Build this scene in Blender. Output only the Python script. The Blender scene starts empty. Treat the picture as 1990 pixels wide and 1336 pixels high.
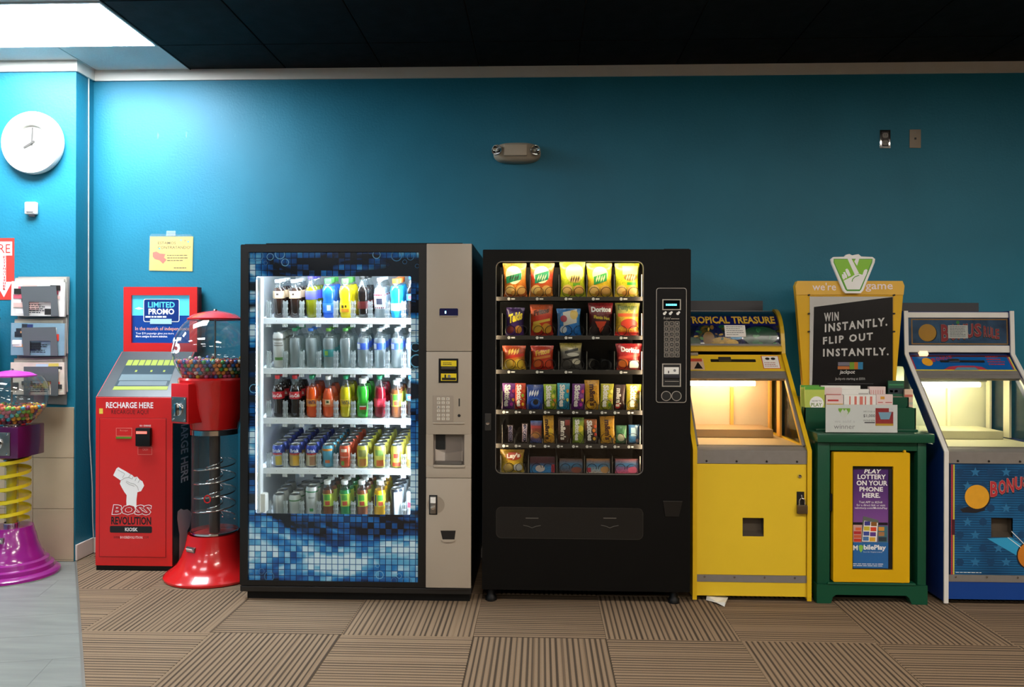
import bpy, bmesh, math, random
from mathutils import Vector, Matrix
random.seed(7)
SC = bpy.context.scene
COL = SC.collection
PI = math.pi
# ---------------------------------------------------------------- camera
FPX, W, H = 1548.0, 1990.0, 1336.0
CAM = Vector((0.0, -4.97, 1.38))
YAW, ROLL = math.radians(2.1), math.radians(0.15)
HORIZ = 656.0
FWD = Vector((-math.sin(YAW), math.cos(YAW), 0))
_r = Vector((math.cos(YAW), math.sin(YAW), 0)); _u = Vector((0, 0, 1))
RGT = _r*math.cos(ROLL) + _u*math.sin(ROLL)
UPV = _u*math.cos(ROLL) - _r*math.sin(ROLL)
cd = bpy.data.cameras.new('camera'); cam = bpy.data.objects.new('camera', cd); COL.objects.link(cam)
cd.sensor_width = 36.0; cd.lens = 36.0*FPX/W
cd.shift_y = -(H/2 - HORIZ)/W
cd.clip_start = 0.05
cam.matrix_world = Matrix(((RGT.x, UPV.x, -FWD.x, CAM.x), (RGT.y, UPV.y, -FWD.y, CAM.y), (RGT.z, UPV.z, -FWD.z, CAM.z), (0, 0, 0, 1)))
SC.camera = cam
# ---------------------------------------------------------------- world, view
wd = bpy.data.worlds.new('World'); SC.world = wd; wd.use_nodes = True
wd.node_tree.nodes['Background'].inputs[0].default_value = (0.9, 0.95, 1.0, 1)
wd.node_tree.nodes['Background'].inputs[1].default_value = 0.05
SC.view_settings.view_transform = 'Standard'; SC.view_settings.look = 'None'
SC.view_settings.gamma = 1.0; SC.view_settings.use_curve_mapping = False
SC.view_settings.exposure = 0.0
SC.cycles.transparent_max_bounces = 24
SC.cycles.max_bounces = 8
SC.cycles.caustics_reflective = False; SC.cycles.caustics_refractive = False
L_PANEL, L_AISLE, L_ROOM = 56.0, 17.0, 33.0      # emission of the ceiling panel in view, of the unseen aisle and room panels
CEIL = 3.07
# ---------------------------------------------------------------- projection of picture points onto real surfaces
def ray(px, py):
    return (FWD + RGT*((px-W/2)/FPX) - UPV*((py-HORIZ)/FPX))
def at(px, py, Y):
    d = ray(px, py); t = (Y-CAM.y)/d.y
    return CAM + d*t
def floor_at(px, py, z=0.0):
    d = ray(px, py); t = (z-CAM.z)/d.z
    return CAM + d*t
class Frame:
    """a plane: origin o, right u, up v, normal n out of the surface"""
    def __init__(s, o, u=(1, 0, 0), v=(0, 0, 1)):
        s.o = Vector(o); s.u = Vector(u).normalized(); s.v = Vector(v).normalized(); s.n = s.u.cross(s.v)
    def pt(s, a, b, h=0.0): return s.o + s.u*a + s.v*b + s.n*h
    def px(s, x, y):
        d = ray(x, y); t = (s.o-CAM).dot(s.n)/d.dot(s.n)
        p = CAM + d*t - s.o
        return (p.dot(s.u), p.dot(s.v))
    def rp(s, x0, y0, x1, y1):
        a0, _ = s.px(x0, (y0+y1)/2); a1, _ = s.px(x1, (y0+y1)/2)
        _, b1 = s.px((x0+x1)/2, y0); _, b0 = s.px((x0+x1)/2, y1)
        return (a0, a1, b0, b1)
    def pp(s, pts): return [s.px(x, y) for x, y in pts]
def F(Y): return Frame((0, Y, 0))
# ---------------------------------------------------------------- materials
def lin(c):
    if isinstance(c, str):
        c = c.lstrip('#'); c = tuple(int(c[i:i+2], 16)/255 for i in (0, 2, 4))
        c = tuple(x/12.92 if x <= 0.04045 else ((x+0.055)/1.055)**2.4 for x in c)
    return (c[0], c[1], c[2], 1.0)
MATS = {}
def newmat(name):
    m = bpy.data.materials.new(name); m.use_nodes = True; MATS[name] = m
    return m, m.node_tree, m.node_tree.nodes['Principled BSDF']
def N(nt, t, **kw):
    n = nt.nodes.new(t)
    for k, v in kw.items():
        if k.startswith('i_'): n.inputs[int(k[2:])].default_value = v
        else: setattr(n, k, v)
    return n
def pm(name, col=None, rough=0.45, metal=0.0, var=0.08, scale=9.0, bump=0.0, bscale=120.0, coat=0.0, spec=0.5, emit=None, es=0.0):
    """plain surface with a little procedural unevenness"""
    if name in MATS: return MATS[name]
    m, nt, b = newmat(name); c = lin(col)
    tc = N(nt, 'ShaderNodeTexCoord'); nz = N(nt, 'ShaderNodeTexNoise'); nz.inputs['Scale'].default_value = scale; nz.inputs['Detail'].default_value = 4
    nt.links.new(tc.outputs['Object'], nz.inputs['Vector'])
    mr = N(nt, 'ShaderNodeMapRange'); mr.inputs[3].default_value = 1-var; mr.inputs[4].default_value = 1+var
    nt.links.new(nz.outputs['Fac'], mr.inputs[0])
    mx = N(nt, 'ShaderNodeVectorMath', operation='MULTIPLY'); mx.inputs[0].default_value = c[:3]
    nt.links.new(mr.outputs[0], mx.inputs[1]); nt.links.new(mx.outputs[0], b.inputs['Base Color'])
    mr2 = N(nt, 'ShaderNodeMapRange'); mr2.inputs[3].default_value = max(0.02, rough*0.85); mr2.inputs[4].default_value = min(1, rough*1.15)
    nt.links.new(nz.outputs['Fac'], mr2.inputs[0]); nt.links.new(mr2.outputs[0], b.inputs['Roughness'])
    b.inputs['Metallic'].default_value = metal; b.inputs['Specular IOR Level'].default_value = spec
    b.inputs['Coat Weight'].default_value = coat
    if emit: b.inputs['Emission Color'].default_value = lin(emit); b.inputs['Emission Strength'].default_value = es
    if bump:
        n2 = N(nt, 'ShaderNodeTexNoise'); n2.inputs['Scale'].default_value = bscale; n2.inputs['Detail'].default_value = 3
        nt.links.new(tc.outputs['Object'], n2.inputs['Vector'])
        bp = N(nt, 'ShaderNodeBump'); bp.inputs['Strength'].default_value = bump; bp.inputs['Distance'].default_value = 0.004
        nt.links.new(n2.outputs['Fac'], bp.inputs['Height']); nt.links.new(bp.outputs[0], b.inputs['Normal'])
    return m
def clear(name, tint='#ffffff', refl=0.9, rough=0.03, body=0.0, bodycol='#ffffff'):
    """thin clear sheet: light passes, grazing reflections, optionally a little milkiness"""
    if name in MATS: return MATS[name]
    m, nt, b = newmat(name); nt.nodes.remove(b); out = nt.nodes['Material Output']
    tr = N(nt, 'ShaderNodeBsdfTransparent'); tr.inputs[0].default_value = lin(tint)
    gl = N(nt, 'ShaderNodeBsdfGlossy'); gl.inputs['Roughness'].default_value = rough
    lw = N(nt, 'ShaderNodeLayerWeight'); lw.inputs[0].default_value = 0.5
    pw = N(nt, 'ShaderNodeMath', operation='POWER'); pw.inputs[1].default_value = 5.0; nt.links.new(lw.outputs['Facing'], pw.inputs[0])
    mu = N(nt, 'ShaderNodeMath', operation='MULTIPLY_ADD'); mu.inputs[1].default_value = 0.6*refl; mu.inputs[2].default_value = 0.045*refl
    nt.links.new(pw.outputs[0], mu.inputs[0])
    base = tr
    if body > 0:
        df = N(nt, 'ShaderNodeBsdfTranslucent'); df.inputs[0].default_value = lin(bodycol)
        d2 = N(nt, 'ShaderNodeBsdfDiffuse'); d2.inputs[0].default_value = lin(bodycol)
        ad = N(nt, 'ShaderNodeMixShader'); ad.inputs[0].default_value = 0.5
        nt.links.new(df.outputs[0], ad.inputs[1]); nt.links.new(d2.outputs[0], ad.inputs[2])
        m1 = N(nt, 'ShaderNodeMixShader'); m1.inputs[0].default_value = body
        nt.links.new(tr.outputs[0], m1.inputs[1]); nt.links.new(ad.outputs[0], m1.inputs[2]); base = m1
    mx = N(nt, 'ShaderNodeMixShader')
    nt.links.new(mu.outputs[0], mx.inputs[0]); nt.links.new(base.outputs[0], mx.inputs[1]); nt.links.new(gl.outputs[0], mx.inputs[2])
    nt.links.new(mx.outputs[0], out.inputs[0])
    return m
def glow(name, col, s):
    if name in MATS: return MATS[name]
    m, nt, b = newmat(name); b.inputs['Base Color'].default_value = lin(col)
    b.inputs['Emission Color'].default_value = lin(col); b.inputs['Emission Strength'].default_value = s
    return m
def ramp(nt, stops, interp='LINEAR'):
    r = N(nt, 'ShaderNodeValToRGB'); r.color_ramp.interpolation = interp
    el = r.color_ramp.elements
    while len(el) < len(stops): el.new(0.5)
    for e, (p, c) in zip(el, stops): e.position = p; e.color = lin(c)
    return r
# ---------------------------------------------------------------- objects
ORG = {}
def tag(o, label=None, cat=None, group=None, kind=None):
    if label: o['label'] = label
    if cat: o['category'] = cat
    if group: o['group'] = group
    if kind: o['kind'] = kind
    return o
def thing(name, label, cat, loc=(0, 0, 0), group=None, kind=None):
    o = bpy.data.objects.new(name, None); COL.objects.link(o); o.empty_display_size = 0.05
    o.location = loc; ORG[o.name] = Vector(loc)
    return tag(o, label, cat, group, kind)
def rrect(a0, a1, b0, b1, r, n=4):
    pts = []
    for cx, cy, s in ((a1-r, b0+r, -PI/2), (a1-r, b1-r, 0), (a0+r, b1-r, PI/2), (a0+r, b0+r, PI)):
        for i in range(n+1):
            t = s + PI/2*i/n; pts.append((cx+r*math.cos(t), cy+r*math.sin(t)))
    return pts
def circ(ca, cb, r, n=24, rb=None):
    rb = rb or r
    return [(ca+r*math.cos(2*PI*i/n), cb+rb*math.sin(2*PI*i/n)) for i in range(n)]
class MB:
    def __init__(s): s.bm = bmesh.new()
    def _merge(s, b2):
        me = bpy.data.meshes.new('tmp'); b2.to_mesh(me); b2.free(); s.bm.from_mesh(me); bpy.data.meshes.remove(me)
    def fbox(s, fr, a0, a1, b0, b1, h0, h1, bev=0.0, seg=2):
        bm = bmesh.new() if bev else s.bm
        v = [bm.verts.new(fr.pt(a, b, h)) for h in (h0, h1) for b in (b0, b1) for a in (a0, a1)]
        for f in ((0, 1, 3, 2), (4, 6, 7, 5), (0, 4, 5, 1), (2, 3, 7, 6), (0, 2, 6, 4), (1, 5, 7, 3)):
            bm.faces.new([v[i] for i in f])
        if bev:
            bev = min(bev, 0.45*min(abs(a1-a0), abs(b1-b0), abs(h1-h0)))
            bmesh.ops.bevel(bm, geom=bm.edges[:], offset=bev, segments=seg, affect='EDGES', profile=0.6)
            s._merge(bm)
        return s
    def box(s, x0, x1, y0, y1, z0, z1, bev=0.0, seg=2):
        return s.fbox(Frame((0, 0, 0)), x0, x1, z0, z1, -y0, -y1, bev, seg)
    def prism(s, fr, pts, h0, h1):
        bm = s.bm; n = len(pts)
        A = [bm.verts.new(fr.pt(a, b, h0)) for a, b in pts]; B = [bm.verts.new(fr.pt(a, b, h1)) for a, b in pts]
        bm.faces.new(A[::-1]); bm.faces.new(B)
        for i in range(n): bm.faces.new((A[i], A[(i+1) % n], B[(i+1) % n], B[i]))
        return s
    def ring(s, fr, outer, inner, h0, h1):
        bm = s.bm; n = len(outer)
        V = [[bm.verts.new(fr.pt(a, b, h)) for a, b in L] for L, h in ((outer, h0), (outer, h1), (inner, h1), (inner, h0))]
        for i in range(n):
            j = (i+1) % n
            for k in range(4):
                P, Q = V[k], V[(k+1) % 4]; bm.faces.new((P[i], P[j], Q[j], Q[i]))
        return s
    def lathe(s, prof, c=(0, 0, 0), n=24, axis=(0, 0, 1), a0=0, a1=2*PI):
        bm = s.bm; c = Vector(c); ax = Vector(axis).normalized()
        e1 = ax.orthogonal().normalized() if abs(ax.z) < 0.99 else Vector((1, 0, 0)); e2 = ax.cross(e1)
        full = abs(a1-a0-2*PI) < 1e-6; m = n if full else n+1
        rows = []
        for r, z in prof:
            if r < 1e-6: rows.append([bm.verts.new(c+ax*z)]); continue
            rows.append([bm.verts.new(c+ax*z+(e1*math.cos(a0+(a1-a0)*i/n)+e2*math.sin(a0+(a1-a0)*i/n))*r) for i in range(m)])
        for R0, R1 in zip(rows, rows[1:]):
            for i in range(n):
                j = (i+1) % m
                if len(R0) == 1 and len(R1) == 1: continue
                if len(R0) == 1: bm.faces.new((R0[0], R1[j], R1[i]))
                elif len(R1) == 1: bm.faces.new((R0[i], R0[j], R1[0]))
                else: bm.faces.new((R0[i], R0[j], R1[j], R1[i]))
        return s
    def tube(s, pts, r, n=8, closed=False):
        bm = s.bm; P = [Vector(p) for p in pts]; rows = []; m = len(P); up = None
        for i, p in enumerate(P):
            q0 = P[i-1] if (i or closed) else p; q1 = P[(i+1) % m] if (i < m-1 or closed) else p
            t = (q1-q0).normalized()
            if up is None: up = t.orthogonal().normalized()
            e1 = (up-t*up.dot(t))
            e1 = e1.normalized() if e1.length > 1e-5 else t.orthogonal().normalized()
            up = e1; e2 = t.cross(e1)
            rows.append([bm.verts.new(p+(e1*math.cos(2*PI*k/n)+e2*math.sin(2*PI*k/n))*r) for k in range(n)])
        for i in range(m if closed else m-1):
            A, B = rows[i], rows[(i+1) % m]
            for k in range(n): bm.faces.new((A[k], A[(k+1) % n], B[(k+1) % n], B[k]))
        if not closed: bm.faces.new(rows[0][::-1]); bm.faces.new(rows[-1])
        return s
    def ball(s, c, r, u=12, v=8, sc=(1, 1, 1)):
        b2 = bmesh.new(); bmesh.ops.create_uvsphere(b2, u_segments=u, v_segments=v, radius=r)
        for w in b2.verts: w.co = Vector((w.co.x*sc[0]+c[0], w.co.y*sc[1]+c[1], w.co.z*sc[2]+c[2]))
        s._merge(b2); return s
    def surf(s, fn, nu, nv):
        V = [[s.bm.verts.new(fn(i/nu, j/nv)) for i in range(nu+1)] for j in range(nv+1)]
        for j in range(nv):
            for i in range(nu): s.bm.faces.new((V[j][i], V[j][i+1], V[j+1][i+1], V[j+1][i]))
        return s
    def build(s, name, mat, parent=None, smooth=None, recalc=True, label=None):
        if recalc: bmesh.ops.recalc_face_normals(s.bm, faces=s.bm.faces[:])
        me = bpy.data.meshes.new(name)
        org = ORG.get(parent.name, Vector()) if parent else Vector()
        if org.length > 0: bmesh.ops.translate(s.bm, verts=s.bm.verts[:], vec=-org)
        s.bm.to_mesh(me); s.bm.free()
        if smooth is not None:
            me.polygons.foreach_set('use_smooth', [True]*len(me.polygons)); me.set_sharp_from_angle(angle=math.radians(smooth))
        if mat: me.materials.append(mat)
        o = bpy.data.objects.new(name, me); COL.objects.link(o)
        if parent: o.parent = parent; ORG[o.name] = org
        if label: o['label'] = label
        return o
TXT = {}
def text_verts(body, bold=0.0, res=2, spacing=1.0):
    key = (body, bold, res, spacing)
    if key in TXT: return TXT[key]
    cu = bpy.data.curves.new('t', 'FONT'); cu.body = body; cu.size = 1; cu.resolution_u = res; cu.offset = bold; cu.space_character = spacing
    cu.align_x = 'CENTER'; cu.space_line = 0.95
    ob = bpy.data.objects.new('t', cu); me = bpy.data.meshes.new_from_object(ob)
    vs = [(v.co.x, v.co.y) for v in me.vertices]; fs = [tuple(p.vertices) for p in me.polygons]
    bpy.data.objects.remove(ob); bpy.data.curves.remove(cu); bpy.data.meshes.remove(me)
    TXT[key] = (vs, fs); return TXT[key]
def text(mb, fr, body, a0, a1, b0, b1, h=0.0012, bold=0.015, res=2, shear=0.0, spacing=1.0, warp=None):
    """flat lettering stretched into a rectangle of a surface"""
    vs, fs = text_verts(body, bold, res, spacing)
    if not vs: return mb
    xs = [v[0] for v in vs]; ys = [v[1] for v in vs]; x0, x1, y0, y1 = min(xs), max(xs), min(ys), max(ys)
    out = []
    for x, y in vs:
        s_, t_ = (x-x0)/max(1e-6, x1-x0), (y-y0)/max(1e-6, y1-y0)
        a = a0+(a1-a0)*s_ + shear*(t_-0.5)*(b1-b0); b = b0+(b1-b0)*t_
        if warp: a, b = warp(a, b, s_, t_)
        p = fr(a, b, h) if callable(fr) else fr.pt(a, b, h)
        out.append(mb.bm.verts.new(p))
    for f in fs:
        try: mb.bm.faces.new([out[i] for i in f])
        except ValueError: pass
    return mb
def lettering(fr, body, rect, mat, parent, h=0.0012, name='lettering', **kw):
    return text(MB(), fr, body, *rect, h=h, **kw).build(name, mat, parent, recalc=False)
def decal(fr, pts, mat, parent, name='print', h=0.0, th=0.0006, label=None):
    return MB().prism(fr, pts, h, h+th).build(name, mat, parent, label=label)
def rdecal(fr, r, mat, parent, name='print', h=0.0, th=0.0006, label=None):
    return MB().fbox(fr, *r, h, h+th).build(name, mat, parent, label=label)
def tlines(mb, fr, r, n, h=0.0008, seed=0, fill=0.45):
    """lines of print too small to read: broken thin bars"""
    rg = random.Random(seed); a0, a1, b0, b1 = r; lh = (b1-b0)/n
    for i in range(n):
        b = b1-(i+0.5)*lh; a = a0
        end = a1-(a1-a0)*rg.uniform(0, 0.35)
        while a < end-1e-4:
            w = (a1-a0)*rg.uniform(0.06, 0.17); e = min(end, a+w)
            mb.fbox(fr, a, e, b-lh*fill/2, b+lh*fill/2, h, h+0.0003); a = e+(a1-a0)*0.025
    return mb
def copy_tree(o, parent=None, loc=None, rot=None):
    c = o.copy(); COL.objects.link(c)
    if parent: c.parent = parent
    if loc is not None: c.location = loc
    if rot is not None: c.rotation_euler = rot
    for ch in list(o.children): copy_tree(ch, c)
    return c
# common materials
WHITE = pm('white_plastic', '#e9e7e0', 0.4)
BLACK = pm('black_plastic', '#070707', 0.5, spec=0.3)
STEEL = pm('brushed_steel', '#9a9894', 0.32, metal=1.0, var=0.12, scale=30)
CHROME = pm('chrome', '#d8d8d8', 0.12, metal=1.0, var=0.03)
INKW = pm('white_ink', '#f2f2f0', 0.5, var=0.03)
INKK = pm('black_ink', '#0e0e10', 0.5, var=0.03)
INKG = pm('grey_ink', '#7d7d80', 0.5, var=0.03)
PAPER = pm('white_paper', '#ecebe6', 0.7, var=0.03)
GLASS = clear('clear_glass', '#f4f8f7', 0.8)
# ================================================================= the room
def wall_paint():
    m, nt, b = newmat('teal_wall_paint'); tc = N(nt, 'ShaderNodeTexCoord')
    n1 = N(nt, 'ShaderNodeTexNoise'); n1.inputs['Scale'].default_value = 2.2; n1.inputs['Detail'].default_value = 5
    nt.links.new(tc.outputs['Object'], n1.inputs[0])
    r = ramp(nt, [(0.3, '#176f88'), (0.7, '#1d7892')]); nt.links.new(n1.outputs['Fac'], r.inputs[0])
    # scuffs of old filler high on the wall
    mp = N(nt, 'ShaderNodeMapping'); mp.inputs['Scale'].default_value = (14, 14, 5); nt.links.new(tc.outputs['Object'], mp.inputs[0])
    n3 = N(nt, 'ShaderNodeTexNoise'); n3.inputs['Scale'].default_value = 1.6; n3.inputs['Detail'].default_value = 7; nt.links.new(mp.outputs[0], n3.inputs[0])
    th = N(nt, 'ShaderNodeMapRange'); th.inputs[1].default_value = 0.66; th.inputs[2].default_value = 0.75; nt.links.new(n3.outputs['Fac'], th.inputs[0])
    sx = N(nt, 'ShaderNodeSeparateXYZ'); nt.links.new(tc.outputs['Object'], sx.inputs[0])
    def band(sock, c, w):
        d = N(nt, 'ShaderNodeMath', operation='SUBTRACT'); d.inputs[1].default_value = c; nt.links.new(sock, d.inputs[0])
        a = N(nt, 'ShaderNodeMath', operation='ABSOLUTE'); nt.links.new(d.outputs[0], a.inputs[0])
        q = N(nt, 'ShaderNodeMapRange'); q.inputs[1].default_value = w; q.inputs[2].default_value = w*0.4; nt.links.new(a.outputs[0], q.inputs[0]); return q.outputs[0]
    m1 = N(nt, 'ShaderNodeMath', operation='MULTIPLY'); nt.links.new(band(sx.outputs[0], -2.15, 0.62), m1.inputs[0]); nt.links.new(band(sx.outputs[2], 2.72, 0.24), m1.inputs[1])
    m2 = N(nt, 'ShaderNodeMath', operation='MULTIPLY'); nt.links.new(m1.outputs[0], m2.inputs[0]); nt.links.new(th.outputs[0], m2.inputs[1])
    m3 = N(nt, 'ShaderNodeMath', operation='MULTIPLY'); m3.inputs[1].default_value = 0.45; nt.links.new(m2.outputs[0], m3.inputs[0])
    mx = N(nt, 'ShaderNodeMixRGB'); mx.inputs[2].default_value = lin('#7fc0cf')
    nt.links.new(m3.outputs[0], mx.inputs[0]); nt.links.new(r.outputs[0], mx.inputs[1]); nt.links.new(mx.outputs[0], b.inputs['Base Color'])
    n2 = N(nt, 'ShaderNodeTexNoise'); n2.inputs['Scale'].default_value = 75; n2.inputs['Detail'].default_value = 2; nt.links.new(tc.outputs['Object'], n2.inputs[0])
    bp = N(nt, 'ShaderNodeBump'); bp.inputs['Strength'].default_value = 0.35; bp.inputs['Distance'].default_value = 0.004
    nt.links.new(n2.outputs['Fac'], bp.inputs['Height']); nt.links.new(bp.outputs[0], b.inputs['Normal'])
    b.inputs['Roughness'].default_value = 0.5; b.inputs['Specular IOR Level'].default_value = 0.35
    return m
TEAL = wall_paint()
TRIMW = pm('white_trim_paint', '#ddd7cd', 0.5)
def st(o): o['kind'] = 'structure'; return o
PXR = at(147, 600, -0.19).x          # right edge of the wall pier
XL, XR, YB = -6.2, 5.2, -13.0
st(MB().box(XL, XR, 0, 0.15, 0, CEIL+0.1).build('wall_back', TEAL))
wl = st(MB().box(XL, PXR, -0.19, 0, 0, CEIL).build('wall_left', TEAL))
st(MB().box(XL-0.15, XL, YB, 0.15, 0, CEIL+0.1).build('wall_far_left', TEAL))
st(MB().box(XR, XR+0.15, YB, 0.15, 0, CEIL+0.1).build('wall_right', pm('brown_wall_paint', '#3b3733', 0.6)))
st(MB().box(XL, XR, YB-0.15, YB, 0, CEIL+0.1).build('wall_front', pm('dark_wall_paint', '#55514a', 0.6)))  # unseen wall, its colour darkened to dim reflections in the glass
# white strip under the ceiling
tz0 = at(995, 151, 0).z
st(MB().box(PXR+0.014, XR, -0.014, -0.0005, tz0, CEIL).build('trim_1', TRIMW))
st(MB().box(XL, PXR+0.014, -0.204, -0.1905, tz0, CEIL).build('trim_2', TRIMW))
st(MB().box(PXR+0.0005, PXR+0.014, -0.19, -0.015, tz0, CEIL).build('trim_3', TRIMW))
st(MB().box(PXR+0.0005, PXR+0.013, -0.19, -0.0005, 0.004, 0.1, 0.003).build('baseboard_left', TRIMW))
st(MB().box(PXR+0.014, XR, -0.013, -0.0005, 0.004, 0.1, 0.003).build('baseboard_back', TRIMW))
# tiled lower part of the pier
TILEM = pm('beige_wall_tile', '#b7a488', 0.35, var=0.16, scale=5, bump=0.05)
GROUT = pm('tile_grout', '#a4957e', 0.8)
wz = at(100, 791, -0.2).z
tl = MB().box(XL, PXR-0.012, -0.1945, -0.1905, 0.0, wz-0.003).build('tile_backing', GROUT, wl)
tx = at(64, 900, -0.2).x; tw = PXR-0.002-tx
tm = MB().box(0, tw-0.003, -0.006, 0, 0, 0.309, 0.0015).build('wall_tile', TILEM, wl)
tmesh = tm.data; first = True
for r in range(4):
    z1 = wz-0.312*r
    for c in range(6):
        x0 = PXR-0.001-tw*(c+1)
        if z1-0.312 < -0.02:
            o = MB().box(x0, x0+tw-0.003, -0.2005, -0.1945, 0.002, z1-0.003, 0.0015).build('wall_tile', TILEM, wl); continue
        if first: o = tm; first = False
        else: o = bpy.data.objects.new('wall_tile', tmesh); COL.objects.link(o); o.parent = wl
        o.location = (x0, -0.1945, z1-0.312)
# ---- floor
fl = st(MB().box(XL, XR, YB, 0.0, -0.12, -0.007).build('floor', pm('floor_slab', '#3d3630', 0.9)))
P0 = floor_at(147, 1092); P1 = floor_at(163, 1336)
dd = (P1-P0); dd.z = 0; dd.normalize(); nn = Vector((-dd.y, dd.x, 0))     # edge between carpet and vinyl
if nn.x < 0: nn = -nn                                                         # towards the carpet
def carpet(name, ax):
    m, nt, b = newmat(name); tc = N(nt, 'ShaderNodeTexCoord'); sx = N(nt, 'ShaderNodeSeparateXYZ'); nt.links.new(tc.outputs['Object'], sx.inputs[0])
    oi = N(nt, 'ShaderNodeObjectInfo')
    s = sx.outputs[ax]
    def wav(freq, off):
        a = N(nt, 'ShaderNodeMath', operation='MULTIPLY_ADD'); a.inputs[1].default_value = freq; nt.links.new(s, a.inputs[0])
        rr = N(nt, 'ShaderNodeMath', operation='MULTIPLY'); rr.inputs[1].default_value = off; nt.links.new(oi.outputs['Random'], rr.inputs[0]); nt.links.new(rr.outputs[0], a.inputs[2])
        return a.outputs[0]
    def noise1(freq, det, off):
        n = N(nt, 'ShaderNodeTexNoise', noise_dimensions='1D'); n.inputs['Scale'].default_value = 1; n.inputs['Detail'].default_value = det
        nt.links.new(wav(freq, off), n.inputs['W']); return n.outputs['Fac']
    # regular dark lines of uneven width
    si = N(nt, 'ShaderNodeMath', operation='SINE'); nt.links.new(wav(2*PI/0.0254, 6.0), si.inputs[0])
    n1 = noise1(75, 1, 33); 
    ad = N(nt, 'ShaderNodeMath', operation='MULTIPLY_ADD'); ad.inputs[1].default_value = 3.4; nt.links.new(n1, ad.inputs[0]); nt.links.new(si.outputs[0], ad.inputs[2])
    r = ramp(nt, [(0.0, '#85715c'), (0.5, '#7c6853'), (0.62, '#54473a'), (0.8, '#43392f')])
    mr = N(nt, 'ShaderNodeMapRange'); mr.inputs[1].default_value = 0.4; mr.inputs[2].default_value = 3.6; nt.links.new(ad.outputs[0], mr.inputs[0]); nt.links.new(mr.outputs[0], r.inputs[0])
    nz = N(nt, 'ShaderNodeTexNoise'); nz.inputs['Scale'].default_value = 260; nz.inputs['Detail'].default_value = 3; nt.links.new(tc.outputs['Object'], nz.inputs[0])
    mv = N(nt, 'ShaderNodeMapRange'); mv.inputs[3].default_value = 0.72; mv.inputs[4].default_value = 1.25; nt.links.new(nz.outputs['Fac'], mv.inputs[0])
    ov = N(nt, 'ShaderNodeMapRange'); ov.inputs[3].default_value = 0.93; ov.inputs[4].default_value = 1.07; nt.links.new(oi.outputs['Random'], ov.inputs[0])
    m0 = N(nt, 'ShaderNodeMath', operation='MULTIPLY'); nt.links.new(mv.outputs[0], m0.inputs[0]); nt.links.new(ov.outputs[0], m0.inputs[1])
    mu = N(nt, 'ShaderNodeVectorMath', operation='MULTIPLY'); nt.links.new(r.outputs[0], mu.inputs[0]); nt.links.new(m0.outputs[0], mu.inputs[1])
    nt.links.new(mu.outputs[0], b.inputs['Base Color']); b.inputs['Roughness'].default_value = 0.95; b.inputs['Specular IOR Level'].default_value = 0.1
    bp = N(nt, 'ShaderNodeBump'); bp.inputs['Strength'].default_value = 0.5; bp.inputs['Distance'].default_value = 0.003
    nt.links.new(nz.outputs['Fac'], bp.inputs['Height']); nt.links.new(bp.outputs[0], b.inputs['Normal'])
    return m
CA, CB = carpet('carpet_stripes_across', 1), carpet('carpet_stripes_along', 0)
T = 0.612
def clip(mesh_bm, keep_pos, co, no):
    g = mesh_bm.verts[:]+mesh_bm.edges[:]+mesh_bm.faces[:]
    res = bmesh.ops.bisect_plane(mesh_bm, geom=g, plane_co=co, plane_no=no, clear_inner=keep_pos, clear_outer=not keep_pos)
    ed = [e for e in res['geom_cut'] if isinstance(e, bmesh.types.BMEdge)]
    if ed: bmesh.ops.edgeloop_fill(mesh_bm, edges=ed)
tmA = MB().box(-T/2+0.0006, T/2-0.0006, -T/2+0.0006, T/2-0.0006, -0.007, 0.0, 0.0015, 1).build('carpet_tile', CA, fl)
tmB = MB().box(-T/2+0.0006, T/2-0.0006, -T/2+0.0006, T/2-0.0006, -0.007, 0.0, 0.0015, 1).build('carpet_tile', CB, fl)
used = {'A': False, 'B': False}
for i in range(-9, 9):
    for j in range(-7, 3):
        cx, cy = -0.31+T*(i+0.5), -1.31+T*(j+0.5)
        cs = [(cx+sx*T/2, cy+sy*T/2) for sx in (-1, 1) for sy in (-1, 1)]
        sd = [(Vector((x, y, 0))-P0).dot(nn) for x, y in cs]
        if max(sd) < 0.02 or cy-T/2 > -0.02 or cx > XR+0.2 or cy < -5.2: continue
        k = 'B' if (i+j) % 2 else 'A'
        src = tmB if k == 'B' else tmA
        if min(sd) < 0 or cy+T/2 > 0 or cx+T/2 > XR:
            b2 = bmesh.new(); b2.from_mesh(src.data)
            off = Vector((cx, cy, 0))
            if min(sd) < 0: clip(b2, True, P0-off+nn*0.006, nn)
            if cy+T/2 > 0: clip(b2, True, Vector((0, -0.0005, 0))-off, Vector((0, -1, 0)))
            if cx+T/2 > XR: clip(b2, True, Vector((XR, 0, 0))-off, Vector((-1, 0, 0)))
            if not b2.faces: b2.free(); continue
            me = bpy.data.meshes.new('carpet_tile'); b2.to_mesh(me); b2.free(); me.materials.clear(); me.materials.append(src.data.materials[0])
            o = bpy.data.objects.new('carpet_tile', me); COL.objects.link(o); o.parent = fl
        elif not used[k]: o = src; used[k] = True
        else: o = bpy.data.objects.new('carpet_tile', src.data); COL.objects.link(o); o.parent = fl
        o.location = (cx, cy, 0)
if True:   # carpet on behind the camera
    o = MB().box(-2.0, XR, YB, -1.31-T*6, -0.007, -0.001).build('carpet_field', CA, fl); o['kind'] = 'stuff'
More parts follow.
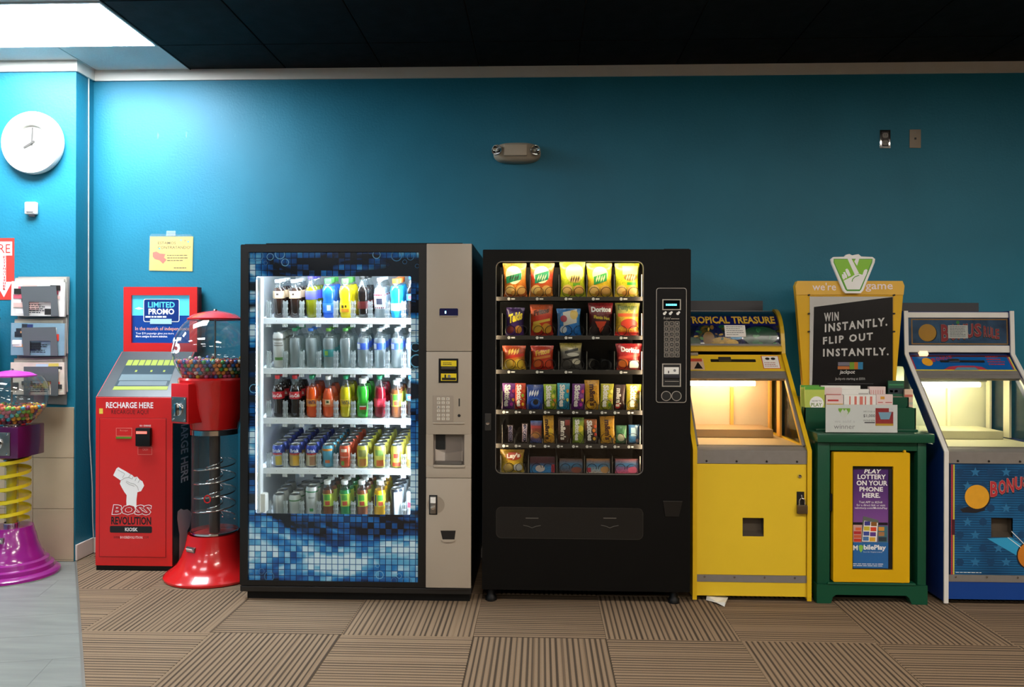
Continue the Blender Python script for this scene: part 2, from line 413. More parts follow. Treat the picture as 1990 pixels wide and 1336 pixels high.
# grey vinyl planks, cut along the same edge
def vinyl():
    m, nt, b = newmat('grey_vinyl_plank'); tc = N(nt, 'ShaderNodeTexCoord'); oi = N(nt, 'ShaderNodeObjectInfo')
    mp = N(nt, 'ShaderNodeMapping'); mp.inputs['Scale'].default_value = (1.3, 9, 1); nt.links.new(tc.outputs['Object'], mp.inputs[0])
    n = N(nt, 'ShaderNodeTexNoise', noise_dimensions='4D'); n.inputs['Scale'].default_value = 2.2; n.inputs['Detail'].default_value = 6; nt.links.new(mp.outputs[0], n.inputs[0])
    w = N(nt, 'ShaderNodeMath', operation='MULTIPLY'); w.inputs[1].default_value = 30; nt.links.new(oi.outputs['Random'], w.inputs[0]); nt.links.new(w.outputs[0], n.inputs['W'])
    r = ramp(nt, [(0.3, '#70736f'), (0.7, '#858882')]); nt.links.new(n.outputs['Fac'], r.inputs[0])
    nt.links.new(r.outputs[0], b.inputs['Base Color']); b.inputs['Roughness'].default_value = 0.38
    return m
VIN = vinyl()
ang = math.radians(13.0)               # planks lie slightly askew to the wall
ru = Vector((math.cos(ang), math.sin(ang), 0)); rv = Vector((-math.sin(ang), math.cos(ang), 0))
PW, PLN = 0.30, 1.2
rg = random.Random(3)
for j in range(-16, 4):
    offx = rg.uniform(0, PLN)
    for i in range(-5, 5):
        c0 = Vector((-2.9, -0.6, 0)) + rv*(PW*j) + ru*(PLN*i+offx)
        q = [c0, c0+ru*(PLN-0.0012), c0+ru*(PLN-0.0012)+rv*(PW-0.0014), c0+rv*(PW-0.0014)]
        if min((p-P0).dot(nn) for p in q) > 0 or max(p.x for p in q) < XL+0.1 or min(p.y for p in q) > -0.2 or max(p.y for p in q) < -5.5: continue
        if min(p.x for p in q) > 1.0: continue
        b2 = bmesh.new()
        A = [b2.verts.new(p-c0+Vector((0, 0, -0.007))) for p in q]; B = [b2.verts.new(p-c0) for p in q]
        b2.faces.new(A[::-1]); b2.faces.new(B)
        for k in range(4): b2.faces.new((A[k], A[(k+1) % 4], B[(k+1) % 4], B[k]))
        clip(b2, False, P0-c0-nn*0.006, nn)
        clip(b2, True, Vector((0, -0.2, 0))-c0, Vector((0, -1, 0)))
        clip(b2, True, Vector((XL, 0, 0))-c0, Vector((1, 0, 0)))
        if not b2.faces: b2.free(); continue
        me = bpy.data.meshes.new('plank'); b2.to_mesh(me); b2.free(); me.materials.append(VIN)
        o = bpy.data.objects.new('plank', me); COL.objects.link(o); o.parent = fl; o.location = c0; o.rotation_euler = (0, 0, 0)
e0 = P0+dd*(-0.06); e1 = P0+dd*6.5
fe = Frame(e0, nn, dd)
MB().fbox(fe, -0.006, 0.006, 0, 6.5, -0.007 if fe.n.z > 0 else 0.007, 0.001 if fe.n.z > 0 else -0.001).build('edge_strip', pm('edge_strip_metal', '#8a8880', 0.4, metal=0.6), fl)
# ---- ceiling: black tiles over the machines, pale tiles over the vinyl
XB = at(372, 135, 0).x
ce = st(MB().box(XL, XR, YB, 0.15, CEIL+0.012, CEIL+0.1).build('ceiling', pm('ceiling_slab', '#2a2a2a', 0.9)))
CBK = pm('black_ceiling_tile', '#040505', 0.8, bump=0.3, bscale=90, spec=0.2)
CPALE = pm('pale_ceiling_tile', '#d2d3cf', 0.85, var=0.1, scale=60, bump=0.35, bscale=130)
def ctile(mat, w=0.61, d=0.61):
    return MB().box(0.003, w-0.003, 0.003, d-0.003, 0, 0.012, 0.0025, 1).build('ceiling_tile', mat, ce)
tk = ctile(CBK); tp = ctile(CPALE)
uk = up_ = False
LX1 = XB-0.02; FYB = at(150, 91, 0).y
fz = floor_at(150, 90, CEIL).y; FY1 = fz; FY0 = fz-0.6        # light panel front/back edges in y
for i in range(0, 13):
    for j in range(0, 9):
        x0, y0 = XB+0.61*i, FY1+0.0-0.61*(j)
        if x0 > XR-0.3 or (i in (3, 4, 7, 8, 10, 11) and j == 6): continue
        o = tk if not uk else bpy.data.objects.new('ceiling_tile', tk.data)
        if uk: COL.objects.link(o); o.parent = ce
        uk = True; o.location = (x0, y0, CEIL)
    bw = -0.0006-(FY1+0.61)
    if x0 <= XR-0.3: MB().box(x0+0.003, x0+0.607, FY1+0.61+0.003, -0.001, CEIL, CEIL+0.012, 0.0025, 1).build('ceiling_tile', CBK, ce)
PANELS = []
for i in range(1, 11):
    for j in range(0, 20):
        x0, y0 = XB-0.61*i, FY1-0.61*j
        if x0 < XL: continue
        if j == 1 and i in (1, 2): continue
        if (i in (1, 2) or i in (5, 6)) and j % 4 == 1: continue
        o = tp if not up_ else bpy.data.objects.new('ceiling_tile', tp.data)
        if up_: COL.objects.link(o); o.parent = ce
        up_ = True; o.location = (x0, y0, CEIL)
for i in range(1, 7):
    x0 = XB-0.61*i
    MB().box(x0+0.003, x0+0.607, FY1+0.61+0.003, -0.001, CEIL, CEIL+0.012, 0.0025, 1).build('ceiling_tile', CPALE, ce)
st(MB().box(XB-0.0035, XB+0.0035, YB, -0.001, CEIL-0.004, CEIL+0.01).build('trim_4', pm('black_edge', '#050607', 0.7)))
def panel(x1, y1, mat, label, w=1.21):
    t = thing('ceiling_light', label, 'light', (x1-w/2, y1-0.3, CEIL))
    fr_ = MB(); q = Frame((0, 0, CEIL), (1, 0, 0), (0, -1, 0))
    fr_.ring(q, [(x1-w, -y1), (x1, -y1), (x1, -y1+0.605), (x1-w, -y1+0.605)], [(x1-w+0.012, -y1+0.012), (x1-0.012, -y1+0.012), (x1-0.012, -y1+0.593), (x1-w+0.012, -y1+0.593)], -0.01, 0.006)
    fr_.build('frame', pm('light_frame_white', '#d8dadb', 0.4), t)
    MB().box(x1-w+0.012, x1-0.012, y1-0.593, y1-0.012, CEIL+0.002, CEIL+0.008).build('diffuser', mat, t)
    return t
panel(LX1+0.012, FY1, glow('light_panel', '#eef7ff', L_PANEL), 'long bright white ceiling light panel at top left corner')
RM = glow('room_light_panel', '#fff4e6', L_ROOM)
AM = glow('aisle_light_panel', '#f4f6fa', L_AISLE)
for n_, (i_, j_) in enumerate([(0, 4), (0, 8), (0, 12), (4, 0), (4, 4), (4, 8)]):
    panel(XB-0.61*i_-0.01, FY1-0.61*j_, AM, 'ceiling light panel out of view, %s' % ['second along the vinyl aisle', 'third along the vinyl aisle', 'fourth along the vinyl aisle', 'nearest over the far left aisle', 'second over the far left aisle', 'third over the far left aisle'][n_])
for n_, (x, y) in enumerate([(XB+0.61*5, FY1-0.61*5), (XB+0.61*9, FY1-0.61*5), (XB+0.61*12, FY1-0.61*5), (0.3, -7.5), (2.6, -7.5), (4.9, -7.5)]):  # near row added overhead to brighten fronts and carpet; far row behind the viewer
    panel(x, y, RM, 'ceiling light panel behind the viewer, %s' % ['added overhead at near left', 'added overhead at near middle', 'added overhead at near right', 'far left behind the viewer', 'far middle behind the viewer', 'far right behind the viewer'][n_])
# ================================================================= things on the walls
FP = F(-0.19)                                   # pier face
FW = F(0.0)                                     # back wall face
def wall_clock():
    ca, cb = FP.px(69, 280); R_ = (FP.px(128, 280)[0]-FP.px(10, 280)[0])/2
    t = thing('wall_clock', 'round white wall clock reading eight on the blue pier', 'clock', FP.pt(ca, cb))
    CW = pm('clock_white', '#efeee6', 0.35); ax = (0, -1, 0); c = FP.pt(ca, cb, 0)
    MB().lathe([(0, 0.0005), (R_*0.96, 0.0005), (R_, 0.012), (R_, 0.035), (R_*0.97, 0.046), (R_*0.6, 0.05), (R_*0.56, 0.047), (R_*0.54, 0.03), (0, 0.03)], c, 48, ax).build('case', CW, t, smooth=40)
    HND = pm('clock_hand_grey', '#4b4844', 0.4)
    q = Frame(FP.pt(ca, cb, 0))
    for nm, an, ln, w in (('hour_hand', 240, 0.32, 0.0062), ('minute_hand', 2, 0.48, 0.005)):
        d = math.radians(an); v = (math.sin(d), 0, math.cos(d)); u = Vector(v).cross(Vector((0, -1, 0)))
        f2 = Frame(q.o, u, v); MB().fbox(f2, -w, w, -0.02, R_*ln, 0.034, 0.036).build(nm, HND, t)
    MB().lathe([(0, 0.034), (0.007, 0.034), (0.007, 0.04), (0, 0.04)], c, 12, ax).build('hub', HND, t)
    for k in range(4):
        a = PI/2*k; MB().lathe([(0, 0.0302), (0.003, 0.0302), (0.003, 0.031), (0, 0.031)], FP.pt(ca+R_*0.48*math.cos(a), cb+R_*0.48*math.sin(a)), 8, ax).build('hour_mark', HND, t)
wall_clock()
def sensor():
    r = FP.rp(53, 394, 75, 418)
    t = thing('wall_sensor', 'small white motion sensor below the round clock', 'sensor', FP.pt((r[0]+r[1])/2, r[2]))
    MB().fbox(FP, *r, 0.0005, 0.03, 0.008, 3).build('housing', WHITE, t, smooth=40)
    MB().fbox(FP, r[0]+0.012, r[1]-0.012, r[2]+0.015, r[3]-0.03, 0.03, 0.036, 0.003).build('lens', pm('sensor_lens', '#d5d8da', 0.25), t, smooth=40)
    MB().fbox(FP, r[0]+0.018, r[1]-0.018, r[2]-0.012, r[2]+0.002, 0.0005, 0.014, 0.002).build('bracket', INKG, t)
sensor()
def ext_sign():
    t = thing('safety_sign', 'red and white fire extinguisher sign with arrow on pier', 'sign', FP.pt(*FP.px(0, 580)))
    RED = pm('sign_red', '#d9382c', 0.5); r = FP.rp(-26, 463, 28, 583)
    rdecal(FP, r, RED, t, 'sheet', 0.0005, 0.0015)
    decal(FP, FP.pp([(-22, 478), (18, 478), (18, 496), (12, 496), (12, 548), (24, 548), (8, 578), (-9, 548), (-3, 548), (-3, 496), (-22, 496)]), INKW, t, 'arrow', 0.0021)
    rt = FP.rp(-20, 479, 22, 494); rdecal(FP, FP.rp(-24, 470, 24, 497), INKW, t, 'print', 0.0029)
    lettering(FP, 'FIRE', FP.rp(-18, 475, 21, 492), RED, t, h=0.0045, bold=0.0)
    for i, ch in enumerate('EXTINGUISHER'):
        lettering(FP, ch, FP.rp(7, 498+i*5.6, 12, 502.3+i*5.6) if ch != 'I' else FP.rp(8.5, 498+i*5.6, 10.5, 502.3+i*5.6), RED, t, h=0.0045, bold=0.03, res=1)
ext_sign()
def extinguisher():
    c = FP.pt(*FP.px(-14, 760)); c.y -= 0.085; zt = at(0, 622, c.y).z; zb = at(0, 760, c.y).z; R_ = 0.082
    t = thing('fire_extinguisher', 'red fire extinguisher hanging at the left picture edge', 'extinguisher', (c.x, c.y, zb))
    RED = pm('extinguisher_red', '#b01420', 0.3, coat=0.4); cc = (c.x, c.y, zb)
    h = zt-zb
    MB().lathe([(0, 0), (R_*0.9, 0), (R_, 0.015), (R_, h-0.06), (R_*0.8, h-0.02), (R_*0.35, h), (0, h)], cc, 32).build('cylinder', RED, t, smooth=50)
    MB().lathe([(R_+0.0005, h*0.3), (R_+0.0005, h*0.57)], cc, 20, a0=-PI/2-0.9, a1=-PI/2+0.9).build('print', PAPER, t, smooth=60)
    MB().lathe([(R_+0.0005, h*0.74), (R_+0.0005, h*0.92)], cc, 20, a0=-PI/2-0.7, a1=-PI/2+1.2).build('print', pm('pale_blue_label', '#b9d4e2', 0.5), t, smooth=60)
    MB().lathe([(R_+0.002, h*0.45), (R_+0.002, h*0.47)], cc, 32).build('strap', BLACK, t)
    MB().lathe([(0.02, h), (0.02, h+0.04), (0, h+0.04)], cc, 16).build('valve', BLACK, t)
    for dz, tl in ((0.028, 0.01), (0.055, 0.03)):
        MB().tube([(c.x-0.02, c.y, zb+h+dz), (c.x+0.05, c.y, zb+h+dz+tl*0.2), (c.x+0.1, c.y, zb+h+dz+(0.005 if dz > 0.04 else -0.022))], 0.008, 8).build('handle', BLACK, t)
    MB().box(c.x-0.03, c.x+0.03, c.y+0.03, -0.1905, zb+h*0.6, zb+h*0.75).build('bracket', STEEL, t)
extinguisher()
def rack():
    Yp = -0.2015
    q = F(Yp); t = thing('magazine_rack', 'grey metal magazine rack with three pockets on the pier', 'rack', at(85, 788, Yp))
    GM = pm('rack_grey', '#8d8f90', 0.4, metal=0.3, var=0.05); DG = pm('rack_dark_grey', '#5f6264', 0.45, metal=0.2, var=0.05)
    MB().prism(q, q.pp([(36, 538), (136, 538), (130, 787), (33, 783)]), 0.0005, 0.004).build('back_plate', GM, t)
    pk = [((40, 557), (109, 556), (114, 615), (46, 614), (56, 587, 99)), ((41, 637), (108, 636), (113, 692), (46, 691), (58, 663, 98)), ((46, 713), (113, 713), (113, 770), (46, 768), (59, 741, 99))]
    mg = [('#d8d2cc', '#c85a6a'), ('#7d9aa8', '#3a2c2a'), ('#d9c8b8', '#c8402e')]
    names = ['top', 'middle', 'bottom']
    for k, (a, b, c, d, cut) in enumerate(pk):
        h1 = 0.066
        g = F(Yp-h1); P = lambda p: g.px(*p)
        A, B, C, D = P(a), P(b), P(c), P(d)
        c0 = P((cut[0], cut[1])); c1 = P((cut[2], cut[1])); e0 = P((cut[0], d[1])); e1 = P((cut[2], c[1]))
        m = MB(); poly = [D, e0, c0, c1, e1, C, B, A]
        m.prism(g, poly, -0.002, 0); m.build('pocket_front', DG, t)
        m = MB(); m.fbox(q, D[0]+0.002, C[0]-0.002, D[1]-0.004, D[1]-0.001, 0.004, h1)
        m.build('pocket_floor', DG, t)
        # magazines standing in the pocket
        zb = D[1]; tops = [a[1]-9, a[1]-13, a[1]-16]
        for n in range(3):
            x0p, x1p = [(33, 136), (37, 131), (35, 134)][n]
            x0, x1 = q.px(x0p, 600)[0], q.px(x1p, 600)[0]; zt = q.px(0, tops[n])[1]
            hh0 = 0.006+0.018*(2-n); th = 0.013
            mt = thing('magazine', '%s magazine in the %s pocket of the grey rack' % (['front', 'middle', 'rear'][n], names[k]), 'magazine', q.pt((x0+x1)/2, zb, hh0), 'magazines in the grey wall rack')
            tilt = 0.02*(n-1)+0.012*k
            f2 = Frame(q.pt(x0, zb, hh0), (math.cos(tilt), 0, math.sin(tilt)), (-math.sin(tilt), 0, math.cos(tilt)))
            W_, H_ = x1-x0, zt-zb
            MB().fbox(f2, 0, W_, 0.001, H_, 0, th, 0.001).build('pages', pm('magazine_pages', '#cfcabf', 0.8, var=0.15, scale=80), mt)
            cv = pm('cover_%d_%d' % (k, n), [mg[k][0], '#b9b4a6', '#a9a398'][n], 0.35, var=0.25, scale=14)
            cvo = MB().fbox(f2, 0, W_, 0.001, H_, th, th+0.0012).build('cover', cv, mt)
            if n == 0:
                rg = random.Random(k*7+1)
                cols = [['#c85a6a', '#8a3a48', '#e8e4e0', '#26221f', '#d9b2a8'], ['#262a30', '#c98f5a', '#6f8ea0', '#d04030', '#e9e6e0', '#2a3566'], ['#d0432e', '#e3dccb', '#b8cbd8', '#d8c25a', '#3a3a3a']][k]
                for w in range(20):
                    u0, v0 = rg.uniform(0.02, 0.82), rg.uniform(0.05, 0.88); u1, v1 = min(0.98, u0+rg.uniform(0.08, 0.3)), min(0.97, v0+rg.uniform(0.06, 0.22))
                    rdecal(f2, (W_*u0, W_*u1, H_*v0, H_*v1), pm('cover_ink_%s' % cols[w % len(cols)][1:], cols[w % len(cols)], 0.4), cvo, 'print', th+0.0013+0.0002*w, 0.0002)
                tlines(MB(), f2, (W_*0.25, W_*0.7, H_*0.08, H_*0.36), 5, th+0.0056, k).build('print', INKK, cvo)
                if k == 1: rdecal(f2, (W_*0.72, W_*0.86, H_*0.5, H_*0.86), PAPER, cvo, 'print', th+0.0058)
rack()
# cable running down the side of the pier
pts = [(PXR+0.004, -0.062, tz0), (PXR+0.004, -0.06, 2.0), (PXR+0.005, -0.058, 1.2), (PXR+0.008, -0.05, 0.75), (PXR+0.02, -0.04, 0.45), (PXR+0.022, -0.035, 0.2), (PXR+0.024, -0.03, 0.11)]
tag(MB().tube(pts, 0.004, 8).build('cable', pm('cable_grey', '#b9bdb8', 0.5), None, smooth=60), 'thin pale cable running down the side of the pier', 'cable')
def notice():
    q = F(-0.002); t = thing('paper_notice', 'yellow hiring notice in a clear sleeve taped to the wall', 'notice', at(332, 527, 0))
    YEL = pm('notice_yellow', '#f0cf6a', 0.6)
    decal(q, q.pp([(292, 460), (375.5, 460), (374, 527.5), (290, 526)]), YEL, t, 'sheet', 0, 0.001)
    decal(q, q.pp([(295, 455), (372, 456), (376, 461), (375, 528), (290, 527), (291, 459)]), clear('plastic_sleeve', '#ffffff', 1.0, 0.15, 0.06), t, 'sleeve', 0.004, 0.0004)
    rdecal(q, q.rp(324, 449, 342, 459), clear('clear_tape', '#ffffff', 1.0, 0.2, 0.25), t, 'tape', 0.005, 0.0004)
    GR = pm('notice_text', '#4f4220', 0.6)
    lettering(q, 'ESTAMOS', q.rp(307, 470, 342, 475), GR, t, bold=0.012); lettering(q, 'CONTRATANDO!', q.rp(307, 478.5, 371, 484), GR, t, bold=0.012)
    decal(q, q.pp([(297, 491), (304, 489), (311, 493), (322, 494), (319, 501), (324, 505), (317, 513), (310, 506), (301, 504), (297, 499)]), pm('notice_coral', '#e0705a', 0.6), t, 'print', 0.0014)
    for x, y, c in ((352, 467, '#7ab8b0'), (366, 470, '#6ab0b8'), (310, 483.5, '#62b0b5'), (360, 468, '#e8955a')): decal(q, circ(*q.px(x, y), 0.006, 10), pm('notice_dot'+c[1:], c, 0.6), t, 'print', 0.0014)
    tlines(MB(), q, q.rp(325, 494, 369, 509), 3, 0.0015, 4, 0.3).build('print', GR, t)
    tlines(MB(), q, q.rp(338, 519, 369, 523), 1, 0.0015, 5, 0.4).build('print', GR, t)
notice()
def emergency_light():
    a0, a1, b0, b1 = FW.rp(959, 280, 1051, 319)
    t = thing('emergency_light', 'beige twin-head emergency light high on the blue wall', 'light', FW.pt((a0+a1)/2, b0))
    BG = pm('emergency_beige', '#b7a892', 0.45)
    w, hh = a1-a0, b1-b0
    def shell(fa, fb, d, m):
        # super-ellipse shell bulging from the wall
        def fn(u, v):
            th = 2*PI*u; r = v
            c_, s_ = math.cos(th), math.sin(th)
            ex = 0.62
            x = math.copysign(abs(c_)**ex, c_)*w/2*fa; z = math.copysign(abs(s_)**0.8, s_)*hh/2*fb
            return FW.pt((a0+a1)/2+x*math.sin(r*PI/2), (b0+b1)/2+z*math.sin(r*PI/2), 0.0005+d*math.cos(r*PI/2)**0.55)
        m.surf(fn, 48, 10); return m
    shell(1, 1, 0.085, MB()).build('housing', BG, t, smooth=50)
    for s, xc in ((-1, 970), (1, 1037)):
        c = FW.pt(*FW.px(xc-s*0, 298), 0.055)
        MB().lathe([(0.002, 0.012), (0.018, 0.016), (0.031, 0.03), (0.033, 0.034)], c, 24, (s*0.35, -1, 0)).build('reflector', CHROME, t, smooth=50)
        MB().lathe([(0, 0.037), (0.03, 0.035), (0.035, 0.028)], c, 24, (s*0.35, -1, 0)).build('lens', GLASS, t, smooth=50)
        MB().ball(c+Vector((s*0.008, -0.022, 0)), 0.009, 10, 8).build('bulb', pm('bulb_white', '#e9e6df', 0.2), t, smooth=60)
    MB().fbox(FW, *FW.rp(980, 287, 1025, 309), 0.078, 0.092, 0.006, 3).build('cover', BG, t, smooth=40)
    MB().lathe([(0, 0.006), (0.004, 0.005), (0.004, 0)], FW.pt(*FW.px(1003, 313), 0.05), 10, (0, -1, -0.3)).build('indicator', pm('indicator_red', '#c43a30', 0.3), t)
emergency_light()
def outlet(rect, kind):
    r = FW.rp(*rect)
    if kind == 'outlet':
        t = thing('wall_outlet', 'steel-framed power outlet high on the wall at right', 'outlet', FW.pt((r[0]+r[1])/2, r[2]))
        pl = MB().fbox(FW, *r, 0.0005, 0.006, 0.003).build('face_plate', CHROME, t, smooth=40)
        MB().fbox(FW, r[0]+0.012, r[1]-0.012, r[2]+0.012, r[3]-0.012, 0.006, 0.0068).build('face', pm('outlet_brown', '#2a1d18', 0.4), t)
        for z in (0.3, 0.7):
            cb = r[2]+(r[3]-r[2])*z; ca = (r[0]+r[1])/2
            so = MB().prism(FW, rrect(ca-0.017, ca+0.017, cb-0.0145, cb+0.0145, 0.01), 0.0068, 0.009).build('socket', pm('outlet_grey', '#8d8880', 0.5), t)
            for dx in (-0.006, 0.006): MB().fbox(FW, ca+dx-0.001, ca+dx+0.001, cb-0.003, cb+0.007, 0.009, 0.0094).build('slot', INKK, so)
    else:
        t = thing('wall_plate', 'blank beige wall plate with small jack beside outlet', 'wall plate', FW.pt((r[0]+r[1])/2, r[2]))
        MB().fbox(FW, *r, 0.0005, 0.006, 0.003).build('face_plate', pm('plate_beige', '#9d8f7c', 0.5), t, smooth=40)
        ca, cb = (r[0]+r[1])/2, (r[2]+r[3])/2
        MB().fbox(FW, ca-0.006, ca+0.006, cb-0.006, cb+0.006, 0.006, 0.0075).build('jack', INKK, t)
        for dz in (-0.04, 0.04): MB().lathe([(0, 0.0065), (0.003, 0.0062), (0.003, 0.006)], FW.pt(ca, cb+dz), 8, (0, -1, 0)).build('screw', STEEL, t)
outlet((1709, 253, 1730, 289), 'outlet'); outlet((1767, 252, 1789, 288), 'plate')
# ================================================================= red recharge kiosk
def kiosk():
    YF, YH = -0.37, -0.078
    RED = pm('kiosk_red', '#cc1f1d', 0.38, var=0.04, coat=0.15)
    DKR = pm('kiosk_side_black', '#140c0f', 0.35, var=0.05)
    q = F(YF); g = F(YH)
    x0, x1 = at(186, 900, YF).x, at(335, 900, YF).x
    z1 = at(260, 773, YF).z; z2 = at(300, 684, YH).z; z3 = at(300, 558, YH).z
    t = thing('payment_kiosk', 'tall red phone recharge kiosk with sloped touch screen', 'kiosk', ((x0+x1)/2, -0.2, 0))
    SF = Frame((0, 0, 0), (0, 1, 0), (0, 0, 1))
    prof = [(YF, 0.03), (YF, z1), (YH, z2), (-0.012, z2), (-0.012, 0.03)]
    MB().prism(SF, prof, x0, x1).build('body', RED, t)
    MB().prism(SF, [(YF+0.004, 0.035), (YF+0.004, z1-0.004), (YH, z2-0.004), (-0.014, z2-0.004), (-0.014, 0.035)], x1, x1+0.004).build('side_panel', DKR, t)
    MB().box(x0+0.003, x1-0.003, YF+0.004, -0.015, 0.0, 0.03).build('plinth', BLACK, t)
    # console
    vv = Vector((0, YH-YF, z2-z1)); s = Frame((0, YF, z1), (1, 0, 0), vv); L = vv.length
    SL = pm('console_slate', '#2b3135', 0.3, var=0.12, scale=20)
    MB().fbox(s, x0+0.005, x1-0.005, 0.004, L-0.002, 0, 0.003).build('console_panel', SL, t)
    cor = s.pp([(219, 759), (325, 759), (345, 700), (250, 700)])
    scr = decal(s, cor, pm('touch_screen', '#3a454b', 0.08, emit='#3a474e', es=0.25), t, 'touch_screen', 0.003, 0.001)
    def qd(u0, v0, u1, v1, mat, h=0.0042, nm='print'):
        def P(u, v):
            a = [cor[0][i]+(cor[1][i]-cor[0][i])*u for i in (0, 1)]; b = [cor[3][i]+(cor[2][i]-cor[3][i])*u for i in (0, 1)]
            return (a[0]+(b[0]-a[0])*v, a[1]+(b[1]-a[1])*v)
        decal(s, [P(u0, v0), P(u1, v0), P(u1, v1), P(u0, v1)], mat, scr, nm, h, 0.0002)
    LIME = pm('screen_lime', '#8f9a4a', 0.1, emit='#a9b855', es=0.15); PALE = pm('screen_pale', '#66757a', 0.1, emit='#66757a', es=0.15)
    qd(0, 0, 1, 0.11, LIME)
    for i in range(8): qd(i/8+0.004, 0.8, (i+1)/8-0.012, 0.985, LIME)
    qd(0.02, 0.3, 1, 0.5, PALE); qd(0.05, 0.14, 0.95, 0.28, pm('screen_grey', '#5f6c72', 0.1, emit='#5f6c72', es=0.3))
    for u in (0.25, 0.55, 0.8): qd(u, 0.58, u+0.04, 0.64, LIME)
    # header with screen
    hx0, hx1 = at(240, 620, YH).x, at(383, 620, YH).x
    o_ = [(hx0, z2), (hx1, z2), (hx1, z3), (hx0, z3)]; r = g.rp(255, 574, 368, 667)
    i_ = [(r[0], r[2]), (r[1], r[2]), (r[1], r[3]), (r[0], r[3])]
    MB().ring(g, o_, i_, -0.02, 0).build('header_frame', RED, t)
    MB().fbox(g, hx0, hx1, z2, z3, -0.064, -0.02).build('header_back', pm('header_side_red', '#7c1016', 0.4), t)
    sc = rdecal(g, r, pm('screen_navy', '#1d3f86', 0.12, emit='#1d4a9a', es=0.25), t, 'screen', -0.02, 0.006)
    hh = -0.0135
    CY = pm('screen_cyan', '#58c4e6', 0.12, emit='#58c4e6', es=0.35); NV = pm('screen_deep_navy', '#1c3270', 0.12, emit='#1c3a7c', es=0.2)
    rdecal(g, (r[0], r[1], g.px(0, 613)[1], r[3]), CY, sc, 'print', hh)
    rr = g.rp(277, 581, 347, 626)
    MB().prism(g, rrect(*rr, 0.012), hh+0.001, hh+0.0015).build('print', pm('screen_white', '#e8eef4', 0.15, emit='#e8eef4', es=0.4), sc)
    rr2 = (rr[0]+0.004, rr[1]-0.004, rr[2]+0.004, rr[3]-0.004)
    MB().prism(g, rrect(*rr2, 0.01), hh+0.0016, hh+0.002).build('print', NV, sc)
    SW = MATS['screen_white']
    lettering(g, 'LIMITED', g.rp(286, 587, 338, 598), CY, sc, h=hh+0.0025, bold=0.02); lettering(g, 'PROMO', g.rp(287, 600, 337, 611.5), SW, sc, h=hh+0.0025, bold=0.03)
    tlines(MB(), g, g.rp(281, 613, 342, 619), 1, hh+0.0025, 2, 0.5).build('print', SW, sc)
    rdecal(g, g.rp(290, 620, 332, 630), pm('screen_lightblue', '#9cc3e8', 0.2, emit='#9cc3e8', es=0.3), sc, 'print', hh+0.0026)
    decal(g, g.pp([(260, 600), (268, 597), (277, 600), (268, 602)]), SW, sc, 'print', hh+0.001)
    lettering(g, 'In the month of independence', g.rp(261, 635.5, 366, 644.5), pm('screen_orange', '#e7a888', 0.2, emit='#e7a888', es=0.35), sc, h=hh+0.001, bold=0.0)
    lettering(g, 'Your $10 paquetigo gives you more', g.rp(262, 646, 336, 651.5), SW, sc, h=hh+0.001, bold=0.0, res=1)
    lettering(g, 'More amigos & more minutes.', g.rp(262, 652, 324, 657.5), SW, sc, h=hh+0.001, bold=0.015, res=1)
    # front print (picture points measured on the front)
    C = lambda x, y: (170+x/3.258, 760+y/3.258)
    def R2(x0_, y0_, x1_, y1_): p, p2 = C(x0_, y0_), C(x1_, y1_); return q.rp(p[0], p[1], p2[0], p2[1])
    d = R2(75, 172, 500, 1055)
    MB().ring(q, [(d[0], d[2]), (d[1], d[2]), (d[1], d[3]), (d[0], d[3])], [(d[0]+0.003, d[2]+0.003), (d[1]-0.003, d[2]+0.003), (d[1]-0.003, d[3]-0.003), (d[0]+0.003, d[3]-0.003)], 0, 0.0004).build('door_seam', pm('kiosk_seam', '#7d0f10', 0.6), t)
    MB().fbox(q, d[0]+0.004, d[1]-0.004, d[2]+0.004, d[3]-0.004, 0, 0.0025, 0.001).build('door', RED, t)
    H2 = 0.0032
    lettering(q, 'RECHARGE HERE', R2(118, 72, 417, 110), INKW, t, h=0.001, bold=0.02)
    lettering(q, 'RECARGUE AQUÍ', R2(152, 114, 388, 152), pm('kiosk_dark_print', '#3a0d0c', 0.5), t, h=0.001, bold=0.0)
    rdecal(q, R2(75, 112, 98, 145), pm('sticker_yellow', '#e6c64a', 0.5), t, 'sticker', 0.0003)
    rl = R2(183, 235, 283, 287); MB().ring(q, [(rl[0], rl[2]), (rl[1], rl[2]), (rl[1], rl[3]), (rl[0], rl[3])], [(rl[0]+0.002, rl[2]+0.002), (rl[1]-0.002, rl[2]+0.002), (rl[1]-0.002, rl[3]-0.002), (rl[0]+0.002, rl[3]-0.002)], H2, H2+0.0003).build('print', pm('kiosk_pink_print', '#e08a80', 0.5), t)
    lettering(q, 'Receipt', R2(208, 245, 258, 259), MATS['kiosk_pink_print'], t, h=H2, bold=0, res=1)
    MB().fbox(q, *R2(183, 291, 281, 303), 0.0025, 0.006, 0.001).build('receipt_slot', pm('receipt_green', '#4f7a22', 0.4, emit='#4f8a12', es=0.1), t)
    lettering(q, 'NO CHANGE', R2(333, 215, 403, 227), INKW, t, h=H2, bold=0.01, res=1)
    ba = MB().fbox(q, *R2(318, 232, 411, 348), 0.0025, 0.03, 0.006).build('bill_acceptor', BLACK, t, smooth=40)
    MB().fbox(q, *R2(325, 253, 392, 269), 0.0301, 0.0315).build('bill_slot', pm('slot_glow', '#f0a090', 0.3, emit='#ff4030', es=1.0), ba)
    rl = R2(320, 355, 410, 404); MB().ring(q, [(rl[0], rl[2]), (rl[1], rl[2]), (rl[1], rl[3]), (rl[0], rl[3])], [(rl[0]+0.002, rl[2]+0.002), (rl[1]-0.002, rl[2]+0.002), (rl[1]-0.002, rl[3]-0.002), (rl[0]+0.002, rl[3]-0.002)], H2, H2+0.0003).build('print', MATS['kiosk_pink_print'], t)
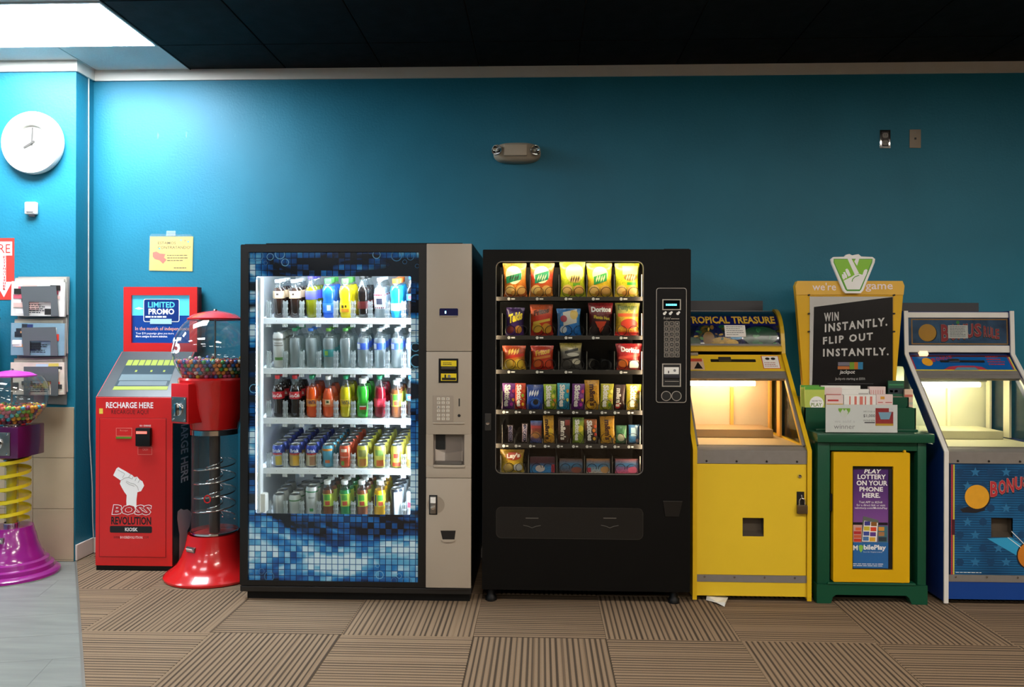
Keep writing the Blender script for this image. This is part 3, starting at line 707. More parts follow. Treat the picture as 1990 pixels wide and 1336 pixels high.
    lettering(q, 'CASH', R2(348, 364, 384, 379), MATS['kiosk_pink_print'], t, h=H2, bold=0, res=1)
    FIST = [(197, 483), (245, 510), (268, 524), (285, 533), (300, 547), (316, 543), (330, 560), (350, 573), (361, 600), (341, 635), (318, 642), (312, 690), (312, 740), (250, 740), (248, 700), (250, 660), (235, 640), (218, 610), (207, 588), (213, 568), (165, 535), (185, 492)]
    decal(q, q.pp([C(*p) for p in FIST]), INKW, t, 'fist_print', H2, 0.0004)
    LN = pm('fist_line', '#77706e', 0.5); fm = MB()
    for pl in ([(213, 568), (238, 552), (262, 548), (280, 556)], [(195, 500), (238, 524), (225, 550)], [(262, 548), (276, 528)], [(283, 560), (293, 540)], [(303, 570), (313, 548)], [(322, 582), (333, 562)], [(248, 570), (270, 582), (300, 590), (318, 606), (326, 632)], [(246, 578), (266, 592), (300, 604)]):
        fm.tube([q.pt(*q.px(*C(*p)), H2+0.0005) for p in pl], 0.0011, 5)
    fm.build('fist_outline', LN, t)
    bo = R2(160, 719, 408, 787)
    lettering(q, 'BOSS', bo, INKW, t, h=H2+0.0006, bold=0.07, shear=0.18, name='lettering_outline')
    lettering(q, 'BOSS', (bo[0]+0.004, bo[1]-0.004, bo[2]+0.004, bo[3]-0.004), pm('logo_red', '#b81a22', 0.5), t, h=H2+0.0011, bold=0.035, shear=0.18)
    lettering(q, 'REVOLUTION', R2(152, 797, 405, 848), INKK, t, h=H2, bold=0.03)
    MB().prism(q, rrect(*R2(144, 856, 410, 899), 0.008), H2, H2+0.0003).build('print', INKK, t)
    lettering(q, 'KIOSK', R2(240, 866, 320, 889), INKW, t, h=H2+0.001, bold=0.02)
    lettering(q, 'WWW.', R2(167, 920, 208, 936), INKK, t, h=H2, bold=0.0, res=1); lettering(q, 'BOSSREVOLUTION', R2(210, 920, 349, 936), INKW, t, h=H2, bold=0.0, res=1); lettering(q, '.COM', R2(351, 920, 388, 936), INKK, t, h=H2, bold=0.0, res=1)
    # side print
    sf = Frame((x1+0.004, YF, 0), (0, 1, 0), (0, 0, 1)); GP = pm('side_print_grey', '#c2bfc8', 0.5, var=0.03)
    W_ = -YF
    vs = Frame((x1+0.004, YF, 0), (0, 0, -1), (0, 1, 0))
    lettering(vs, 'RECHARGE HERE', (-(z1-0.02), -0.50, 0.10, 0.20), GP, t, h=0.0008, bold=0.02)
    fz = lambda x, y: (0.05+(x-548)/90*0.22, at(345, 760+y/3.258, YF+0.1).z)
    decal(sf, [fz(*p) for p in [(552, 755), (570, 748), (585, 765), (605, 770), (620, 790), (630, 815), (618, 890), (605, 910), (605, 1090), (560, 1105), (562, 905), (555, 850), (550, 800)]], GP, t, 'fist_print', 0.0004, 0.0004)
kiosk()
# ================================================================= gumball machines
GCOL = ['#c0202a', '#e8862a', '#e9c32a', '#2e8a3a', '#2456a8', '#3a2a6a', '#d8588a', '#d9cfc0', '#7a1f2a', '#1e7a86', '#a8402e']
GCOL2 = ['#e8862a', '#e9c32a', '#6ab82a', '#c05a3a', '#7d4a4a', '#1f9aa8', '#d84a2a', '#e8a02a', '#b83a4a', '#7a2a52']
CNAME = {'#c0202a': 'red', '#e8862a': 'orange', '#e9c32a': 'yellow', '#2e8a3a': 'green', '#2456a8': 'blue', '#3a2a6a': 'purple', '#d8588a': 'pink', '#d9cfc0': 'white', '#7a1f2a': 'maroon', '#1e7a86': 'teal', '#a8402e': 'rust', '#6ab82a': 'lime', '#c05a3a': 'coral', '#7d4a4a': 'brown', '#1f9aa8': 'turquoise', '#d84a2a': 'scarlet', '#e8a02a': 'amber', '#b83a4a': 'crimson', '#7a2a52': 'plum'}
def gumballs(c, R_, zlo, zhi, cols, count, where, seed):
    rg = random.Random(seed); d = 0.0246; r = 0.0121; pts = []
    nl = int((zhi-zlo-0.5*d)/0.0205); 
    for l in range(nl):
        z = zlo+r+0.0205*l
        rad = math.sqrt(max(0, R_**2-(z-c[2])**2))-r-0.003
        top = l >= nl-1
        n = max(6, int(2*PI*rad/d))
        for shell in range(2):
            rs = rad-shell*0.0225; n = max(4, int(2*PI*rs/d)); ph = (l % 2)*PI/n+rg.uniform(-0.05, 0.05)
            for k in range(n): a = 2*PI*k/n+ph; pts.append((rs*math.cos(a), rs*math.sin(a), z+rg.uniform(-0.0015, 0.0015), shell))
        if top:
            rs = rad-0.045
            while rs > 0.01:
                n = max(3, int(2*PI*rs/d))
                for k in range(n): a = 2*PI*k/n; pts.append((rs*math.cos(a), rs*math.sin(a), z+rg.uniform(-0.003, 0.006), 0))
                rs -= 0.0225
    for _ in range(26):                                   # a few lying on top
        a = rg.uniform(0, 2*PI); rs = rg.uniform(0.03, 0.85)*math.sqrt(max(0, R_**2-(zlo+r+0.0205*nl-c[2])**2)); p = (rs*math.cos(a), rs*math.sin(a), zlo+r+0.0205*nl-0.002, 0)
        if all((p[0]-q_[0])**2+(p[1]-q_[1])**2+(p[2]-q_[2])**2 > 0.022**2 for q_ in pts): pts.append(p)
    P = sorted(pts, key=lambda p: (p[3], p[1]))
    P = [p for p in P if not (c[0]+p[0] < -3.32)] + [p for p in P if c[0]+p[0] < -3.32]
    src = {}
    rest = {}
    for i, p in enumerate(P):
        col = rg.choice(cols); loc = (c[0]+p[0], c[1]+p[1], p[2])
        if i < count:
            if col not in src:
                m = pm('gumball_'+col[1:], col, 0.22, var=0.05, coat=0.5)
                o = MB().ball((0, 0, 0), r, 12, 8).build('gumball', m, None, smooth=80); src[col] = o
            else: o = bpy.data.objects.new('gumball', src[col].data); COL.objects.link(o)
            o.location = loc
            tag(o, '%s gumball among the mixed gumballs in the %s' % (CNAME[col], where), 'gumball', 'gumballs in the '+where)
        else: rest.setdefault(col, []).append(loc)
    m = MB(); mats = []
    b2 = bmesh.new(); bmesh.ops.create_uvsphere(b2, u_segments=8, v_segments=6, radius=r); base = [v.co.copy() for v in b2.verts]; fcs = [[v.index for v in f.verts] for f in b2.faces]; b2.free()
    fi = []
    for k, (col, L) in enumerate(rest.items()):
        mats.append(pm('gumball_'+col[1:], col, 0.22, var=0.05, coat=0.5))
        for loc in L:
            V = [m.bm.verts.new(v+Vector(loc)) for v in base]
            for f in fcs: m.bm.faces.new([V[q_] for q_ in f]).material_index = k
    o = m.build('gumball_fill', None, None, smooth=80, recalc=False)
    for mm in mats: o.data.materials.append(mm)
    tag(o, 'further mixed gumballs filling the %s behind the front ones' % where, 'gumballs', kind='stuff')
def gumball_machine(px, Yc, sp):
    k = lambda py: at(px, py, Yc).z
    c = at(px, 1100, Yc); cx, cy = c.x, Yc
    t = thing('gumball_machine', sp['label'], 'gumball machine', (cx, cy, 0))
    M_ = sp['mat']; C0 = (cx, cy, 0)
    MB().lathe([(r, z if z < 3 else k(z)) for r, z in sp['base']], C0, 48).build('base', M_, t, smooth=35)
    MB().lathe([(sp['base'][1][0]+0.002, 0.001), (sp['base'][1][0]+0.003, 0.008), (sp['base'][1][0]-0.002, 0.012)], C0, 48).build('base_rim', sp['rim'], t, smooth=60)
    z0, z1 = k(sp['tube'][0]), k(sp['tube'][1]); rt = sp['tube'][2]
    MB().lathe([(rt, z0), (rt, z1)], C0, 32).build('column_tube', clear('gumball_tube', '#eef2f2', 1.0, 0.04, 0.03), t, smooth=60)
    for zz, rr in ((z0, rt+0.006), (z1, rt+0.008)):
        MB().lathe([(rr-0.004, zz-0.016), (rr, zz-0.014), (rr, zz+0.014), (rr-0.004, zz+0.016)], C0, 36).build('column_ring', CHROME, t, smooth=60)
    MB().lathe([(sp['pole'][0], z0), (sp['pole'][0], z1)], C0, 20).build('centre_pole', sp['pole'][1], t, smooth=60)
    if sp['spiral'] == 'wire':
        for a_ in (0.0,):
            P = []; n = 150; za, zb = k(1008), k(895)
            for i in range(n+1): u = i/n; an = a_+u*2*PI*4.2; P.append((cx+(rt-0.012)*math.cos(an), cy+(rt-0.012)*math.sin(an), za+(zb-za)*u))
            MB().tube(P, 0.0045, 6).build('spiral_track', CHROME, t, smooth=60)
        P = []; 
        for i in range(n+1): u = i/n; an = u*2*PI*4.2; P.append((cx+0.045*math.cos(an), cy+0.045*math.sin(an), k(1008)+0.01+(k(895)-k(1008))*u))
        MB().tube(P, 0.0045, 6).build('spiral_track', CHROME, t, smooth=60)
        MB().surf(lambda u, v: Vector((cx+(0.045+(rt-0.057)*v)*math.cos(u*2*PI*4.2), cy+(0.045+(rt-0.057)*v)*math.sin(u*2*PI*4.2), k(1008)+(k(895)-k(1008))*u+0.004)), 120, 2).build('spiral_ramp', clear('spiral_ramp_clear', '#f0f2f2', 1.0, 0.05, 0.05), t, smooth=60)
        cc = at(403, 971, cy-rt-0.004)
        MB().tube([(cc.x+0.018*math.cos(2*PI*i/16), cc.y, cc.z+0.02*math.sin(2*PI*i/16)) for i in range(16)], 0.004, 6, True).build('red_ring', M_, t, smooth=60)
    else:
        YT = pm('spiral_yellow', '#e4cf22', 0.25, var=0.05, coat=0.3)
        zz0, zz1 = k(1018), k(893)
        MB().surf(lambda u, v: Vector((cx+(0.03+0.07*v)*math.cos(u*2*PI*5+1), cy+(0.03+0.07*v)*math.sin(u*2*PI*5+1), zz0+(zz1-zz0)*u+0.012*v)), 140, 3).build('spiral_chute', YT, t, smooth=60)
        MB().surf(lambda u, v: Vector((cx+0.1*math.cos(u*2*PI*5+1), cy+0.1*math.sin(u*2*PI*5+1), zz0+(zz1-zz0)*u+0.006+0.02*v)), 140, 1).build('spiral_edge', YT, t, smooth=60)
    # hopper and coin box
    if 'hopper' in sp: MB().lathe([(r, k(y)) for r, y in sp['hopper']], C0, 48).build('hopper', M_, t, smooth=35)
    an = sp['box_ang']; u = Vector((math.cos(an), math.sin(an), 0)); bf = Frame((cx, cy, 0), u, (0, 0, 1))
    bx = sp['box']; zb0, zb1 = k(bx[1]), k(bx[0])
    MB().fbox(bf, -bx[2]+bx[5], bx[2]+bx[5], zb0, zb1, bx[4], bx[3], 0.008, 2).build('coin_box', sp['boxmat'], t, smooth=40)
    pw, ph0, ph1 = sp['plate']; pz0, pz1 = k(ph1), k(ph0); fd = bx[3]; of = bx[5]
    pl = MB().fbox(bf, -pw+of, pw+of, pz0, pz1, fd, fd+0.006, 0.002).build('coin_plate', STEEL, t, smooth=40)
    pc = (pz0+pz1)/2
    MB().lathe([(0.035, 0.0), (0.035, 0.008), (0.028, 0.012), (0, 0.012)], bf.pt(of, pc, fd+0.006), 24, bf.n).build('coin_dial', CHROME, pl, smooth=40)
    MB().fbox(bf, -0.008+of, 0.012+of, pc-0.034, pc+0.034, fd+0.018, fd+0.038, 0.006, 2).build('turn_handle', CHROME, pl, smooth=40)
    for sx in (-1, 1):
        for sz in (-1, 1): MB().lathe([(0, 0.004), (0.005, 0.003), (0.005, 0)], bf.pt(of+sx*pw*0.8, pc+sz*(pz1-pz0)*0.42, fd+0.006), 8, bf.n).build('screw', CHROME, pl)
    # globe, lid
    gc = (cx, cy, k(sp['globe'][0])); R_ = sp['globe'][1]; zt, zb = k(sp['globe'][2])-gc[2], k(sp['globe'][3])-gc[2]
    a_t, a_b = math.asin(max(-1, min(1, zt/R_))), math.asin(max(-1, min(1, zb/R_)))
    prof = [(R_*math.cos(a_b+(a_t-a_b)*i/20), R_*math.sin(a_b+(a_t-a_b)*i/20)) for i in range(21)]
    MB().lathe(prof, gc, 48).build('globe', clear('gumball_globe', '#eef2f2', 2.2, 0.04, 0.03, '#dfe8ea'), t, smooth=80)
    lr = sp['lid'][1]; lt = k(sp['lid'][0])-gc[2]
    MB().lathe([(lr-0.004, zt-0.004), (lr+0.012, zt), (lr+0.012, zt+0.008), (lr*0.8, zt+0.45*(lt-zt)+0.008), (lr*0.45, zt+0.85*(lt-zt)), (0.012, lt), (0, lt+0.003)], gc, 48).build('lid', sp['lidmat'], t, smooth=50)
    MB().lathe([(0.012, lt), (0.01, lt+0.008), (0, lt+0.01)], gc, 16).build('lid_knob', CHROME, t, smooth=50)
    MB().lathe([(0.005, zb), (0.005, zt)], gc, 10).build('globe_rod', STEEL, t, smooth=50)
    MB().lathe([(0, zb-0.004), (R_*math.cos(a_b)+0.006, zb-0.004), (R_*math.cos(a_b)+0.006, zb+0.004)], gc, 40).build('globe_seat', sp['rim'], t, smooth=50)
    # prize door
    fx = sp['flap']; fa = fx[1]; fo = Vector((cx, cy, 0)); d_ = Vector((math.sin(fa), -math.cos(fa), 0)); ff = Frame(fo+d_*fx[2], Vector((math.cos(fa), math.sin(fa), 0)), (0, 0, 1)); zf = k(fx[0])
    MB().fbox(ff, -0.035, 0.035, zf-0.012, zf+0.018, -0.03, 0.006, 0.003).build('chute_door', STEEL, t)
    MB().fbox(Frame(ff.pt(0, zf, 0.006), ff.u, (ff.n*0.5+Vector((0, 0, 0.8)))), -0.028, 0.028, -0.035, 0.012, 0.0, 0.003).build('chute_flap', WHITE, t)
    return t, gc, R_, gc[2]+zb
RG = pm('gumball_red', '#c8191a', 0.22, var=0.05, coat=0.5)
_, gc, R_, zb = gumball_machine(417, -0.42, dict(label='red gumball machine with clear spiral column beside drinks machine', mat=RG, rim=RG, lidmat=RG, boxmat=RG,
    base=[(0.0, 0.0005), (0.268, 0.0005), (0.276, 0.006), (0.276, 0.016), (0.262, 0.03), (0.235, 0.045), (0.205, 0.075), (0.18, 0.12), (0.16, 0.18), (0.146, 0.25), (0.138, 1045), (0.13, 1036), (0.0, 1036)],
    tube=(1034, 838, 0.128), pole=(0.03, pm('pole_black', '#1e1a18', 0.4)), spiral='wire',
    hopper=[(0.0, 832), (0.134, 832), (0.14, 822), (0.16, 806), (0.18, 780), (0.19, 748), (0.2, 743), (0.202, 737), (0.195, 733), (0.17, 733)],
    box_ang=-0.42, box=(742, 817, 0.068, 0.235, 0.10, -0.02), plate=(0.056, 767, 813), globe=(682, 0.232, 622, 735), lid=(604, 0.142), flap=(1058, -0.5, 0.16)))
rt_ = bpy.data.objects[_.name]
# price print on the red globe
gf = lambda a, b, h: Vector((gc[0]+(R_+0.002)*math.cos(b)*math.sin(a), gc[1]-(R_+0.002)*math.cos(b)*math.cos(a), gc[2]+(R_+0.002)*math.sin(b)))
lettering(gf, '25', (-1.08, -0.5, -0.06, 0.34), INKW, _, bold=0.03)
tlines(MB(), Frame(Vector((gc[0]-0.165, gc[1]-0.17, gc[2]+0.05)), (0.8, -0.6, 0), (0, 0, 1)), (0, 0.06, 0, 0.02), 1, 0.0, 3).build('print', INKW, _)
gumballs(gc, R_, zb+0.004, at(417, 690, -0.42).z, GCOL, 190, 'red globe', 5)
PU = pm('gumball_purple', '#8e1d7c', 0.2, var=0.05, coat=0.5)
_, gc, R_, zb = gumball_machine(22, -0.475, dict(label='purple gumball machine with yellow spiral at the left edge', mat=PU, rim=CHROME, lidmat=pm('lid_magenta', '#b83cb0', 0.25, coat=0.4), boxmat=pm('box_purple', '#55124a', 0.25, coat=0.4),
    base=[(0.0, 0.0005), (0.248, 0.0005), (0.252, 0.008), (0.25, 0.02), (0.232, 0.034), (0.222, 0.036), (0.218, 0.058), (0.208, 0.064), (0.198, 0.066), (0.192, 0.09), (0.182, 0.096), (0.172, 0.098), (0.164, 0.124), (0.152, 0.14), (0.135, 0.19), (0.124, 0.24), (0.12, 1034), (0.112, 1022), (0, 1022)],
    tube=(1020, 890, 0.035), pole=(0.026, pm('spiral_yellow', '#e4cf22', 0.25, var=0.05, coat=0.3)), spiral='chute', box_ang=0.0, box=(826, 886, 0.118, 0.12, -0.12, 0.0), plate=(0.075, 836, 880),
    hopper=[(0.0, 892), (0.05, 892), (0.09, 886), (0.11, 884), (0.0, 884)],
    globe=(766, 0.19, 732, 824), lid=(720, 0.115), flap=(1042, 0.05, 0.128)))
gumballs(gc, R_, zb+0.004, at(22, 783, -0.475).z, GCOL2, 110, 'purple machine globe', 9)
# ================================================================= drinks vending machine
YD = -0.85
FD = F(YD)
def mosaic():
    m, nt, b = newmat('drinks_door_graphic'); tc = N(nt, 'ShaderNodeTexCoord')
    sx = N(nt, 'ShaderNodeSeparateXYZ'); nt.links.new(tc.outputs['Object'], sx.inputs[0])
    P_ = 0.0314
    def math_(op, a, bb=None):
        n = N(nt, 'ShaderNodeMath', operation=op)
        for i, v in enumerate((a, bb)):
            if v is None: continue
            if isinstance(v, (int, float)): n.inputs[i].default_value = v
            else: nt.links.new(v, n.inputs[i])
        return n.outputs[0]
    gx, gz = math_('DIVIDE', sx.outputs[0], P_), math_('DIVIDE', sx.outputs[2], P_)
    fx, fz = math_('FRACT', gx), math_('FRACT', gz)
    line = math_('MAXIMUM', math_('LESS_THAN', fx, 0.12), math_('LESS_THAN', fz, 0.12))
    cb = N(nt, 'ShaderNodeCombineXYZ'); nt.links.new(math_('FLOOR', gx), cb.inputs[0]); nt.links.new(math_('FLOOR', gz), cb.inputs[2])
    wn = N(nt, 'ShaderNodeTexWhiteNoise'); nt.links.new(cb.outputs[0], wn.inputs[0])
    mp = N(nt, 'ShaderNodeMapping'); mp.inputs['Scale'].default_value = (1.6, 1, 4.2); mp.inputs['Rotation'].default_value = (0, -0.16, 0); mp.inputs['Location'].default_value = (3.1, 0, 1.7); nt.links.new(tc.outputs['Object'], mp.inputs[0])
    n1 = N(nt, 'ShaderNodeTexNoise'); n1.inputs['Scale'].default_value = 1.35; n1.inputs['Detail'].default_value = 3; n1.inputs['Distortion'].default_value = 0.6; nt.links.new(mp.outputs[0], n1.inputs[0])
    v = math_('ADD', n1.outputs['Fac'], math_('MULTIPLY', math_('SUBTRACT', wn.outputs[0], 0.5), 0.12))
    r = ramp(nt, [(0.34, '#06101c'), (0.42, '#104a8c'), (0.48, '#1c74ba'), (0.54, '#5fabd2'), (0.6, '#bfe0ec')]); nt.links.new(v, r.inputs[0])
    r2 = ramp(nt, [(0.38, '#04080f'), (0.5, '#0a2f60'), (0.64, '#1e5f98')]); nt.links.new(n1.outputs['Fac'], r2.inputs[0])
    mx = N(nt, 'ShaderNodeMixRGB'); nt.links.new(line, mx.inputs[0]); nt.links.new(r.outputs[0], mx.inputs[1]); nt.links.new(r2.outputs[0], mx.inputs[2])
    # dark flowing streaks across the print
    mp2 = N(nt, 'ShaderNodeMapping'); mp2.inputs['Scale'].default_value = (1.1, 1, 5.5); mp2.inputs['Rotation'].default_value = (0, 0.12, 0); mp2.inputs['Location'].default_value = (0.4, 0, 5.2); nt.links.new(tc.outputs['Object'], mp2.inputs[0])
    n2 = N(nt, 'ShaderNodeTexNoise'); n2.inputs['Scale'].default_value = 1.5; n2.inputs['Detail'].default_value = 1.5; nt.links.new(mp2.outputs[0], n2.inputs[0])
    dm = N(nt, 'ShaderNodeMapRange'); dm.inputs[1].default_value = 0.56; dm.inputs[2].default_value = 0.62; nt.links.new(n2.outputs['Fac'], dm.inputs[0])
    m2 = N(nt, 'ShaderNodeMixRGB'); m2.inputs[2].default_value = lin('#1d2630'); nt.links.new(dm.outputs[0], m2.inputs[0]); nt.links.new(mx.outputs[0], m2.inputs[1])
    nt.links.new(m2.outputs[0], b.inputs['Base Color']); b.inputs['Roughness'].default_value = 0.2; b.inputs['Coat Weight'].default_value = 0.5; b.inputs['Coat Roughness'].default_value = 0.05
    return m
BEI = pm('control_beige', '#a99d8d', 0.42, var=0.03)
def drinks_machine():
    a0, a1 = FD.px(467, 700)[0], FD.px(917, 700)[0]; zt = FD.px(700, 475)[1]; zb = FD.px(700, 1141)[1]
    t = thing('drinks_machine', 'large glass-front drinks vending machine with beige control column', 'vending machine', ((a0+a1)/2, -0.45, 0))
    aw = FD.px(829.5, 700)[0]                       # door / column split
    YI = YD+0.05                                    # cabinet starts behind the door
    m = MB()
    m.box(a0+0.004, a0+0.04, YI, -0.03, 0.09, zt+0.008).box(a1-0.04, a1-0.004, YI, -0.03, 0.09, zt+0.008)
    m.box(a0+0.04, a1-0.04, YI, -0.03, zt-0.05, zt+0.008).box(a0+0.04, a1-0.04, YI, -0.03, 0.09, 0.15).box(a0+0.04, a1-0.04, -0.07, -0.03, 0.15, zt-0.05)
    m.box(aw, aw+0.03, YI, -0.07, 0.15, zt-0.05)
    m.build('cabinet', BLACK, t)
    MB().box(a0+0.1, a1-0.06, YI+0.05, -0.04, zt+0.008, zt+0.018).build('top_cover', BLACK, t)
    m = MB(); m.box(a0+0.03, a1-0.01, YI-0.02, -0.05, 0.0, 0.09).build('plinth', BLACK, t)
    MB().box(a0, a1, YD+0.004, YI+0.01, zb-0.035, zb-0.004, 0.004).build('base_rail', pm('rail_black', '#1a1a1a', 0.3, spec=0.6), t)
    # door
    outer = (a0, FD.px(830, 700)[0], zb, zt); inner = FD.rp(482, 490, 813, 1131)
    MB().ring(FD, rrect(*outer, 0.006, 2), rrect(*inner, 0.003, 2), -0.048, 0.0).build('door_frame', pm('frame_black', '#0c0b0b', 0.4), t, smooth=30)
    win = FD.rp(496, 537, 797.5, 1000.5)
    gp = MB().ring(FD, rrect(*inner, 0.003, 4), rrect(*win, 0.008, 4), -0.012, -0.009).build('graphic_panel', mosaic(), t)
    MB().prism(FD, rrect(win[0], win[1], win[2], win[3], 0.008, 4), -0.0115, -0.0095).build('window_pane', GLASS, t)
    RL = pm('graphic_ring', '#5fa3c8', 0.3); RD = pm('graphic_ring_dim', '#2c6a96', 0.3)
    for x, y, r, mm in ((500, 497, 11, RD), (524, 499, 7, RL), (543, 494, 10, RL), (553, 510, 7.5, RL), (515, 511, 4, RD), (731, 495, 8, RL), (770, 497, 11, RD), (786, 509, 4.5, RD), (797, 499, 7, RD), (810, 517, 4, RD),
                        (737, 1119, 8, RL), (775, 1121, 5, RL), (790, 1131, 9, RD), (765, 1130, 6, RD), (733, 1101, 4, RL), (522, 1122, 10, RD), (507, 1112, 6, RD), (807, 675, 9, RL), (809, 702, 13, RL), (803, 720, 5, RL), (492, 756, 9, RL), (488, 1118, 5, RD)):
        p = FD.px(x, y); rr = r*0.00266
        MB().ring(FD, circ(*p, rr, 24), circ(*p, rr*0.84, 24), -0.009, -0.0086).build('print_ring', mm, gp)
    # interior
    LIN = pm('cooler_liner', '#c9cccc', 0.5)
    xi0, xi1 = a0+0.06, aw-0.005; zi0, zi1 = zb+0.05, zt-0.07
    m = MB(); m.box(xi0-0.015, xi0, YD+0.06, -0.1, zi0, zi1).box(xi1, xi1+0.004, YD+0.06, -0.1, zi0, zi1).box(xi0, xi1, -0.1, -0.09, zi0, zi1).box(xi0, xi1, YD+0.06, -0.1, zi1, zi1+0.015).box(xi0, xi1, YD+0.06, -0.1, zi0-0.015, zi0)
    m.build('liner', LIN, t)
    lw = FD.rp(497, 539, 504.5, 999)
    MB().fbox(FD, *lw, -0.06, -0.016, 0.004).build('light_housing', pm('housing_white', '#e4e6e6', 0.35), t)
    MB().fbox(FD, *FD.rp(500, 962, 513, 998), -0.07, -0.02, 0.003).build('latch', WHITE, t)
    LED = glow('cooler_led', '#e6f1ff', 170.0)
    MB().fbox(FD, win[0]-0.006, win[0]+0.001, win[2]+0.02, win[3]-0.02, -0.03, -0.018).build('led_strip', LED, t)
    MB().fbox(FD, win[1]+0.004, win[1]+0.014, win[2]+0.02, win[3]-0.02, -0.034, -0.018).build('led_strip', LED, t)
    MB().fbox(FD, win[0]+0.03, win[1]-0.02, win[3]+0.004, win[3]+0.014, -0.034, -0.018).build('led_strip', LED, t)
    # trays
    YT = YD+0.085; g = F(YT); tan = math.tan(math.radians(8)); DP = 0.56
    lanes = [538, 570, 602.5, 635.5, 669, 702.5, 735.5, 769, 799]
    ys = [620, 717.5, 814.5, 912, 1010]
    TW = pm('tray_white', '#dfe2e2', 0.4)
    SF = Frame((0, 0, 0), (0, 1, 0), (0, 0, 1))
    bound = [(lanes[i]+lanes[i+1])/2 for i in range(8)]; bound = [lanes[0]-16]+bound
    DIV = clear('divider_acrylic', '#f7fafa', 1.8, 0.1, 0.34, '#fafcfc')
    rows = []
    for k, y in enumerate(ys):
        z = g.px(650, y)[1]
        m = MB(); m.prism(SF, [(YT+0.004, z-0.012), (YT+0.004, z), (YT+DP, z+DP*tan), (YT+DP, z+DP*tan-0.012)], xi0+0.003, xi1-0.003)
        m.build('tray', TW, t)
        fr_ = MB().fbox(g, xi0+0.004, xi1-0.004, z-0.028, z+0.004, -0.003, 0.006, 0.002)
        for p in bound:
            ac = g.px(p, y)[0]
            for s_ in (-1.5, -0.5, 0.5, 1.5): fr_.fbox(g, ac+s_*0.007-0.002, ac+s_*0.007+0.002, z-0.044, z-0.027, -0.003, 0.004)
        fr_.build('tray_rail', TW, t)
        for i, p in enumerate(lanes[:8]): decal(g, circ(g.px(p, y)[0], z-0.012, 0.002, 6), INKG, t, 'price_mark', 0.006, 0.0003)
        for i, p in enumerate(bound):
            ac = g.px(p, y)[0]; hgt = 0.098 if k != 3 else 0.085
            m = MB(); m.fbox(g, ac-0.011, ac-0.008, z+0.002, z+hgt, -0.012, 0.002).fbox(g, ac+0.008, ac+0.011, z+0.002, z+hgt, -0.012, 0.002)
            m.fbox(g, ac-0.0035, ac-0.0015, z+0.002, z+hgt*0.95, -0.011, 0.004).fbox(g, ac+0.0015, ac+0.0035, z+0.002, z+hgt*0.95, -0.011, 0.004)
            for q_ in (0.25, 0.55, 0.85): m.fbox(g, ac-0.0145, ac+0.0145, z+hgt*q_-0.005, z+hgt*q_+0.005, -0.008, -0.004)
            m.build('lane_divider', DIV, t)
        rows.append(z)
    # control column
    c0, c1 = FD.px(829.5, 700)[0], FD.px(917, 700)[0]
    hq = FD.rp(843, 844, 903, 905); MB().fbox(FD, c0, c1-0.004, zb, hq[2]-0.004, -0.048, 0.0).fbox(FD, c0, c1-0.004, hq[3]+0.004, zt, -0.048, 0.0).fbox(FD, hq[1]+0.004, c1-0.004, hq[2]-0.004, hq[3]+0.004, -0.048, 0.0).build('column_back', BLACK, t)
    s1, s2 = FD.px(870, 683.5)[1], FD.px(870, 928.5)[1]; hh = 0.02
    up = MB().fbox(FD, c0, c1, s1+0.001, zt, 0.0, hh, 0.004).build('upper_panel', BEI, t, smooth=30)
    lo = MB().fbox(FD, c0, c1, zb+0.006, s2-0.001, 0.0, hh, 0.004).build('lower_panel', BEI, t, smooth=30)
    hole = FD.rp(843, 844, 903, 905)
    m = MB(); m.fbox(FD, c0, c1, hole[3], s1-0.001, 0, hh, 0.003).fbox(FD, c0, c1, s2+0.001, hole[2], 0, hh, 0.003).fbox(FD, c0, hole[0], hole[2], hole[3], 0, hh).fbox(FD, hole[1], c1, hole[2], hole[3], 0, hh)
    mid = m.build('middle_panel', BEI, t, smooth=30)
    h = hh
    dp = MB().prism(FD, rrect(*FD.rp(855, 600, 891, 615), 0.006), h, h+0.002).build('display', pm('display_navy', '#23234a', 0.15), t)
    rdecal(FD, FD.rp(865.5, 605, 868, 610), glow('display_digit', '#9fe0ff', 3.0), dp, 'digit', h+0.002)
    MB().fbox(FD, *FD.rp(856, 614, 890, 616), h, h+0.006, 0.002).build('display_lip', BEI, up)
    ba = MB().fbox(FD, *FD.rp(853.5, 697, 891.5, 744), h, h+0.004, 0.002).build('bill_acceptor', BLACK, t)
    YL = pm('acceptor_yellow', '#e8cf1c', 0.4)
    rdecal(FD, FD.rp(858, 701, 888, 712), YL, ba, 'label_plate', h+0.004); rdecal(FD, FD.rp(858, 726, 888, 740), YL, ba, 'label_plate', h+0.004)
    MB().fbox(FD, *FD.rp(859, 713, 887, 718), h+0.004, h+0.02, 0.003).build('bill_lip', pm('bill_lip', '#3c3833', 0.3), ba)
    tlines(MB(), FD, FD.rp(862, 704, 885, 710), 2, h+0.005, 6, 0.4).build('print', INKK, ba)
    rdecal(FD, FD.rp(860, 734, 887, 739), pm('bill_slot_black', '#1a1714', 0.4), ba, 'bill_slot', h+0.005); decal(FD, circ(*FD.px(874, 731), 0.008, 14), INKG, ba, 'print', h+0.005)
    rdecal(FD, FD.rp(865, 728, 868, 734), INKK, ba, 'print', h+0.005)
    kp = MB().fbox(FD, *FD.rp(842, 768.5, 882, 819.5), h, h+0.003, 0.001).build('keypad', pm('keypad_beige', '#9c9082', 0.45), t)
    KEY = pm('key_cream', '#cfc7b8', 0.4); chars = '*DEFAB123456789C0#'
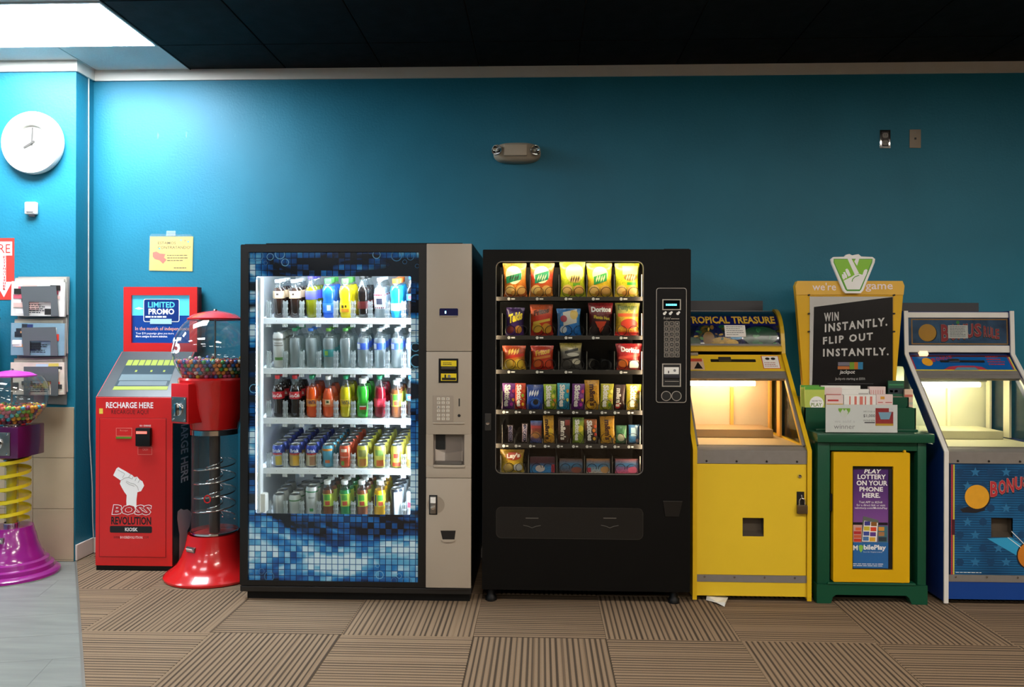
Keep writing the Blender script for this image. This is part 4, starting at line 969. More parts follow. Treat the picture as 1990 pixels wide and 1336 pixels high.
    for j, y in enumerate((775, 782.5, 791, 798, 806.5, 813.5)):
        for i, x in enumerate((853.5, 862.5, 871.5)):
            r = FD.rp(x-3.2, y-2.6, x+3.2, y+2.6)
            ky = MB().fbox(FD, *r, h+0.003, h+0.006, 0.0015).build('key', KEY, kp)
            lettering(FD, chars[j*3+i], (r[0]+0.005, r[1]-0.005, r[2]+0.003, r[3]-0.003), INKG, kp, h=h+0.0064, res=1, name='key_print')
    rdecal(FD, FD.rp(892, 774.5, 894.5, 789.5), INKK, t, 'coin_slot', h)
    MB().lathe([(0, 0.004), (0.006, 0.004), (0.008, 0)], FD.pt(*FD.px(893, 807.5), h), 16, (0, -1, 0)).build('coin_return_button', INKK, t)
    MB().fbox(FD, *FD.rp(842, 820, 904, 824), h, h+0.006, 0.003).build('panel_lip', BEI, mid)
    # delivery port
    prt = MB(); D_ = -0.034; prt.fbox(FD, hole[0], hole[1], hole[2], hole[3], D_-0.004, D_).fbox(FD, hole[0]-0.003, hole[0], hole[2], hole[3], D_, 0.001).fbox(FD, hole[1], hole[1]+0.003, hole[2], hole[3], D_, 0.001).fbox(FD, hole[0], hole[1], hole[2]-0.003, hole[2], D_, 0.001).fbox(FD, hole[0], hole[1], hole[3], hole[3]+0.003, D_, 0.001)
    prt.build('port_recess', pm('port_grey', '#a39a92', 0.5), t)
    q3 = FD.rp(845, 846, 865, 876); MB().fbox(FD, *q3, D_, D_+0.002).build('port_opening', pm('port_dark', '#1e2122', 0.4), t)
    q3 = FD.rp(845, 878, 898, 898); MB().prism(FD, [(q3[0], q3[2]), (q3[1], q3[2]), (q3[1], q3[3]), (q3[0]+(q3[1]-q3[0])*0.4, q3[3]-0.012), (q3[0], q3[3]+0.008)], D_+0.002, D_+0.012).build('port_tray', pm('port_tray_beige', '#c4bab0', 0.45), t)
    q3 = FD.rp(865, 845, 897, 902); MB().fbox(FD, *q3, -0.006, -0.004).build('port_door', clear('port_acrylic', '#e8e6e4', 1.0, 0.05, 0.15, '#c9c4c0'), t)
    q3 = FD.rp(845, 897, 898, 904); MB().fbox(FD, *q3, D_, -0.002, 0.004).build('port_sill', clear('port_sill_clear', '#d8d4d0', 1.0, 0.1, 0.4, '#b9b2aa'), t)
    MB().fbox(FD, *FD.rp(843, 903, 905, 908), h-0.004, h+0.008, 0.004).build('port_lip', BEI, mid)
    # lock handle and coin cup
    lk = FD.rp(835, 961, 851, 999)
    MB().prism(FD, circ((lk[1]+FD.px(848, 0)[0])/2, (lk[2]+lk[3])/2, 0.045, 28), h, h+0.0006).build('handle_recess', pm('recess_beige', '#978b7c', 0.45), lo)
    hb = MB().fbox(FD, *lk, h, h+0.004, 0.002).build('handle_frame', INKK, t)
    MB().fbox(FD, lk[0]+0.006, lk[1]-0.006, lk[2]+0.006, lk[3]-0.006, h+0.004, h+0.012, 0.003).build('lock_handle', STEEL, hb, smooth=40)
    decal(FD, [(lk[0]+0.008, lk[3]-0.04), (lk[1]-0.008, lk[3]-0.04), (lk[1]-0.008, lk[3]-0.01), (lk[0]+0.008, lk[3]-0.01)], PAPER, hb, 'label_plate', h+0.012)
    MB().lathe([(0, 0.004), (0.012, 0.003), (0.013, 0)], FD.pt((lk[0]+lk[1])/2, (lk[2]+lk[3])/2-0.012, h+0.012), 16, (0, -1, 0)).build('lock_cylinder', CHROME, hb, smooth=40)
    cp = FD.pp([(857, 1030), (886.5, 1030), (884, 1047), (861, 1047)])
    decal(FD, cp, pm('coin_cup_dark', '#14110f', 0.5), t, 'coin_cup', h, 0.001)
    cl = FD.pp([(859, 1047), (886, 1047), (880, 1052), (864, 1052)])
    MB().prism(FD, cl, h, h+0.008).build('cup_lip', BEI, lo)
    return t, g, lanes, rows, YT, tan
DM, GT, LANES, ROWS, YT, TAN = drinks_machine()
# ---- bottles and cans
def liquid(name, col, clr=False):
    if name in MATS: return MATS[name]
    if clr: return clear(name, col, 1.6, 0.04, 0.3, '#f2f8f9')
    m = pm(name, col, 0.12, var=0.06, scale=20, coat=0.6)
    return m
PROF = {
 'soda': dict(h=0.226, lv=0.165, prof=[(0.0, 0.0), (0.024, 0.0), (0.031, 0.006), (0.0325, 0.03), (0.031, 0.07), (0.032, 0.1), (0.0325, 0.125), (0.030, 0.148), (0.022, 0.172), (0.0145, 0.192), (0.0125, 0.2), (0.0125, 0.21)], cap=(0.0145, 0.206, 0.226), lab=(0.095, 0.13)),
 'contour': dict(h=0.226, lv=0.17, prof=[(0.0, 0.0), (0.024, 0.0), (0.031, 0.006), (0.032, 0.035), (0.0275, 0.07), (0.030, 0.09), (0.0325, 0.105), (0.0325, 0.142), (0.028, 0.158), (0.018, 0.182), (0.0125, 0.2), (0.0125, 0.21)], cap=(0.0145, 0.206, 0.226), lab=(0.1, 0.14)),
 'longneck': dict(h=0.222, lv=0.155, prof=[(0.0, 0.0), (0.024, 0.0), (0.032, 0.006), (0.033, 0.03), (0.033, 0.1), (0.029, 0.125), (0.018, 0.155), (0.0135, 0.175), (0.0125, 0.19), (0.0125, 0.208)], cap=(0.0145, 0.203, 0.222), lab=(0.06, 0.1)),
 'sport': dict(h=0.215, lv=0.17, prof=[(0.0, 0.0), (0.028, 0.0), (0.034, 0.007), (0.035, 0.03), (0.034, 0.085), (0.0305, 0.1), (0.035, 0.115), (0.0345, 0.145), (0.028, 0.168), (0.02, 0.18), (0.019, 0.188)], cap=(0.0205, 0.184, 0.21), lab=(0.03, 0.08)),
 'tea': dict(h=0.2, lv=0.15, prof=[(0.0, 0.0), (0.025, 0.0), (0.0305, 0.006), (0.031, 0.03), (0.0305, 0.135), (0.024, 0.155), (0.0185, 0.17), (0.0175, 0.18)], cap=(0.0185, 0.178, 0.2), lab=(0.062, 0.13)),
 'coffee': dict(h=0.205, lv=0.16, prof=[(0.0, 0.0), (0.027, 0.0), (0.032, 0.006), (0.032, 0.12), (0.03, 0.145), (0.021, 0.172), (0.018, 0.18), (0.018, 0.19)], cap=(0.0195, 0.188, 0.205), lab=(0.105, 0.145)),
 'water': dict(h=0.212, lv=0.16, prof=[(0.0, 0.0), (0.026, 0.0), (0.0315, 0.006), (0.032, 0.03), (0.03, 0.06), (0.0315, 0.09), (0.0325, 0.13), (0.031, 0.15), (0.02, 0.178), (0.0125, 0.19), (0.0125, 0.2)], cap=(0.0145, 0.196, 0.212), lab=(0.1, 0.135)),
}
def make_bottle(shape, liq, cap, lab=None, words=None, clr=False, lab2=None):
    S = PROF[shape]; t = bpy.data.objects.new('bottle', None); COL.objects.link(t); t.empty_display_size = 0.02
    P = S['prof']; lv = S['lv']
    low = [p for p in P if p[1] <= lv]; hi = [p for p in P if p[1] > lv]
    j = len(low); r_lv = low[-1][0]+(hi[0][0]-low[-1][0])*(lv-low[-1][1])/(hi[0][1]-low[-1][1])
    MB().lathe(low+[(r_lv, lv)], (0, 0, 0), 18).build('body', liquid('liquid_'+liq[1:]+('c' if clr else ''), liq, clr), t, smooth=60)
    MB().lathe([(r_lv, lv)]+hi, (0, 0, 0), 18).build('neck', clear('bottle_neck_clear', '#f1f5f5', 1.2, 0.04, 0.06), t, smooth=60)
    cr, c0, c1 = S['cap']
    MB().lathe([(cr-0.001, c0), (cr, c0+0.002), (cr, c1-0.002), (cr-0.002, c1), (0, c1)], (0, 0, 0), 18).build('cap', pm('cap_'+cap[1:], cap, 0.35), t, smooth=40)
    def rad(z):
        for (r0, z0), (r1, z1) in zip(P, P[1:]):
            if z0 <= z <= z1: return r0+(r1-r0)*(z-z0)/max(1e-6, z1-z0)
        return P[-1][0]
    if lab:
        l0, l1 = S['lab'] if lab2 is None else lab2
        lo = MB().lathe([(rad(l0+(l1-l0)*i/5)+0.0007, l0+(l1-l0)*i/5) for i in range(6)], (0, 0, 0), 18).build('label_sleeve', pm('sleeve_'+lab[1:], lab, 0.35, var=0.1), t, smooth=60)
        for w in (words or []):
            if w[0] == 'txt':
                _, s_, f0, f1, hw, col = w
                fr = lambda a, b, h: Vector((math.sin(a)*(rad(b)+0.0014), -math.cos(a)*(rad(b)+0.0014), b))
                lettering(fr, s_, (-hw, hw, l0+(l1-l0)*f0, l0+(l1-l0)*f1), pm('sleeve_ink_'+col[1:], col, 0.4), lo, bold=0.02)
            else:
                _, f0, f1, hw, col, ac = w
                MB().surf(lambda u, v: Vector((math.sin(ac+hw*(2*u-1))*(rad(l0+(l1-l0)*(f0+(f1-f0)*v))+0.0011), -math.cos(ac+hw*(2*u-1))*(rad(l0+(l1-l0)*(f0+(f1-f0)*v))+0.0011), l0+(l1-l0)*(f0+(f1-f0)*v))), 8, 3).build('print', pm('sleeve_ink_'+col[1:], col, 0.4), lo, smooth=60)
    return t
def make_can(h, cols, words=None, r=0.033):
    t = bpy.data.objects.new('can', None); COL.objects.link(t); t.empty_display_size = 0.02
    bd = MB().lathe([(0.024, 0.0), (0.028, 0.001), (r, 0.011), (r, h-0.018), (0.027, h-0.004)], (0, 0, 0), 20).build('body', pm('can_'+cols[0][1:], cols[0], 0.3, metal=0.25, var=0.06), t, smooth=60)
    MB().lathe([(0.027, h-0.004), (0.028, h-0.001), (0.027, h), (0.0255, h-0.001), (0.0245, h-0.006), (0, h-0.006)], (0, 0, 0), 20).build('lid', pm('can_lid', '#a9acac', 0.3, metal=0.9), t, smooth=60)
    MB().fbox(Frame((0, 0, h-0.006), (1, 0, 0), (0, 1, 0)), -0.006, 0.006, -0.016, 0.004, 0, 0.0015).build('pull_tab', STEEL, t)
    for w in (words or []):
        if w[0] == 'txt':
            _, s_, f0, f1, hw, col = w
            fr = lambda a, b, hh: Vector((math.sin(a)*(r+0.0012), -math.cos(a)*(r+0.0012), b))
            lettering(fr, s_, (-hw, hw, h*f0, h*f1), pm('sleeve_ink_'+col[1:], col, 0.4), bd, bold=0.02)
        else:
            _, f0, f1, hw, col, ac = w
            MB().lathe([(r+0.0006, h*f0), (r+0.0006, h*f1)], (0, 0, 0), 14, a0=-PI/2+ac-hw, a1=-PI/2+ac+hw).build('print', pm('sleeve_ink_'+col[1:], col, 0.4), bd, smooth=60)
    return t
ORD = ['first', 'second', 'third', 'fourth', 'fifth', 'sixth', 'seventh', 'eighth', 'ninth', 'tenth']
TWO = ('band', )
COLA = dict(shape='contour', liq='#1c0f0c', cap='#c02a2a', lab='#b8202a', words=[('txt', 'Coca-Cola', 0.25, 0.75, 0.95, '#f2eeea')])
WAT = lambda cap, lab=None: dict(shape='water', liq='#e6eff0', cap=cap, lab=lab, clr=True, words=[('b', 0.1, 0.9, 0.35, '#e4e8ee', -0.75), ('b', 0.2, 0.8, 0.25, '#2a4fa8', 0.5)] if lab else None)
TEA = lambda liq, lab='#b9c84a': dict(shape='tea', liq=liq, cap='#e9ebe8', lab=lab, words=[('b', 0.05, 0.95, 0.16, '#2c3a7a', -0.75), ('b', 0.5, 0.95, 0.5, '#4f9a3a', 0.15), ('b', 0.1, 0.42, 0.4, '#c8503a', 0.2)])
GRID = [
 [('bottle', dict(shape='coffee', liq='#2a1812', cap='#c9c9c6', lab='#b59a7c', words=[('b', 0.15, 0.85, 0.4, '#e8dccb', 0.1), ('b', 0.3, 0.7, 0.2, '#3a2a20', 0.1)]), 'dark coffee bottle with tan label'),
  ('bottle', dict(shape='coffee', liq='#2a1812', cap='#c9c9c6', lab='#b59a7c', words=[('b', 0.15, 0.85, 0.4, '#e8dccb', 0.1), ('b', 0.3, 0.7, 0.2, '#3a2a20', 0.1)]), 'dark coffee bottle with tan label'),
  ('bottle', dict(shape='soda', liq='#7a7a12', cap='#4a3f8a', lab='#5a5ac0', lab2=(0.1, 0.145)), 'olive drink bottle with violet-blue label'),
  ('bottle', dict(shape='sport', liq='#1f5fd6', cap='#4a9a4a', lab='#3f7fe0', words=[('b', 0.2, 0.8, 0.3, '#cfe0f0', 0.2)]), 'deep blue sports drink bottle with green cap'),
  ('bottle', dict(shape='sport', liq='#f2d81a', cap='#5aa04a', lab='#f0d020', words=[('b', 0.5, 0.8, 0.18, '#4a3a12', -0.35), ('b', 0.55, 0.8, 0.14, '#4a3a12', 0.15), ('b', 0.05, 0.4, 0.6, '#e8902a', 0)]), 'bright yellow sports drink bottle with green cap'),
  ('bottle', dict(shape='soda', liq='#17110f', cap='#2a2826', lab='#5a1f1f', lab2=(0.05, 0.09)), 'black cola bottle with dark cap'),
  ('bottle', dict(shape='water', liq='#e6eff0', cap='#dfe4e4', lab='#d8dfe2', clr=True, lab2=(0.05, 0.13), words=[('b', 0.86, 0.98, 1.4, '#8a2a3a', 0), ('b', 0.02, 0.12, 1.4, '#8a2a3a', 0), ('b', 0.3, 0.7, 0.5, '#3a3a4a', 0)]), 'clear water bottle with maroon-edged label'),
  ('bottle', dict(shape='sport', liq='#1f9fd8', cap='#e8702a', lab='#e6eef2', words=[('b', 0.0, 0.2, 1.2, '#1f9fd8', 0)]), 'light blue sports drink bottle with orange cap'),
  ('bottle', dict(shape='soda', liq='#1c1412', cap='#2a58b8', lab='#3a62b8', words=[('b', 0.3, 0.7, 0.35, '#c83a3a', 0)]), 'cola bottle with blue label and cap')],
 [('can', dict(h=0.19, cols=['#c9c8c2'], words=[('b', 0.78, 0.84, 2.0, '#7a766e', 0), ('b', 0.62, 0.66, 0.8, '#8a857c', 0), ('b', 0.69, 0.72, 0.7, '#8a857c', 0), ('b', 0.22, 0.3, 0.7, '#5f8a4a', 0.1)]), 'tall pale grey can'),
  ('bottle', WAT('#3f9a6a', None), 'clear water bottle with green cap'), ('bottle', WAT('#2f70c8', None), 'clear water bottle with blue cap'),
  ('bottle', dict(shape='water', liq='#dfeceb', cap='#6aa83a', clr=True, lab='#3f8a8a', lab2=(0.06, 0.1), words=[('b', 0.2, 0.8, 0.3, '#8ab84a', -0.3)]), 'clear water bottle with lime cap and teal label'),
  ('bottle', WAT('#5aa84a', None), 'clear water bottle with bright green cap'),
  ('bottle', WAT('#eef0ee', '#3a5ab8'), 'clear water bottle with white cap and blue label'), ('bottle', WAT('#eef0ee', '#3a5ab8'), 'clear water bottle with white cap and blue label'),
  ('bottle', WAT('#eef0ee', '#3a5ab8'), 'clear water bottle with white cap and blue label'), ('bottle', WAT('#eef0ee', '#6a7ad8'), 'clear water bottle with white cap and violet label')],
 [('bottle', COLA, 'dark cola bottle with red label and cap'), ('bottle', COLA, 'dark cola bottle with red label and cap'),
  ('bottle', dict(shape='soda', liq='#d84f12', cap='#1f8a5a', lab='#e8862a', lab2=(0.06, 0.1), words=[('txt', 'FANTA', 0.3, 0.85, 0.7, '#2a3a6a'), ('b', 0.05, 0.3, 0.5, '#f0a83a', 0.3)]), 'orange soda bottle with green cap'),
  ('bottle', dict(shape='longneck', liq='#d8552a', cap='#e8e8e4', lab='#e07a4a', words=[('b', 0.3, 0.95, 0.4, '#e8c9a0', 0), ('b', 0.5, 0.8, 0.2, '#3a5a3a', 0)]), 'long-necked orange soda bottle with white cap'),
  ('bottle', dict(shape='soda', liq='#c8b81a', cap='#1f8a5a', lab='#e8c82a', lab2=(0.06, 0.1), words=[('txt', 'FANTA', 0.3, 0.85, 0.7, '#3a3a5a')]), 'yellow soda bottle with green cap'),
  ('bottle', dict(shape='sport', liq='#2f9a2a', cap='#e9ebe8', lab='#3a8a2a', words=[('b', 0.3, 0.6, 0.5, '#c8402a', 0.1), ('b', 0.62, 0.72, 0.5, '#e8e8e4', 0.1)]), 'green soda bottle with white cap'),
  ('bottle', dict(shape='soda', liq='#7a1220', cap='#1f8a5a', lab='#c8283a', lab2=(0.06, 0.105), words=[('b', 0.2, 0.8, 0.5, '#e0485a', 0.1)]), 'dark red soda bottle with green cap'),
  ('bottle', TEA('#8a4f2a', '#c9cf4a'), 'brown tea bottle with yellow-green label'),
  ('bottle', dict(shape='soda', liq='#1c1412', cap='#3f8fd8', lab='#3a72c8', words=[('b', 0.3, 0.7, 0.35, '#d84a3a', 0)]), 'cola bottle with blue label at the end')],
 [('can', dict(h=0.122, cols=['#3a4fa0'], words=[('b', 0.05, 0.6, 1.6, '#a9b0b8', 0), ('txt', 'Brisk', 0.66, 0.82, 0.7, '#d8e0f0'), ('b', 0.55, 0.63, 0.9, '#b83a3a', 0), ('b', 0.1, 0.5, 0.5, '#c9b24a', 0.3)]), 'blue and silver iced tea can'),
  ('can', dict(h=0.122, cols=['#33459a'], words=[('b', 0.05, 0.6, 1.6, '#b59a5a', 0), ('txt', 'Brisk', 0.66, 0.82, 0.7, '#d8e0f0'), ('b', 0.55, 0.63, 0.9, '#b83a3a', 0), ('b', 0.1, 0.5, 0.5, '#d8a83a', 0.2)]), 'blue and gold iced tea can'),
  ('can', dict(h=0.122, cols=['#33459a'], words=[('b', 0.05, 0.6, 1.6, '#c9c0a0', 0), ('txt', 'Brisk', 0.66, 0.82, 0.7, '#d8e0f0'), ('b', 0.55, 0.63, 0.9, '#b83a3a', 0), ('b', 0.1, 0.5, 0.5, '#a87a5a', 0.2)]), 'blue and cream iced tea can'),
  ('can', dict(h=0.122, cols=['#5aa0b8'], words=[('b', 0.74, 0.84, 0.9, '#d8882a', 0.1), ('b', 0.2, 0.34, 0.4, '#c86a3a', 0.1)]), 'teal fruit drink can'),
  ('can', dict(h=0.122, cols=['#d85a3a'], words=[('b', 0.7, 0.84, 0.5, '#e8c9b0', 0), ('b', 0.1, 0.3, 0.3, '#6a9a3a', -0.3), ('b', 0.45, 0.5, 0.7, '#e8b0a0', 0)]), 'orange-red fruit drink can'),
  ('can', dict(h=0.122, cols=['#c8c24a'], words=[('b', 0.5, 0.8, 0.7, '#8a8a4a', 0), ('b', 0.08, 0.4, 0.6, '#b87a3a', 0.1)]), 'yellow-green juice can'),
  ('can', dict(h=0.122, cols=['#cfc65a'], words=[('b', 0.55, 0.8, 0.7, '#7a9a4a', 0), ('b', 0.08, 0.35, 0.6, '#c8602a', 0.1)]), 'yellow juice can with orange base'),
  ('can', dict(h=0.122, cols=['#e8d85a'], words=[('b', 0.45, 0.65, 0.4, '#c83a2a', 0), ('b', 0.08, 0.25, 0.7, '#d84a2a', 0)]), 'bright yellow juice can with red print'),
  ('can', dict(h=0.122, cols=['#e0d27a'], words=[('b', 0.1, 0.4, 0.6, '#d86a3a', 0)]), 'pale yellow juice can')],
 [('can', dict(h=0.122, cols=['#b9bcba'], words=[('b', 0.02, 0.98, 0.12, '#dfe2e0', -0.2)]), 'plain silver can'),
  ('can', dict(h=0.122, cols=['#c3c8c2'], words=[('b', 0.72, 0.78, 1.6, '#4a7a4a', 0)]), 'silver can with green line'),
  ('can', dict(h=0.168, cols=['#ccd0cc'], words=[('b', 0.82, 0.86, 1.6, '#3a8a5a', 0), ('b', 0.62, 0.68, 0.5, '#9aa09a', 0), ('b', 0.2, 0.3, 0.3, '#4a9a5a', 0)]), 'tall white can with green line'),
  ('bottle', TEA('#7a4526'), 'brown tea bottle with white cap'), ('bottle', TEA('#2f8a4a', '#b8d04a'), 'green tea bottle with white cap'),
  ('bottle', TEA('#8a4f32'), 'reddish tea bottle with white cap'), ('bottle', TEA('#e0a81a', '#d8c83a'), 'golden tea bottle with white cap'),
  ('can', dict(h=0.16, cols=['#2a2e38'], words=[('b', 0.1, 0.9, 0.8, '#c9d0d4', 0.6)]), 'tall dark and silver can'),
  ('can', dict(h=0.15, cols=['#dfe2e2'], words=[('b', 0.4, 0.6, 0.7, '#c83a4a', 0)]), 'tall white can with red print')],
]
DEPTH = [3, 3, 3, 6, 4]
SHELF = ['top', 'second', 'third', 'fourth', 'bottom']
cache = {}
for k, row in enumerate(GRID):
    for i, (kind, spec, desc) in enumerate(row):
        key = str(spec); first = None
        for d in range(DEPTH[k]):
            step = 0.073 if kind == 'bottle' else 0.068
            Y = YT+0.052+step*d; z = ROWS[k]+TAN*(Y-YT)+0.001
            X = GT.pt(*GT.px(LANES[i], 700)).x
            if key not in cache:
                o = make_bottle(**spec) if kind == 'bottle' else make_can(**spec); cache[key] = o
            else: o = copy_tree(cache[key])
            o.location = (X, Y, z); o.rotation_euler = (math.atan(TAN), 0, random.uniform(-0.15, 0.15))
            n_ = DEPTH[k]
            pos = 'front' if d == 0 else ORD[d]+' back'
            tag(o, '%s, %s, lane %s, %s shelf' % (desc, pos, ['one', 'two', 'three', 'four', 'five', 'six', 'seven', 'eight', 'nine'][i], SHELF[k]), kind, 'drinks on the %s shelf of the drinks machine' % SHELF[k])
# ================================================================= snack vending machine
YS = -0.85
FS = F(YS)
SBK = pm('snack_machine_black', '#070605', 0.55, var=0.05, spec=0.16)
EDG = pm('snack_edge_grey', '#77746f', 0.35, metal=0.6)
def snack_machine():
    a0, a1 = FS.px(937.5, 800)[0], FS.px(1342, 800)[0]; zt, zb = FS.px(1140, 485)[1], FS.px(1140, 1149)[1]
    t = thing('snack_machine', 'black snack vending machine with lit shelves of bags', 'vending machine', ((a0+a1)/2, -0.45, 0))
    YI = YS+0.05
    win = FS.rp(963, 508, 1250.5, 922.5)
    wx1 = win[1]+0.012
    m = MB()
    m.box(a0+0.003, a0+0.03, YI, -0.04, zb, zt-0.004).box(a1-0.03, a1-0.003, YI, -0.04, zb, zt-0.004).box(a0+0.03, a1-0.03, YI, -0.04, zt-0.04, zt-0.004).box(a0+0.03, a1-0.03, YI, -0.04, zb, zb+0.04).box(a0+0.03, a1-0.03, -0.08, -0.04, zb+0.04, zt-0.04)
    m.build('cabinet', SBK, t)
    MB().box(a1-0.13, a1, YI, -0.06, zt-0.004, zt+0.008).build('top_hinge', SBK, t)
    outer = rrect(a0, a1, zb, zt, 0.006, 5); inner = rrect(*win, 0.032, 5)
    MB().ring(FS, outer, inner, -0.045, 0.0).build('door', SBK, t, smooth=30)
    w2 = (win[0]+0.003, win[1]-0.003, win[2]+0.003, win[3]-0.003)
    MB().ring(FS, inner, rrect(*w2, 0.03, 5), -0.012, 0.002).build('window_trim', EDG, t)
    MB().prism(FS, rrect(*w2, 0.03, 5), -0.01, -0.007).build('window_pane', clear('snack_glass', '#f2f3f2', 0.5), t)
    # interior
    LB = pm('snack_liner', '#0e0d0c', 0.45, var=0.1)
    m = MB(); zi0, zi1 = win[2]-0.06, win[3]+0.03
    m.box(win[0]-0.02, win[0]-0.008, YI, -0.25, zi0, zi1).box(wx1, wx1+0.012, YI, -0.25, zi0, zi1).box(win[0]-0.02, wx1, -0.25, -0.24, zi0, zi1).box(win[0]-0.02, wx1, YI, -0.25, zi1, zi1+0.01).box(win[0]-0.02, wx1, YI, -0.25, zi0-0.01, zi0)
    m.build('liner', LB, t)
    LT = glow('snack_light', '#ffe9c4', 55.0)
    MB().fbox(FS, win[0]+0.03, win[1]-0.03, win[3]+0.004, win[3]+0.018, -0.066, -0.05).build('light_tube', LT, t)
    LT2 = glow('snack_side_fill', '#ffe4bd', 80.0)  # unseen side tubes, added to brighten the lower shelves
    for x_ in (win[0]-0.007, win[1]+0.007): MB().fbox(FS, x_-0.0035, x_+0.0035, win[2]+0.04, win[3]-0.05, -0.06, -0.052).build('light_tube', LT2, t)
    # trays
    YT_ = YS+0.085; g = F(YT_)
    RAIL = pm('tray_rail_brown', '#2b2723', 0.45, metal=0.2); COIL = pm('coil_steel', '#2c2a28', 0.3, metal=0.7)
    rail = [(578, 585), (653.5, 660.5), (720, 727.5), (798, 806), (864, 872), (923, 930)]
    wide = [1003, 1058, 1114, 1167, 1221]; nar = [988, 1012, 1040, 1068.5, 1094, 1123.5, 1150, 1179, 1204, 1231]
    wide6 = [1000, 1054, 1110, 1162, 1218]
    lanes = [wide, wide, wide, nar, nar, wide6]; zs = []
    hel = {}
    def coil(x, z, r, hand):
        key = (round(r, 4), hand)
        if key not in hel:
            P = []; n = 84
            for i in range(n+1): an = -PI/2+hand*2*PI*7*i/n; P.append((r*math.cos(an), 0.36*i/n, r*math.sin(an)))
            o = MB().tube(P, 0.0016, 5).build('coil', COIL, t, smooth=60); hel[key] = o
        else: o = bpy.data.objects.new('coil', hel[key].data); COL.objects.link(o); o.parent = t
        o.location = Vector((x, YT_-0.004, z+r+0.002))-ORG[t.name]
    # coil meshes are modelled about the origin: undo the parent offset baked in by build()
    for k, (y0, y1) in enumerate(rail):
        z = g.px(1100, y0)[1]; zl = g.px(1100, y1)[1]; zs.append(z)
        MB().box(win[0]-0.006, wx1-0.002, YT_+0.002, YT_+0.42, z-0.006, z).build('tray', LB, t)
        rl = MB().fbox(g, win[0]-0.004, wx1-0.004, zl, z+0.002, -0.002, 0.004, 0.001).build('tray_rail', RAIL, t)
        if k < 5:
            for i, p in enumerate(lanes[k]):
                if k == 2 and i == 3: continue
                off = -14 if len(lanes[k]) == 5 else -9
                ac = g.px(p+off, y0)[0]; zc = (z+zl)/2
                decal(g, circ(ac, zc, 0.0075, 12), PAPER, rl, 'price_disc', 0.004, 0.0006)
                lettering(g, 'ABCDE'[k]+'1234567890'[i], (ac-0.004, ac+0.004, zc-0.0035, zc+0.0035), INKG, rl, h=0.0052, res=1, name='disc_print')
                rdecal(g, (ac+0.012, ac+0.032 if len(lanes[k]) == 5 else ac+0.024, zc-0.0035, zc+0.0035), PAPER, rl, 'price_tag', 0.004)
        n = len(lanes[k])
        for i in range(n+1):
            xm = lanes[k][0]-27 if i == 0 else (lanes[k][-1]+26 if i == n else (lanes[k][i-1]+lanes[k][i])/2)
            if n == 10 and 0 < i < n: hh = 0.03
            else: hh = 0.12 if k < 2 else 0.1
            if n == 10: xm = lanes[k][0]-12 if i == 0 else (lanes[k][-1]+13 if i == n else xm)
            a = g.px(xm, y0)[0]; a = max(a, win[0]-0.002); a = min(a, wx1-0.006)
            dv = MB().fbox(g, a-0.001, a+0.001, z, z+hh, -0.36, -0.001).build('lane_divider', LB, t)
            MB().fbox(g, a-0.0018, a+0.0018, z+0.004, z+hh, -0.001, 0.001).build('divider_edge', EDG, dv)
        for p in lanes[k]:
            ac = g.px(p, y0)[0]
            if n == 5:
                for s_ in (-1, 1): coil(ac+s_*0.031, z, 0.0265, s_)
            else: coil(ac, z, 0.0275, 1)
    # control panel
    pr = FS.rp(1275, 560, 1334, 783); R3 = (pr[0]+0.0025, pr[1]-0.0025, pr[2]+0.0025, pr[3]-0.0025)
    pn = MB().prism(FS, rrect(*R3, 0.012, 4), 0, 0.001).build('control_panel', pm('panel_black', '#090808', 0.55, spec=0.2), t)
    MB().ring(FS, rrect(*pr, 0.014, 4), rrect(*R3, 0.012, 4), 0, 0.003).build('panel_outline', pm('outline_grey', '#b3ada3', 0.4, metal=0.3), pn)
    OUT = MATS['outline_grey']
    def frame(r, w, h, nm): return MB().ring(FS, [(r[0], r[2]), (r[1], r[2]), (r[1], r[3]), (r[0], r[3])], [(r[0]+w, r[2]+w), (r[1]-w, r[2]+w), (r[1]-w, r[3]-w), (r[0]+w, r[3]-w)], 0.001, h).build(nm, OUT, pn)
    r = FS.rp(1287, 582, 1323, 603); frame(r, 0.005, 0.004, 'display_frame')
    rdecal(FS, (r[0]+0.005, r[1]-0.005, r[2]+0.005, r[3]-0.005), pm('display_black', '#05070a', 0.1), pn, 'display', 0.001)
    tlines(MB(), FS, FS.rp(1294, 590.5, 1319, 595), 1, 0.0026, 11, 0.8).build('display_digits', glow('display_cyan', '#5fdcf0', 2.2), pn)
    for x in (1292, 1303.5, 1318):
        decal(FS, circ(*FS.px(x-1, 610), 0.0075, 8), PAPER, pn, 'coin_icon', 0.001); decal(FS, circ(*FS.px(x+1.5, 607.5), 0.006, 8), PAPER, pn, 'coin_icon', 0.0012)
    lettering(FS, 'Royal', FS.rp(1289.5, 616, 1302, 623), OUT, pn, h=0.002, bold=0, shear=0.3, res=1)
    tlines(MB(), FS, FS.rp(1304, 618, 1323, 622), 1, 0.002, 12, 0.4).build('print', OUT, pn)
    KF = pm('key_grey', '#8d867d', 0.4, metal=0.3); chars = 'A01B23C45D67E89F*#GHJ'
    for j in range(7):
        for i in range(3):
            x0 = 1290.2+i*10.4; y0 = 625+j*10.1
            rr = FS.rp(x0, y0, x0+9.4, y0+9.2)
            ky = MB().fbox(FS, *rr, 0.001, 0.004, 0.001).build('key', KF, pn)
            r2 = (rr[0]+0.004, rr[1]-0.004, rr[2]+0.004, rr[3]-0.004)
            rdecal(FS, r2, INKK, pn, 'key_face', 0.004, 0.0003); lettering(FS, chars[j*3+i], (r2[0]+0.005, r2[1]-0.005, r2[2]+0.004, r2[3]-0.004), OUT, pn, h=0.0047, res=1, name='key_print')
    r = FS.rp(1286.5, 707, 1323, 752); frame(r, 0.005, 0.005, 'bill_frame')
